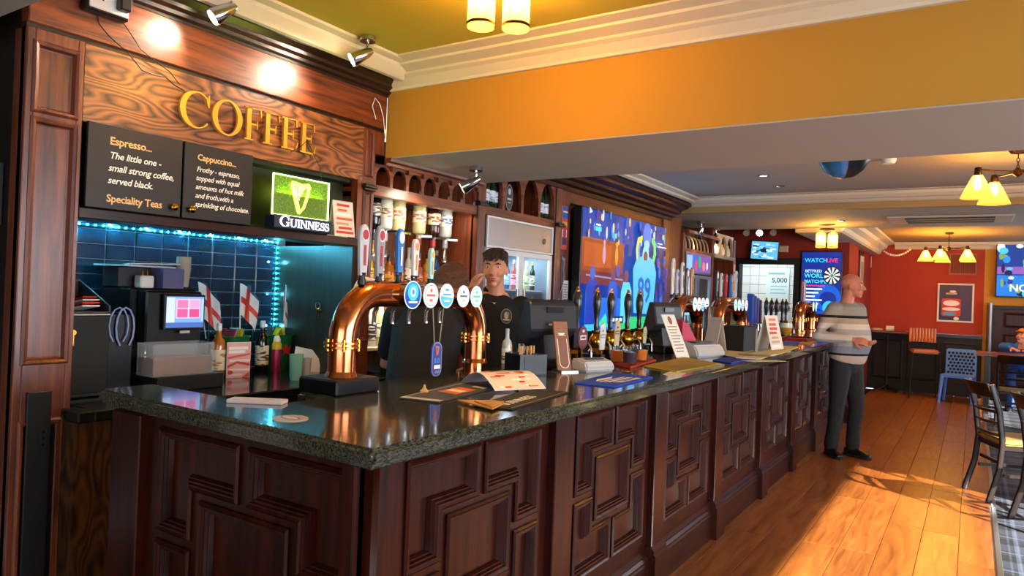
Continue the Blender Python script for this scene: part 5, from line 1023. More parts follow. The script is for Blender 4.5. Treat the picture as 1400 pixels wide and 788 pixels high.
cc = T('menu_card', 'pink and red striped cocktail card standing between the syrup bottles', 'menu card', on_counter(325, 516), -.25)
G().obox((0, 0, .095), (.003, 0, 0), (0, .065, 0), (-.0, 0, .095)).build('card', PAPER, cc); R = random.Random(9)
printed('print', [('#e8a8a0', rect(-.064, .002, .064, .188)), ('#f4ece4', rect(-.055, .15, .05, .166)), ('#f4ece4', rect(-.055, .13, .035, .146)), ('#d85a4a', [(-.06, .1), (.06, .12), (.06, .13), (-.06, .112)]), ('#f0e0d8', rect(-.05, .085, .06, .097)), ('#c83a2a', [(-.06, .05), (-.01, .075), (.06, .06), (.06, .075), (-.01, .088), (-.06, .066)]), ('#f0e0d8', rect(-.05, .035, .06, .047)), ('#d04a3a', [(.02, .0), (.06, .03), (.06, .002)]), ('#f4d8d0', rect(-.05, .01, .02, .02)), ('#c83a2a', ell(-.045, .028, .014, .012))], PRINT, cc, (.0034, 0, 0), (0, 1, 0), (0, 0, 1))
sc2 = T('spray_can', 'magenta and yellow spray can beside the dark syrup bottle', 'spray can', on_counter(377, 508)); G().lathe([(.026, 0), (.027, .004), (.027, .15), (.022, .165)], n=16).build('can', mat('can_magenta', '#a01848', .3, .3), sc2, smooth=True); G().lathe([(.0275, .13), (.0275, .16), (.02, .175)], n=16).build('band', mat('can_yellow', '#e0b820', .35), sc2, smooth=True); G().lathe([(.02, .17), (.02, .19), (.012, .21), (0, .212)], n=14).build('cap', WHITE, sc2, smooth=True)
tg = T('tall_tumbler', 'pale green tall tumbler on the back counter', 'glass', on_counter(404, 520)); G().lathe([(.028, 0), (.033, .006), (.037, .14), (.035, .14), (.03, .012), (0, .012)], n=18).build('glass', mat('green_tumbler', '#a8e0c8', .06, trans=.6, coat=.4), tg, smooth=True)
tg = T('small_glass', 'small clear glass beside the green tumbler', 'glass', on_counter(418, 517)); G().lathe([(.02, 0), (.022, .006), (.028, .11), (.026, .11), (.02, .01), (0, .01)], n=18).build('glass', mat('rosy_tumbler', '#e0d0c8', .06, trans=.5, coat=.4), tg, smooth=True)
wp = T('paper_bag', 'crumpled white paper bag behind the tumblers', 'paper bag', on_counter(415, 509)); G().prism([(-.07, 0), (.11, 0), (.09, .08), (.05, .13), (-.05, .15)], (0, 0, 0), (.5, .8, 0), (0, 0, 1), (-.03, .02, 0)).build('bag', PAPER, wp)
ky = T('key_bunch', 'brass keys hanging on the dark panel beside the niche', 'keys', PY(436, 414, 2.945).to_tuple())
G().cyl((0, .006, .0), (0, -.012, 0), .005, n=8).build('hook', BRASS, ky); G().tube([(.02*math.cos(a), -.008, -.018+.02*math.sin(a)) for a in [math.radians(q*30) for q in range(13)]], .002, 6).build('ring', STEEL, ky)
G().ball((0, -.008, -.045), (.014, .004, .014), 10, 6).box(-.003, .003, -.01, -.006, -.11, -.05).box(-.003, .012, -.01, -.006, -.105, -.098).build('key', BRASS, ky); G().ball((.018, -.008, -.045), (.012, .004, .013), 10, 6).box(.016, .02, -.01, -.006, -.09, -.05).build('key', BRASS, ky)
wm = T('drip_mat', 'narrow white mat on the inner bar edge', 'mat', PZ(352, 551, BT).to_tuple(), .55); G().box(-.09, .09, -.03, .03, .0003, .012).build('mat', mat('pinkish_white', '#c8b0a8', .6), wm, bevel=.002)
# ---- lit harp sign in the shelf opening
hs = T('lit_harp_sign', 'glowing green harp sign with white lettering in the shelf opening', 'sign', (-2.95, 2.32, 1.745))
W_, H_ = .375, .275
G().box(-.05, .03, 0, W_, 0, .068).build('base', mat('sign_navy', '#1a2236', .4), hs, bevel=.004)
GREENLIT = mat('green_lit_acrylic', '#3c5408', .15, emit=.2, ecol='#7fa808', bump=.5, bscale=90, var=.5)
pn = G().box(-.012, -.002, .002, W_-.004, .068, H_).build('panel', GREENLIT, hs)
EDGE = mat('lit_edge', '#f0ffd0', .3, emit=4, ecol='#e8ffa0')
G().ring(rect(.002, .068, W_-.004, H_), [(0, 0), (0, .006), (.004, .006), (.004, 0)], (-.002, 0, 0), (0, 1, 0), (0, 0, 1), (1, 0, 0)).build('edge', EDGE, pn)
hx, hz = .17, .09
G().tube([(0.002, hx-.05, hz+.155), (0.002, hx-.02, hz+.15), (0.002, hx+.02, hz+.142), (0.002, hx+.055, hz+.15), (0.002, hx+.07, hz+.135)], [.008, .01, .012, .012, .006], 8).tube([(0.002, hx-.05, hz+.15), (0.002, hx-.03, hz+.09), (0.002, hx-.01, hz+.03), (0.002, hx, hz+.0)], [.01, .012, .011, .008], 8).tube([(0.002, hx+.06, hz+.14), (0.002, hx+.052, hz+.09), (0.002, hx+.03, hz+.03), (0.002, hx, hz)], [.008, .008, .007, .007], 8).build('harp', mat('lit_harp', '#f0ff90', .3, emit=1.1, ecol='#e0e040'), pn, smooth=True)
for k in range(5): G().tube([(0.002, hx-.02+.014*k, hz+.14-.002*k), (0.002, hx-.008+.009*k, hz+.05+.018*k)], .0012, 5).build('string', EDGE, pn)
R = random.Random(3); g = G()
LT = mat('lit_white', '#ffffff', .3, emit=2.2, ecol='#e8f0ff'); y_ = .03; sc3 = .04
tw_ = sum(serif_glyph(c)[1]*(1.25 if i == 0 else 1) for i, c in enumerate('GUINNESS')); kx = (W_-.05)/(tw_*sc3)
for i, c in enumerate('GUINNESS'):
    hh = sc3*(1.25 if i == 0 else 1); g2, adv = serif_plate(c, hh, .003, (.0302, y_, .012), (0, kx, 0), (0, 0, 1), (1, 0, 0)); g2.build('letter', LT, hs); y_ += adv*kx
light('sign_glow', 'AREA', (-2.93, 2.5, 1.92), 1.2, (.62, .85, .08), (.25, 0, 1), shape='RECTANGLE', size=.3, size_y=.05)
light('sign_glow', 'POINT', (-3.12, 2.5, 1.95), .25, (.62, .85, .08), shadow_soft_size=.05)
tent((-2.99+.0, 2.83, 1.743), -.1, .14, .2, .035, 'small pink menu card at the right end of the shelf opening', 'menu_card')
# ---- sockets and cables above
sk = T('wall_socket', 'double wall socket with a plug and trailing cables above the lettering', 'socket', PX(140, 8, -2.99).to_tuple())
G().box(0, .045, -.085, .085, -.045, .07).build('back_box', BLACK, sk, bevel=.004); pl = G().box(.045, .055, -.075, .08, -.035, .06).build('face_plate', WHITE, sk, bevel=.003)
G().box(.055, .095, .025, .072, -.02, .05).build('plug', DGREY, pl, bevel=.006)
for dy in (-.045, -.025): G().box(.055, .0565, dy-.003, dy+.003, 0, .012).build('pin_hole', BLACK, pl)
def cable(name, label, pxs, x, r, m):
    P = [PX(a, b_, x) for a, b_ in pxs]; t = T(name, label, 'cable', P[-1].to_tuple()); G().tube([p_-P[-1] for p_ in P], r, 6).build('wire', m, t, smooth=True)
cable('power_cable', 'thin black cable falling left to the gold letters', [(133, 21), (136, 33), (150, 50), (175, 72), (194, 96), (212, 103), (226, 105), (238, 116), (252, 124)], -2.985, .0025, BLACK)
cable('power_cable', 'thin black cable falling right from the plug', [(160, 22), (172, 36), (184, 54), (192, 67), (210, 82), (232, 98), (246, 116)], -2.985, .0025, BLACK)
cable('power_cable', 'short black cable from the last letter down to the lit sign', [(398, 208), (412, 200), (420, 192), (430, 214), (437, 228), (440, 248)], -2.96, .0025, BLACK)
cable('power_cable', 'white cable hanging from the end of the cornice', [(514, 163), (509, 145), (513, 134), (519, 142), (524, 160), (527, 190)], -2.98, .003, WHITE)
# ================================================================ SPOTLIGHTS
def spotlamp(loc, aim, label, power=14, col=(1, .86, .66), s=1.0, beam=70):
    t = T('spotlight', label, 'spotlight', loc, 0, 'chrome ceiling spotlights'); d = (V3(aim)-V3(loc)).normalized()
    G().cyl((0, 0, 0), (0, 0, -.028*s), .042*s, n=20).build('canopy', CHROME, t, bevel=.003, smooth=True)
    G().tube([(0, 0, -.028*s), (0, 0, -.06*s), V3((0, 0, -.075*s))+d*.02*s], .009*s, 10).build('arm', CHROME, t, smooth=True)
    h0 = V3((0, 0, -.085*s)); g = G(); g.tube([h0-d*.03*s, h0, h0+d*.03*s, h0+d*.085*s, h0+d*.09*s], [.014*s, .026*s, .03*s, .042*s, .04*s], 16).build('head', CHROME, t, smooth=True)
    G().tube([h0+d*.0905*s, h0+d*.0915*s], .034*s, 16).build('bulb', mat('spot_bulb', '#fff4e0', .3, emit=14, ecol='#ffe8c0'), t)
    light('spotlight_beam', 'SPOT', V3(loc)+h0+d*.11*s, power, col, d, spot_size=math.radians(beam), spot_blend=1, shadow_soft_size=.02)
a = PZ(503, 50, 2.76); spotlamp((a.x, a.y, 2.76), (-3.0, 2.25, 2.45), 'chrome spotlight on the ceiling near the end of the cornice', 15, beam=110)
a = PZ(316, -14, 2.76); spotlamp((a.x, a.y, 2.76), (-3.0, 1.55, 2.42), 'chrome spotlight at the top edge above the gold lettering', 15, beam=110)
a = PZ(651, 228, 2.243); spotlamp((a.x, a.y, 2.243), (-3.0, 3.4, 2.0), 'chrome spotlight under the ochre beam', 10, s=1.05)
a = PZ(959, 303, 2.45); spotlamp((a.x, a.y, 2.45), (-3.1, 8.9, 2.0), 'left chrome spotlight before the far back bar', 10, s=1.25)
a = PZ(979, 312, 2.45); spotlamp((a.x, a.y, 2.45), (-3.1, 10.2, 2.0), 'right chrome spotlight before the far back bar', 10, s=1.25)
# ================================================================ WARM LAMPS
BULB = mat('warm_bulb', '#ffe9b0', .3, emit=30, ecol='#ffc860')
def jar_light(loc, rz, label, n, power, s=1.0):
    t = T('jar_ceiling_light', label, 'ceiling light', loc, rz, 'amber jar ceiling lights')
    G().cyl((0, 0, 0), (0, 0, -.02*s), .09*s, n=24).build('canopy', BRONZE, t, bevel=.003, smooth=True)
    for k in range(n):
        x = (k-(n-1)/2)*.14*s
        j = G().lathe([(.02, -.02), (.022, -.05), (.05, -.06), (.055, -.075), (.055, -.233)], (x, 0, 0), 22, cap=False).build('jar', AMBER, t, smooth=True)
        for z in (-.065, -.215): G().lathe([(.056, z), (.059, z), (.059, z-.012), (.056, z-.012), (.056, z)], (x, 0, 0), 22, cap=False).build('band', BRONZE, j, smooth=True)
        G().lathe([(.01, -.06), (.016, -.09), (.016, -.13), (.01, -.155), (0, -.16)], (x, 0, 0), 14).build('bulb', BULB, j, smooth=True)
        light('jar_lamp', 'POINT', V3(loc)+Matrix.Rotation(rz, 3, 'Z')@V3((x, 0, -.125)), power, (1, .6, .18), shadow_soft_size=.042)
    if s != 1: pass
    return t
jp = PZ(705, 40, 2.53); jar_light((jp.x-.055, jp.y-.045, 2.76), .62, 'amber glass jar light hanging at the top of the picture', 2, 24)
a = PZ(1131, 313, 2.40); jar_light((a.x, a.y, 2.40), .4, 'amber glass jar light before the lit dartboard poster', 2, 20, 1.0)
def chandelier(loc, rz, label, power, drop, rad, n=4):
    t = T('chandelier', label, 'chandelier', loc, rz, 'amber cone chandeliers')
    G().lathe([(.06, 0), (.06, -.012), (.045, -.03), (.01, -.035)], n=20).build('canopy', BRONZE, t, smooth=True)
    zc = -.035; k = 0
    while zc > -drop+.02:
        a = 0 if k % 2 else math.pi/2
        G().tube([(.009*math.cos(q)*math.cos(a), .009*math.cos(q)*math.sin(a), zc-.016+.016*math.sin(q)) for q in [math.radians(z*45) for z in range(9)]], .0028, 6).build('chain_link', BRONZE, t); zc -= .026; k += 1
    G().lathe([(.008, -drop+.03), (.03, -drop+.01), (.03, -drop-.02), (.012, -drop-.035), (0, -drop-.04)], n=16).build('hub', BRONZE, t, smooth=True)
    for q in range(n):
        a = 2*math.pi*q/n+.4; c, s_ = math.cos(a), math.sin(a)
        ar = G().tube([(.02*c, .02*s_, -drop), (rad*.6*c, rad*.6*s_, -drop), (rad*c, rad*s_, -drop+.01), (rad*c, rad*s_, -drop-.02)], .007, 8).build('arm', BRONZE, t, smooth=True)
        G().lathe([(0, -drop+.03), (.022, -drop+.02), (.026, -drop-.03), (.022, -drop-.04)], (rad*c, rad*s_, 0), 14).build('socket', BRONZE, t, smooth=True)
        sh = G().lathe([(.03, -drop-.035), (.105, -drop-.19), (.106, -drop-.195)], (rad*c, rad*s_, 0), 24, cap=False).build('shade', AMBER, t, smooth=True)
        G().lathe([(.012, -drop-.04), (.022, -drop-.08), (.022, -drop-.11), (.012, -drop-.135), (0, -drop-.14)], (rad*c, rad*s_, 0), 14).build('bulb', BULB, sh, smooth=True)
        light('chandelier_lamp', 'POINT', V3(loc)+Matrix.Rotation(rz, 3, 'Z')@V3((rad*c, rad*s_, -drop-.1)), power, (1, .58, .16), shadow_soft_size=.05)
chandelier((.235, 6.15, 2.62), 3.25, 'chandelier of amber cone shades at the right edge of the ceiling', 9, .16, .27)
a = PZ(1298, 318, 2.62); chandelier((a.x, a.y, 2.62), .2, 'far chandelier of amber cone shades before the red wall', 14, .24, .30, 5)
# ---- ceiling fittings
sp = T('pendant_speaker', 'blue and black bowl shaped speaker hanging below the grey ceiling', 'speaker', PY(1152, 270, 4.75).to_tuple()[:2]+(2.60,))
def half_bowl(a0, a1, n=14):
    pr = [(.165, -.12), (.17, -.17), (.15, -.24), (.11, -.31), (.06, -.345), (0.0, -.355)]; g = G(); vs, fs = [], []
    for r, z in pr:
        for j in range(n+1):
            a = a0+(a1-a0)*j/n; vs.append((r*math.cos(a), r*math.sin(a), z))
    for i in range(len(pr)-1):
        for j in range(n): fs.append((i*(n+1)+j, i*(n+1)+j+1, (i+1)*(n+1)+j+1, (i+1)*(n+1)+j))
    return g.add(vs, fs)
half_bowl(math.radians(105), math.radians(290)).build('shell', mat('painted_blue_reflection', '#2a7ab8', .25, coat=.5), sp, smooth=True); half_bowl(math.radians(-70), math.radians(105)).build('grille', BLACK, sp, smooth=True)  # blue half is a reflection painted onto the black bowl
G().lathe([(0, -.12), (.165, -.12)], n=24).build('lid', BLACK, sp); G().cyl((0, 0, 0), (0, 0, -.12), .02, n=12).build('stem', BLACK, sp)
for k, (px, py, z, lb) in enumerate(((1044, 240, 2.62, 'lit recessed downlight in the grey ceiling'), (1067, 254, 2.62, 'unlit recessed downlight in the grey ceiling'), (1150, 302, 2.45, 'lit recessed downlight in the lower ceiling'))):
    a = PZ(px, py, z); t = T('downlight', lb, 'downlight', (a.x, a.y, z), 0, 'recessed downlights'); G().lathe([(.05, 0), (.05, -.006), (.036, -.008), (.034, 0)], n=20).build('bezel', CHROME, t, smooth=True)
    G().cyl((0, 0, -.001), (0, 0, -.003), .033, n=18).build('lens', mat('lit_lens', '#ffffff', .3, emit=8) if k != 1 else DGREY, t)
a = PZ(1215, 217, 2.62); t = T('smoke_detector', 'white round smoke detector on the grey ceiling', 'smoke detector', (a.x, a.y, 2.62)); G().lathe([(.055, 0), (.055, -.02), (.04, -.04), (0, -.042)], n=20).build('body', WHITE, t, smooth=True)
a = PZ(1378, 335-28, 2.62)
ac = T('air_conditioner', 'long ceiling air conditioner grille in the lower ceiling', 'air conditioner', (-.2, 9.0, 2.4485))
G().box(-.62, .52, -.33, .33, -.02, 0).build('panel', mat('ac_cream', '#c8bca8', .5), ac, bevel=.005)
for k in range(6): G().box(-.45, .36, -.27+k*.1, -.25+k*.1, -.032, -.02).build('slat', mat('ac_slat', '#9a9080', .5) if k % 2 else DGREY, ac)
# ================================================================ FAR WALL
y0 = 14.3
fp = T('framed_poster', 'pale framed poster of snack packets on the red wall', 'picture', (-.26, 14.298, 1.25)); 
G().ring(rect(-.265, 0, .265, .66), [(0, 0), (0, .025), (.025, .025), (.03, .01)], (0, 0, 0), (1, 0, 0), (0, 0, 1), (0, -1, 0)).build('frame', mat('pale_frame', '#d8cfc4', .4), fp); G().box(-.25, .25, -.012, 0, .015, .645).build('backing', DGREY, fp)
printed('print', [('#2a2448', rect(-.24, .02, .24, .64)), ('#3a2a5a', rect(.06, .02, .24, .64)), ('#c8341e', rrect(-.2, .1, .08, .4, .03)), ('#f0e4dc', ell(-.06, .32, .12, .05)), ('#f0e4dc', ell(-.06, .22, .13, .03)), ('#4a9ac8', ell(-.08, .14, .1, .03)), ('#b89a8a', rect(-.14, .47, .02, .5)), ('#d8c8b8', ell(-.04, .52, .05, .02)), ('#e8e0d8', ell(.02, .06, .04, .03))], PRINT, fp, (0, -.0125, 0), (1, 0, 0), (0, 0, 1))
vg = T('vent_grille', 'maroon louvred vent grille above the framed poster', 'vent', (-.17, 14.298, 2.06)); G().ring(rect(-.2, 0, .2, .36), [(0, 0), (0, .02), (.02, .02), (.025, .005)], (0, 0, 0), (1, 0, 0), (0, 0, 1), (0, -1, 0)).build('frame', mat('vent_red', '#9a5a44', .5), vg)
for k in range(14): G().box(-.178+k*.026, -.166+k*.026, -.015, 0, .02, .34).build('louvre', mat('vent_brown', '#5a3a30', .5), vg)
sn = T('wall_sensor', 'white wall sensor in the far corner', 'sensor', PY(1187, 366, 14.28).to_tuple()); G().box(-.05, .05, -.05, .02, 0, .2).build('body', WHITE, sn, bevel=.01)
sn = T('wall_box', 'cream junction box beside the hung screen', 'box', PY(1071, 345, 11.57).to_tuple()); G().box(-.07, .07, -.04, .03, 0, .1).build('body', mat('cream_box', '#c8b08a', .5), sn, bevel=.006)
sp2 = T('picture', 'dark framed notice on the maroon side wall', 'picture', (-1.568, 12.9, 1.68)); G().box(0, .02, -.28, .28, 0, .68).build('frame', BLACK, sp2, bevel=.003); printed('print', [('#c8bfb8', rect(-.2, .08, .2, .6)), ('#8a8078', rect(-.14, .2, .14, .5))], PRINT, sp2, (.0205, 0, 0), (0, 1, 0), (0, 0, 1))
t2 = T('television', 'wall television at the right edge showing blue sports images', 'television', (1.08, 14.262, 1.70)); G().box(-.79, .79, -.05, .0, 0, .88).build('casing', BLACK, t2, bevel=.005)
R = random.Random(8); sh = [('#123a8a', rect(-.77, .02, .77, .86)), ('#8a5ab0', rect(-.77, .38, .77, .5)), ('#1a78d8', rect(-.77, .02, .77, .36))]
for k in range(70): sh.append((R.choice(['#1c8ae8', '#0c1c48', '#48c0f0', '#2a3a9a', '#d8e8f0', '#7a9a5a', '#101840']), ell(R.uniform(-.76, .3), R.uniform(.05, .84), R.uniform(.02, .07), R.uniform(.02, .08), 9)))
sh += [('#b0785a', ell(-.35, .36, .06, .07)), ('#f0f4e8', 't', 'NOTT', -.6, .1, .16, dict(bold=.02))]
printed('screen', sh, SCREEN, t2, (0, -.0505, 0), (1, 0, 0), (0, 0, 1))
for w in (-.3, .3): G().box(w-.05, w+.05, 0, .036, .3, .6).build('bracket', BLACK, t2)
# hung screen above the doorway
a = PY(1046, 343, 11.5); hsn = T('hung_screen', 'small hung monitor with pale blue menu above the doorway', 'monitor', (a.x, 11.45, a.z-.14))
G().obox((0, 0, .14), (.215, 0, -.012), (0, .02, 0), (.012, 0, .15)).build('casing', BLACK, hsn, bevel=.004); R = random.Random(12)
printed('screen', [('#5ab0d8', rect(-.2, 0, .2, .27))]+[(R.choice(['#c8ecf8', '#2a6a98', '#e8f8ff', '#123a58', '#8ad0f0']), rect(x, y, x+R.uniform(.03, .09), y+R.uniform(.012, .035))) for x, y in [(R.uniform(-.19, .1), R.uniform(.01, .22)) for _ in range(34)]]+[('#0c2438', rect(-.05, .1, .03, .16))], SCREEN, hsn, (0, -.0205, .005), (1, 0, -.056), (.06, 0, 1))
G().tube([(0, .02, .15), (0, .1, .2), (0, .15, .2)], .015, 8).build('bracket', BLACK, hsn)
tk = T('spotlight_track', 'track of three small spotlights above the hung monitor', 'track light', (a.x-.02, 11.3, 2.66))
G().box(-.3, .3, -.02, .02, -.06, -.03).box(-.01, .01, -.01, .01, -.03, 0).build('rail', WHITE, tk)
for k in (-1, 0, 1): o = G().tube([(k*.2, 0, -.06), (k*.2, -.02, -.1), (k*.2, -.1, -.14)], [.012, .035, .05], 12).build('lamp_head', LGREY, tk, smooth=True)
G().cyl((0, -.101, -.1405), (0, -.104, -.142), .045, n=14).build('bulb', mat('cool_bulb', '#ffffff', .3, emit=20), tk)
# portrait screen: darts advert
ps_ = T('advert_screen', 'tall blue advert screen for a darts match with a dartboard picture', 'screen', (-1.94, 11.58, 1.30)); G().box(-.29, .29, -.05, .018, 0, .97).build('casing', BLACK, ps_, bevel=.005)
W2, H2 = .55, .93; sh = [('#0c2a8a', rect(0, 0, W2, H2)), ('#1458c8', ell(.36, .25, .2, .2, 24)), ('#0c2a8a', ell(.38, .22, .12, .12, 20)), ('#2ad0e8', 't', 'WATCH', .04, .78, .085, dict(bold=.02)), ('#f0306a', 't', 'LIVE', .345, .78, .085, dict(bold=.02)), ('#c8f0ff', 't', 'BETFRED', .05, .625, .06, dict(bold=.01)), ('#4ae0f0', 't', 'WORLD', .04, .545, .09, dict(bold=.02)), ('#4ae0f0', 't', 'MATCHPLAY', .04, .465, .07, dict(bold=.02))]
sh += [('#101828', ell(.43, .58, .125, .14, 28)), ('#f0f0f0', ell(.43, .58, .11, .125, 28))]
for k in range(20):
    a0, a1 = math.pi*2*k/20, math.pi*2*(k+1)/20
    if k % 2: sh.append(('#10182a', [(.43, .58), (.43+.11*math.cos(a0), .58+.125*math.sin(a0)), (.43+.11*math.cos(a1), .58+.125*math.sin(a1))]))
sh += [('#1a8a5a', ell(.43, .58, .02, .022, 12)), ('#f0306a', rect(.05, .415, .33, .435))]+[('#d8f0ff', rect(.04, .36-k*.055, .3-.05*(k % 3), .385-k*.055)) for k in range(6)]+[('#30b8f0', ell(.4, .1, .09, .1, 16)), ('#1848b0', rect(0, 0, W2, .05))]
printed('screen', sh, SCREEN, ps_, (-.275, -.0505, .02), (1, 0, 0), (0, 0, 1))
np_ = T('wall_notice', 'white price notice on the kitchen tiles', 'notice', PY(1062, 414, 13.27).to_tuple()); G().box(-.2, .2, -.006, 0, 0, .62).build('sheet', PAPER, np_)
printed('print', [('#dff2f0', rect(-.2, 0, .2, .62)), ('#2a3a3a', 't', '5,000', -.1, .36, .12, dict(bold=.02)), ('#8ab8b8', rect(-.16, .5, .12, .54)), ('#9ac8c8', rect(-.12, .28, .16, .3)), ('#9ac8c8', rect(-.12, .22, .12, .24)), ('#9ac8c8', rect(-.12, .16, .15, .18))], PRINT, np_, (0, -.0065, 0), (1, 0, 0), (0, 0, 1))
np2 = T('wall_plaque', 'red strip plaque under the notice on the kitchen tiles', 'plaque', PY(1062, 420, 13.27).to_tuple()); G().box(-.22, .22, -.01, 0, -.03, .03).build('plate', mat('plaque_red', '#a8484a', .5), np2)
gr_ = T('bead_garland', 'short garland of white beads hanging from the far cornice', 'garland', PY(1222, 345, 12.6).to_tuple())
bmesh_ = G().ball((0, 0, 0), .016, 8, 6).mesh('bead', smooth='all'); bmesh_.materials.append(WHITE)
for k in range(16):
    q = k/15; link('bead', bmesh_, gr_, (-.22+.44*q, 0, -.02+.12*(2*q-1)**2-.06*q+(.1 if q < .2 else 0)*(1-q*5)))
# ---- tall table, stool, blue chair
tt = T('poser_table', 'tall narrow table with a cast iron pedestal by the red wall', 'table', (-1.24, 14.0, 0))
G().box(-.34, .36, -.22, .22, 1.02, 1.05).build('table_top', TABLEWOOD, tt, bevel=.004); G().lathe([(.03, .03), (.022, .1), (.02, .4), (.034, .44), (.034, .48), (.02, .52), (.018, .98), (.05, 1.02)], n=14).build('pedestal', BLACKPAINT, tt, smooth=True)
for k in range(4):
    a = math.pi/4+k*math.pi/2; G().tube([(0, 0, .1), (.12*math.cos(a), .12*math.sin(a), .05), (.27*math.cos(a), .2*math.sin(a), .012)], [.02, .018, .012], 8).build('foot', BLACKPAINT, tt, smooth=True)
pr_ = T('paper_roll', 'white paper roll lying on the tall table', 'paper roll', (-1.2, 13.95, 1.05)); G().cyl((-.06, 0, .045), (.06, 0, .045), .045, n=18).build('roll', PAPER, pr_, smooth=True)
np3 = T('napkin', 'crumpled pale napkin on the tall table beside the roll', 'napkin', (-1.4, 13.95, 1.05)); G().ball((0, 0, .02), (.1, .06, .02), 9, 6).build('cloth', PAPER, np3)
LEATH = mat('tan_leather', '#b8642a', .4, coat=.2, bump=.1)
bs = T('bar_stool', 'tall bar stool with ribbed tan leather seat and back', 'stool', (-.66, 13.55, 0), .2)
G().box(-.2, .2, -.2, .18, .73, .79).build('seat', LEATH, bs, bevel=.025, seg=2, smooth=True)
for k in range(9): G().tube([(-.18+k*.045, .2, .9), (-.18+k*.045, .205, 1.0), (-.18+k*.045, .215, 1.13)], [.02, .025, .02], 8).build('back_rib', LEATH, bs, smooth=True)
for sx_ in (-1, 1):
    G().tube([(sx_*.19, -.19, .74), (sx_*.23, -.23, 0)], .011, 8).build('leg', BLACKPAINT, bs); G().tube([(sx_*.19, .2, 1.05), (sx_*.2, .19, .74), (sx_*.23, .23, 0)], .011, 8).build('leg', BLACKPAINT, bs)
    G().tube([(sx_*.215, -.21, .28), (sx_*.215, .21, .28)], .009, 8).build('stretcher', BLACKPAINT, bs)
for sy_ in (-1, 1): G().tube([(-.215, sy_*.21, .28), (.215, sy_*.21, .28)], .009, 8).build('stretcher', BLACKPAINT, bs)
BLU = mat('blue_chair_plastic', '#5a8cf0', .35, coat=.2)
bc = T('perforated_chair', 'blue plastic chair with a lace pattern back by the red wall', 'chair', (-.17, 13.25, 0), -.12)
R = random.Random(6); holes = []
for j in range(7):
    for i in range(7):
        cx, cz = -.16+i*.052+(.026 if j % 2 else 0)-.01, .46+j*.052; 
        if cx > .185: continue
        q = R.randint(5, 6); a0 = R.random()*6; rr = .0245*R.uniform(.9, 1.05); holes.append([(cx+rr*math.cos(a0+2*math.pi*z/q), cz+rr*math.sin(a0+2*math.pi*z/q)) for z in range(q)])
holed_slab('backrest', rrect(-.21, .42, .21, .84, .04), holes, .02, BLU, bc, (0, .19, 0), (1, 0, 0), (0, .12, 1))
holes = []
for j in range(6):
    for i in range(7):
        cx, cy = -.16+i*.052, -.16+j*.055+(.02 if i % 2 else 0); holes.append([(cx+.019*math.cos(2*math.pi*z/6), cy+.019*math.sin(2*math.pi*z/6)) for z in range(6)])
holed_slab('seat', rrect(-.22, -.22, .22, .22, .04), holes, .022, BLU, bc, (0, 0, .43), (1, 0, 0), (0, 1, 0)); G().box(-.2, .2, -.2, .2, .40, .419).build('seat_pan', BLU, bc)
for sx_ in (-1, 1):
    for sy_ in (-1, 1): G().tube([(sx_*.19, sy_*.19, .42), (sx_*.22, sy_*.23, 0)], [.028, .018], 8).build('leg', BLU, bc)
# ---- dining chairs
VINYL = mat('olive_vinyl', '#8a7a3a', .4, coat=.2, bump=.05)
def dining_chair(loc, rz, label):
    """local +y is the way the sitter faces; origin midway between the back feet"""
    t = T('dining_chair', label, 'chair', loc, rz, 'dark wood ladder back chairs')
    for s_ in (-1, 1):
        G().tube([(s_*.205, -.0, 0), (s_*.2, .07, .25), (s_*.195, .09, .46), (s_*.195, .06, .7), (s_*.19, -.0, .9)], [(.017, .024)]*5, 8, up=(1, 0, 0)).build('back_leg', CHAIRWOOD, t, smooth=True)
        G().tube([(s_*.2, .46, .44), (s_*.2, .47, 0)], [.022, .017], 8).build('front_leg', CHAIRWOOD, t, smooth=True)
        G().box(s_*.2-.012, s_*.2+.012, .1, .45, .2, .225).build('stretcher', CHAIRWOOD, t)
    G().box(-.2, .2, .455, .475, .24, .265).build('stretcher', CHAIRWOOD, t); G().box(-.19, .19, .1, .12, .28, .305).build('stretcher', CHAIRWOOD, t)
    for z, h in ((.50, .025), (.59, .025), (.68, .025), (.80, .11)):
        yb_ = .09 if z < .55 else (.078 if z < .65 else (.058 if z < .75 else .02))
        g = G(); n = 8; vs, fs = [], []
        for i in range(n+1):
            x = -.195+.39*i/n; c = -.035*(1-(x/.195)**2)
            ln = -.05*h/.11 if h > .05 else -.01
            vs += [(x, yb_+c-.009, z), (x, yb_+c+.009, z), (x, yb_+c+.009+ln, z+h), (x, yb_+c-.009+ln, z+h)]
        for i in range(n):
            for a_, b_ in ((0, 1), (1, 2), (2, 3), (3, 0)): fs.append((i*4+a_, i*4+b_, i*4+4+b_, i*4+4+a_))
        fs += [(0, 1, 2, 3), (n*4+3, n*4+2, n*4+1, n*4)]
        g.add(vs, fs).build('back_slat' if h < .05 else 'top_rail', CHAIRWOOD, t, bevel=.003)
    G().box(-.21, .21, .08, .48, .40, .44).build('seat_frame', CHAIRWOOD, t, bevel=.006); G().prism(rrect(-.215, .075, .215, .49, .05), (0, 0, .4405), (1, 0, 0), (0, 1, 0), (0, 0, .045)).build('seat_cushion', VINYL, t, bevel=.015, seg=2, smooth=True)
    return t
rz_ = math.atan2(-.921, .39)
dining_chair((.06, 6.79, 0), rz_, 'dark ladder back chair standing on the edge of the wooden floor')
dining_chair((.335, 6.02, 0), rz_-.05, 'nearest ladder back chair, cut off by the right edge of the picture')
dining_chair((.48, 11.05, 0), -.05, 'ladder back chair farther away in front of the seated person')
ft = T('dining_table', 'wooden table in front of the seated person in blue', 'table', (.85, 12.55, 0)); G().box(-.80, .8, -.4, .35, .82, .86).build('table_top', TABLEWOOD, ft, bevel=.005)
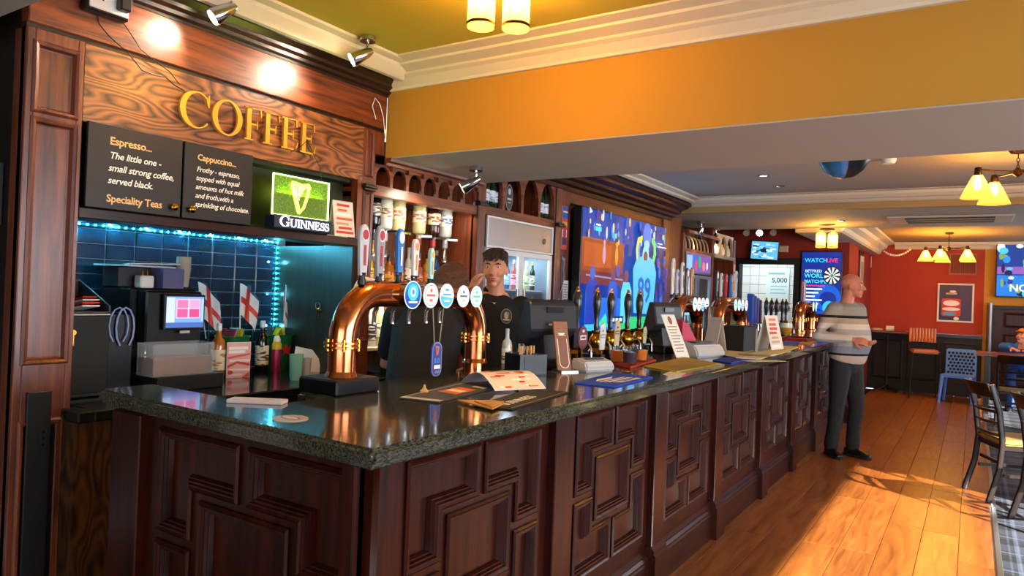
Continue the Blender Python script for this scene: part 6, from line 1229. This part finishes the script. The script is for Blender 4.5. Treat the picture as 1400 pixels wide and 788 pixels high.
for sx_ in (-1, 1):
    for sy_ in (-.33, .28): G().box(sx_*.66-.03, sx_*.66+.03, sy_-.03, sy_+.03, 0, .82).build('leg', CHAIRWOOD, ft)
# blue framed screen on the partition at the left edge
a = PY(4, 222, 1.225); bp_ = T('blue_poster', 'bright blue framed poster on the black side wall at the left edge', 'poster', (a.x-.3, 1.231, PY(2, 308, 1.225).z)); G().box(-.3, .3, -.02, 0, 0, a.z-PY(2, 308, 1.225).z).build('frame', DGREY, bp_, bevel=.003)
printed('print', [('#2a4ab0', rect(-.295, .004, .297, a.z-PY(2, 308, 1.225).z-.004))], PRINT, bp_, (0, -.0205, 0), (1, 0, 0), (0, 0, 1))
# ================================================================ PEOPLE
SKIN = mat('skin', '#c9886a', .5, bump=.04, bscale=140, var=.06); SKIN2 = mat('skin_ruddy', '#c47a5c', .5, bump=.04, bscale=140, var=.08)
EYEW = mat('eye_white', '#e8e0d8', .2); IRIS = mat('iris', '#2a1a12', .15); LIP = mat('lip', '#9a4a42', .45)
HAIRD = mat('dark_brown_hair', '#2c1a10', .5, bump=.9, bscale=160, var=.4); HAIRB = mat('brown_hair', '#4a2a18', .5, bump=.9, bscale=160, var=.4)
BLACKCLOTH = mat('black_cotton', '#121216', .85, bump=.15, bscale=30)
JEANS = mat('charcoal_jeans', '#1d1f24', .8, bump=.2, bscale=40, var=.25)
def fuse(g, voxel, m, name, parent, smooth=4):
    """weld overlapping closed forms into one continuous skin"""
    me = g.mesh('tmp'); o = bpy.data.objects.new('tmp', me); COL.objects.link(o)
    r = o.modifiers.new('r', 'REMESH'); r.mode = 'VOXEL'; r.voxel_size = voxel; r.use_smooth_shade = True
    s = o.modifiers.new('s', 'SMOOTH'); s.factor = .5; s.iterations = smooth
    bpy.context.view_layer.update()
    out = bpy.data.meshes.new_from_object(o.evaluated_get(bpy.context.evaluated_depsgraph_get()))
    bpy.data.objects.remove(o); bpy.data.meshes.remove(me); out.name = name; out.materials.clear(); out.materials.append(m)
    for p in out.polygons: p.use_smooth = True
    return link(name, out, parent)
def limb(g, pts, rad, n=14, up=None):
    g.tube(pts, rad, n, True, up)
    for p, r in ((pts[0], rad[0]), (pts[-1], rad[-1])):
        r = r if isinstance(r, (int, float)) else min(r); g.ball(p, r, 12, 8)
    return g
def xf(M, p): return M @ V3(p)
def head_matrix(c, yaw=0, nod=0, tilt=0): return Matrix.Translation(V3(c)) @ Matrix.Rotation(yaw, 4, 'Z') @ Matrix.Rotation(-nod, 4, 'X') @ Matrix.Rotation(tilt, 4, 'Y')
class GM(G):
    """G with a transform on everything added"""
    def __init__(s, M): super().__init__(); s.M = M
    def add(s, vs, fs): return super().add([s.M @ V3(v) for v in vs], fs)
def head_form(g0, M, jaw=1.0):
    g = GM(M)
    g.ball((0, -.015, .035), (.074, .095, .082), 20, 14); g.ball((0, .025, -.005), (.066, .07, .09), 18, 12); g.ball((0, .035, -.055), (.05*jaw, .058, .05), 16, 10); g.ball((0, .068, -.092), (.026*jaw, .024, .02), 12, 8)
    g.tube([(0, .088, .022), (0, .103, -.005), (0, .114, -.026), (0, .098, -.036)], [.008, .010, .0145, .009], 10); g.ball((.011, .096, -.03), .009, 8, 6); g.ball((-.011, .096, -.03), .009, 8, 6)
    for s in (-1, 1):
        g.ball((s*.072, -.01, -.008), (.011, .02, .033), 10, 8); g.ball((s*.036, .066, -.022), (.026, .026, .024), 12, 8); g.ball((s*.03, .085, .036), (.026, .011, .009), 10, 6)
    g.ball((0, .09, -.058), (.024, .010, .006), 10, 6); g.ball((0, .088, -.069), (.021, .011, .007), 10, 6)
    g.tube([(0, -.02, -.04), (0, -.03, -.11), (0, -.045, -.19)], [.056, .056, .068], 16)
    g0.v_off = len(g0.v); o = len(g0.v); g0.v += g.v; g0.f += [[i+o for i in f] for f in g.f]; return g0
def face_bits(t, M, browm, mouth=True):
    for s in (-1, 1):
        GM(M).ball((s*.032, .081, .013), (.0115, .0095, .0058), 12, 8).build('eye', EYEW, t, smooth='all'); GM(M).ball((s*.032, .0905, .013), (.005, .0022, .005), 10, 6).build('iris', IRIS, t, smooth='all')
        GM(M).tube([(s*.014, .098, .03), (s*.032, .1, .036), (s*.05, .088, .031)], [.003, .0042, .002], 8).build('eyebrow', browm, t, smooth=True)
    if mouth: GM(M).ball((0, .0945, -.0565), (.023, .0075, .0045), 10, 6).ball((0, .093, -.0665), (.019, .0085, .006), 10, 6).build('lips', LIP, t, smooth='all')
def hand(g, w, d, n, side=1, curl=.5, L=1.0):
    """palm, four fingers and a thumb; d finger direction, n palm normal, side = thumb side"""
    w, d, n = V3(w), V3(d).normalized(), V3(n); n = (n-d*n.dot(d)).normalized(); s = d.cross(n)*side
    g.tube([w-d*.02, w, w+d*.045*L, w+d*.09*L], [(.022, .026), (.017, .028), (.015, .04), (.012, .04)], 12, True, n)
    for k, (off, ln) in enumerate(((.031, .074), (.0105, .083), (-.0105, .077), (-.031, .06))):
        p = w+d*(.085*L)+s*off; a = 0; pts = [p-d*.02, p]
        for q, fr in enumerate((.45, .3, .25)):
            a += curl*(.7 if q == 0 else 1.0); p = p+(d*math.cos(a)+n*math.sin(a))*ln*fr*L; pts.append(p)
        g.tube(pts, [.0095, .0095, .0088, .0082, .0065], 8, True, n); g.ball(pts[-1], .0065, 8, 6)
    p = w+d*.025+s*.026; q1 = p+(d*.55+s*.75+n*.25).normalized()*.042; q2 = q1+(d*.85+s*.3+n*.3).normalized()*.032; q3 = q2+(d*.95+s*.0+n*.3).normalized()*.024
    g.tube([p, q1, q2, q3], [.015, .0125, .0105, .0075], 8, True, n); g.ball(q3, .0075, 8, 6)
def shoe(t, a, d, m, sole):
    """a = ankle ground point, d = toe direction"""
    a, d = V3(a), V3(d).normalized(); s = V3((0, 0, 1)).cross(d); g = G()
    g.tube([a-d*.075+V3((0, 0, .045)), a-d*.03+V3((0, 0, .05)), a+d*.06+V3((0, 0, .043)), a+d*.14+V3((0, 0, .032)), a+d*.19+V3((0, 0, .028))], [(.034, .033), (.045, .039), (.038, .045), (.028, .047), (.018, .03)], 14, True, (0, 0, 1)); g.ball(a+V3((0, 0, .07)), (.04, .04, .045), 12, 8)
    o = fuse(g, .008, m, 'shoe', t, 3)
    out = [(-.085, -.03), (-.09, 0), (-.085, .03), (.02, .043), (.12, .05), (.18, .035), (.2, 0), (.18, -.035), (.12, -.05), (.02, -.043)]
    G().prism(out, a, d, s, (0, 0, .02)).build('sole', sole, o, bevel=.004)
    return o
# ---------------------------------------------------------------- standing man in the striped jumper
MAN = T('person', 'bald man in a striped jumper and dark jeans standing at the bar', 'person', (-1.02, 7.6, 0), -math.pi/2-.5)
HM_ = head_matrix((0, .035, 1.655), .55, 0.02)
g = head_form(G(), HM_, 1.12)
limb(g, [(0, -.01, 1.02), (0, .0, 1.2), (0, -.01, 1.4), (0, -.02, 1.5)], [(.11, .15), (.12, .15), (.10, .15), (.06, .1)], 16, (0, 1, 0))
for s in (-1, 1):
    fx = .10*s; kn = (.105*s, .02-.03*s, .5)
    limb(g, [(.085*s, 0, .95), kn, (fx, -.045*s-.02, .09)], [.075, .05, .035])
R_EL, R_WR = (.30, -.10, 1.16), (.13, .155, 1.145); L_EL, L_WR = (-.27, -.04, 1.15), (-.03, .19, 1.12)
limb(g, [(.19, -.01, 1.42), R_EL, R_WR], [.045, .04, .026]); limb(g, [(-.19, -.01, 1.42), L_EL, L_WR], [.045, .04, .026])
hand(g, R_WR, (-.35, .9, -.1), (-.6, -.1, -.5), -1, .55); hand(g, L_WR, (.45, .85, -.1), (.3, -.1, .7), 1, .5)
fuse(g, .0055, SKIN2, 'body', MAN, 4)
face_bits(MAN, HM_, mat('grey_brow', '#8a7060', .7))
m, N, L, b = newmat('striped_knit'); tc = N.new('ShaderNodeTexCoord'); sp_x = N.new('ShaderNodeSeparateXYZ'); L.new(tc.outputs['Object'], sp_x.inputs[0])
mr = N.new('ShaderNodeMapRange'); mr.inputs[1].default_value = .9; mr.inputs[2].default_value = 1.55; L.new(sp_x.outputs['Z'], mr.inputs[0])
rp = N.new('ShaderNodeValToRGB'); rp.color_ramp.interpolation = 'CONSTANT'; el = rp.color_ramp.elements
stp = [(0, '#b5a594'), (.135, '#0e0f18'), (.165, '#7f8694'), (.27, '#9c9a98'), (.36, '#c2b8a8'), (.44, '#a8a098'), (.52, '#d2c6b4'), (.60, '#b09a80'), (.68, '#0e0f18'), (.72, '#9a9488'), (.85, '#8d8a84')]
el[0].position, el[0].color = stp[0][0], srgb(stp[0][1]); el[1].position, el[1].color = stp[1][0], srgb(stp[1][1])
for p_, c_ in stp[2:]: q = el.new(p_); q.color = srgb(c_)
L.new(mr.outputs[0], rp.inputs[0]); L.new(rp.outputs[0], b.inputs['Base Color']); b.inputs['Roughness'].default_value = .95
nz = N.new('ShaderNodeTexNoise'); nz.inputs['Scale'].default_value = 40; bp = N.new('ShaderNodeBump'); bp.inputs['Strength'].default_value = .4; bp.inputs['Distance'].default_value = .01; L.new(tc.outputs['Object'], nz.inputs['Vector']); L.new(nz.outputs['Fac'], bp.inputs['Height']); L.new(bp.outputs[0], b.inputs['Normal'])
KNIT = m
g = G()
g.tube([(0, .0, .945), (0, .01, .98), (0, .035, 1.1), (0, .03, 1.2), (0, .005, 1.33), (0, -.015, 1.43), (0, -.03, 1.5)], [(.15, .20), (.155, .205), (.178, .208), (.17, .208), (.142, .205), (.11, .18), (.07, .09)], 22, True, (0, 1, 0))
limb(g, [(.17, -.02, 1.425), (.225, -.05, 1.33), V3(R_EL)+V3((0, 0, .0)), V3(R_WR)-V3((-.12, .16, -.01))*.25], [.078, .07, .058, .044]); limb(g, [(-.17, -.02, 1.425), (-.225, -.03, 1.33), L_EL, V3(L_WR)-V3((.14, .13, 0))*.25], [.078, .07, .058, .044])
limb(g, [R_EL, V3(R_EL).lerp(V3(R_WR), .5), V3(R_EL).lerp(V3(R_WR), .9)], [.056, .052, .038]); limb(g, [L_EL, V3(L_EL).lerp(V3(L_WR), .5), V3(L_EL).lerp(V3(L_WR), .9)], [.056, .052, .038])
fuse(g, .009, KNIT, 'jumper', MAN, 3)
g = G(); limb(g, [(0, 0, 1.02), (0, -.005, .95), (0, -.01, .87)], [(.12, .165), (.13, .175), (.12, .165)], 20, (0, 1, 0))
for s in (-1, 1):
    limb(g, [(.085*s, -.005, .92), (.095*s, .01-.01*s, .72), (.105*s, .02-.03*s, .5), (.105*s, -.03*s, .3), (.1*s, -.045*s-.02, .1)], [(.105, .1), (.095, .09), (.075, .072), (.065, .062), (.066, .062)], 16, (0, 1, 0))
fuse(g, .009, JEANS, 'trousers', MAN, 3)
BLKSHOE = mat('black_leather', '#0d0d0f', .4); SOLE = mat('shoe_sole', '#1a1a1c', .7)
shoe(MAN, (.10, -.065, 0), (.5, 1, 0), BLKSHOE, SOLE); shoe(MAN, (-.10, .025, 0), (-.05, 1, 0), BLKSHOE, SOLE)
# ---------------------------------------------------------------- barman with a hand at his cheek
fx_, fy_ = .60, -.80
BM = T('person', 'young barman in a black polo shirt holding a hand to his cheek', 'person', (-2.45, 3.58, 0), math.atan2(-fx_, fy_)); BM.scale = (.98, .98, .975)
H2 = head_matrix((0, .035, 1.645), -.18, .04)
g = head_form(G(), H2, .92)
limb(g, [(0, 0, .95), (0, 0, 1.2), (0, -.01, 1.4), (0, -.02, 1.5)], [(.09, .14), (.095, .14), (.09, .14), (.055, .09)], 16, (0, 1, 0))
for s in (-1, 1): limb(g, [(.085*s, 0, .93), (.1*s, .01, .5), (.1*s, -.02, .08)], [.07, .05, .034])
RE, RW = (.30, .10, 1.27), (.15, .13, 1.50); LE, LW = (-.27, -.03, 1.17), (-.25, .12, .97)
limb(g, [(.185, -.02, 1.42), RE, RW], [.044, .04, .026]); limb(g, [(-.19, -.02, 1.42), LE, LW], [.044, .04, .026])
hand(g, RW, (-.3, -.1, 1), (-.8, -.2, 0), -1, .5, .9); hand(g, LW, (.1, .5, -.8), (.6, -.1, .2), 1, .4)
fuse(g, .0055, SKIN, 'body', BM, 4)
face_bits(BM, H2, HAIRD)
g = GM(H2); g.ball((0, -.026, .05), (.08, .096, .08), 20, 14); g.ball((0, -.088, .0), (.058, .028, .055), 14, 10)
for s in (-1, 1): g.ball((s*.068, -.03, .012), (.011, .04, .04), 12, 8)
R = random.Random(21)
for k in range(60):                      # messy textured top and fringe
    x, y = R.uniform(-.066, .066), R.uniform(-.06, .07); z = .035+.086*math.sqrt(max(0, 1-(x/.09)**2-((y+.02)/.12)**2))
    d = V3((R.uniform(-.5, .5), R.uniform(.2, 1), R.uniform(-.2, .3))).normalized()*.03
    g.tube([V3((x, y, z))-d, V3((x, y, z+.006)), V3((x, y, z))+d*.9], [.004, .011, .004], 7)
for k in range(17):
    x = -.06+k*.0075; l = R.uniform(.02, .045)
    g.tube([(x*.9, .05, .105), (x, .083-abs(x)*.25, .088), (x+R.uniform(-.012, .012), .101-abs(x)*.35, .088-l)], [.008, .009, .003], 7)
fuse(g, .0042, HAIRD, 'hair', BM, 0)
g = G(); limb(g, [(0, 0, .93), (0, .0, 1.05), (0, .005, 1.2), (0, .005, 1.32), (0, -.012, 1.42), (0, -.03, 1.49)], [(.105, .16), (.105, .158), (.112, .168), (.118, .178), (.1, .165), (.064, .082)], 22, (0, 1, 0))
limb(g, [(.17, -.02, 1.42), V3((.185, -.02, 1.42)).lerp(V3(RE), .75)], [.068, .062]); limb(g, [(-.175, -.02, 1.42), V3((-.19, -.02, 1.42)).lerp(V3(LE), .85)], [.068, .062])
polo = fuse(g, .008, BLACKCLOTH, 'polo_shirt', BM, 3)
G().tube([(.06*math.cos(a), -.03+.06*math.sin(a)+.01, 1.515-.012*math.sin(a)) for a in [math.radians(q*20+110) for q in range(17)]], [(.018, .007)]*17, 8, True, (0, 0, 1)).build('collar', BLACKCLOTH, BM, smooth=True)
printed('chest_badge', [('#8a7a68', ell(0, 0, .036, .045, 22)), ('#1a1614', ell(0, 0, .032, .041, 22)), ('#b89a7a', ell(.0, .004, .014, .022, 12)), ('#c8b090', rect(-.02, -.026, .02, -.018)), ('#8a6a4a', ell(.01, .016, .008, .01, 10))], PRINT, BM, (-.075, .131, 1.36), (-1, -.25, 0), (0, -.05, 1))
G().tube([(.062*math.cos(a), -.01+.075*math.sin(a)*1.25, 1.50-.062*max(0, math.sin(a))) for a in [math.radians(q*15) for q in range(13)]], .003, 6).ball((0, .094, 1.432), .007, 8, 6).build('necklace', CHROME, BM, smooth=True)
g = G(); limb(g, [(0, 0, 1.0), (0, 0, .92), (0, 0, .86)], [(.1, .155), (.11, .165), (.11, .16)], 18, (0, 1, 0))
for s in (-1, 1): limb(g, [(.085*s, 0, .9), (.1*s, .015, .5), (.1*s, -.02, .09)], [(.1, .09), (.07, .068), (.06, .056)], 14, (0, 1, 0))
fuse(g, .01, mat('khaki_cloth', '#6a5a44', .85), 'trousers', BM, 3)
G().tube([(.168*math.cos(a), .116*math.sin(a), .975) for a in [math.radians(q*15) for q in range(25)]], [(.018, .004)]*25, 6, False, (0, 0, 1)).build('belt', BLACKMATT, BM)
for s in (-1, 1): shoe(BM, (.1*s, -.03, 0), (.15*s, 1, 0), BLKSHOE, SOLE)
# ---------------------------------------------------------------- barman seen from behind, stooping
fx_, fy_ = -.46, .89
B2 = T('person', 'brown haired barman in a black shirt stooping with his back turned', 'person', (-2.355, 2.83, 0), math.atan2(-fx_, fy_))
H3 = head_matrix((.095, .20, 1.475), -.35, -.5, .1)
g = head_form(G(), H3)
limb(g, [(0, -.10, .92), (0, -.02, 1.1), (.01, .07, 1.27), (.03, .13, 1.36)], [(.1, .15), (.1, .15), (.095, .15), (.06, .1)], 16, (0, 1, 0))
for s in (-1, 1): limb(g, [(.09*s, -.1, .92), (.11*s, -.03, .5), (.11*s, -.1, .08)], [.07, .05, .034])
limb(g, [(.2, .09, 1.32), (.25, .17, 1.06), (.12, .34, 1.0)], [.045, .04, .026]); limb(g, [(-.18, .09, 1.32), (-.24, .17, 1.06), (-.1, .34, 1.0)], [.045, .04, .026])
hand(g, (.12, .34, 1.0), (-.3, .8, -.1), (-.5, 0, -.6), -1, .5); hand(g, (-.1, .34, 1.0), (.3, .8, -.1), (.5, 0, -.6), 1, .5)
fuse(g, .006, SKIN, 'body', B2, 4); face_bits(B2, H3, HAIRB)
g = GM(H3); g.ball((0, -.02, .045), (.098, .118, .098), 20, 14); g.ball((0, .04, .09), (.08, .065, .045), 14, 10); g.ball((0, -.085, .0), (.075, .04, .075), 14, 10)
for s in (-1, 1): g.ball((s*.078, -.035, .005), (.018, .055, .06), 12, 8)
R = random.Random(4)
for k in range(70):
    a, e_ = R.uniform(0, 6.28), R.uniform(-.3, 1.4); q = V3((.1*math.cos(e_)*math.cos(a), -.02+.12*math.cos(e_)*math.sin(a), .045+.1*math.sin(e_)))
    if q.y < .07: g.tube([q*.97, q+V3((.0, -.012, -.014))], [.012, .004], 6)
fuse(g, .006, HAIRB, 'hair', B2, 1)
g = G(); limb(g, [(0, -.11, .88), (0, -.09, .98), (0, -.02, 1.12), (.005, .045, 1.24), (.015, .095, 1.33), (.035, .14, 1.39)], [(.12, .175), (.12, .172), (.125, .18), (.125, .19), (.105, .17), (.066, .085)], 22, (0, 1, 0))
limb(g, [(.185, .085, 1.315), V3((.2, .09, 1.32)).lerp(V3((.25, .17, 1.06)), .7)], [.075, .065]); limb(g, [(-.17, .085, 1.315), V3((-.18, .09, 1.32)).lerp(V3((-.24, .17, 1.06)), .7)], [.075, .065])
fuse(g, .008, BLACKCLOTH, 't_shirt', B2, 3)
g = G(); limb(g, [(0, -.11, .97), (0, -.11, .9), (0, -.11, .84)], [(.1, .155), (.115, .168), (.11, .16)], 18, (0, 1, 0))
for s in (-1, 1): limb(g, [(.09*s, -.1, .9), (.11*s, -.025, .5), (.11*s, -.1, .09)], [(.1, .09), (.07, .068), (.06, .056)], 14, (0, 1, 0))
fuse(g, .01, BLACKCLOTH, 'trousers', B2, 3)
for s in (-1, 1): shoe(B2, (.11*s, -.11, 0), (.1*s, 1, 0), BLKSHOE, SOLE)
# ---------------------------------------------------------------- seated person at the far table
SP = T('person', 'person in a blue jacket and orange cap sitting at the far table', 'person', (.66, 13.28, 0), math.pi-.1)
H4 = head_matrix((0, .24, 1.10), -.5, -.25)
g = head_form(G(), H4); limb(g, [(0, 0, .58), (0, .06, .75), (0, .14, .92), (0, .17, .98)], [(.11, .15), (.11, .15), (.1, .15), (.06, .09)], 16, (0, 1, 0))
for s in (-1, 1):
    limb(g, [(.09*s, .0, .56), (.13*s, .40, .56), (.13*s, .38, .09)], [.075, .055, .036])
    limb(g, [(.18*s, .14, .92), (.24*s, .28, .93), (.1*s, .5, .915)], [.045, .04, .027])
    hand(g, (.1*s, .5, .912), (-.4*s, .8, .02), (0, 0, -1), -s, .2)
fuse(g, .0075, SKIN, 'body', SP, 3); face_bits(SP, H4, HAIRB)
g = GM(H4); g.ball((0, -.015, .06), (.088, .105, .075), 18, 12); g.ball((0, .085, .055), (.07, .06, .012), 14, 8); fuse(g, .007, mat('orange_cap', '#d8752a', .7), 'cap', SP, 2)
g = G(); limb(g, [(0, -.01, .54), (0, .02, .65), (0, .08, .8), (0, .14, .93), (0, .17, 1.0)], [(.15, .19), (.15, .19), (.14, .19), (.11, .17), (.075, .09)], 20, (0, 1, 0))
for s in (-1, 1): limb(g, [(.17*s, .13, .92), (.24*s, .28, .935), (.14*s, .44, .93)], [.08, .066, .045])
fuse(g, .009, mat('blue_jacket', '#1f5ab8', .6, bump=.2, bscale=20), 'jacket', SP, 3)
g = G(); 
for s in (-1, 1): limb(g, [(.09*s, -.02, .56), (.13*s, .40, .56), (.13*s, .38, .1)], [(.09, .1), (.075, .075), (.06, .06)], 14, (0, 0, 1))
g.ball((0, -.01, .58), (.17, .13, .1), 16, 10); fuse(g, .01, mat('blue_denim', '#22407a', .8), 'trousers', SP, 3)
for s in (-1, 1): shoe(SP, (.13*s, .38, 0), (0, 1, 0), BLKSHOE, SOLE)
dining_chair((.66+.02, 13.6, 0), math.pi-.05, 'dark ladder back chair under the seated person')
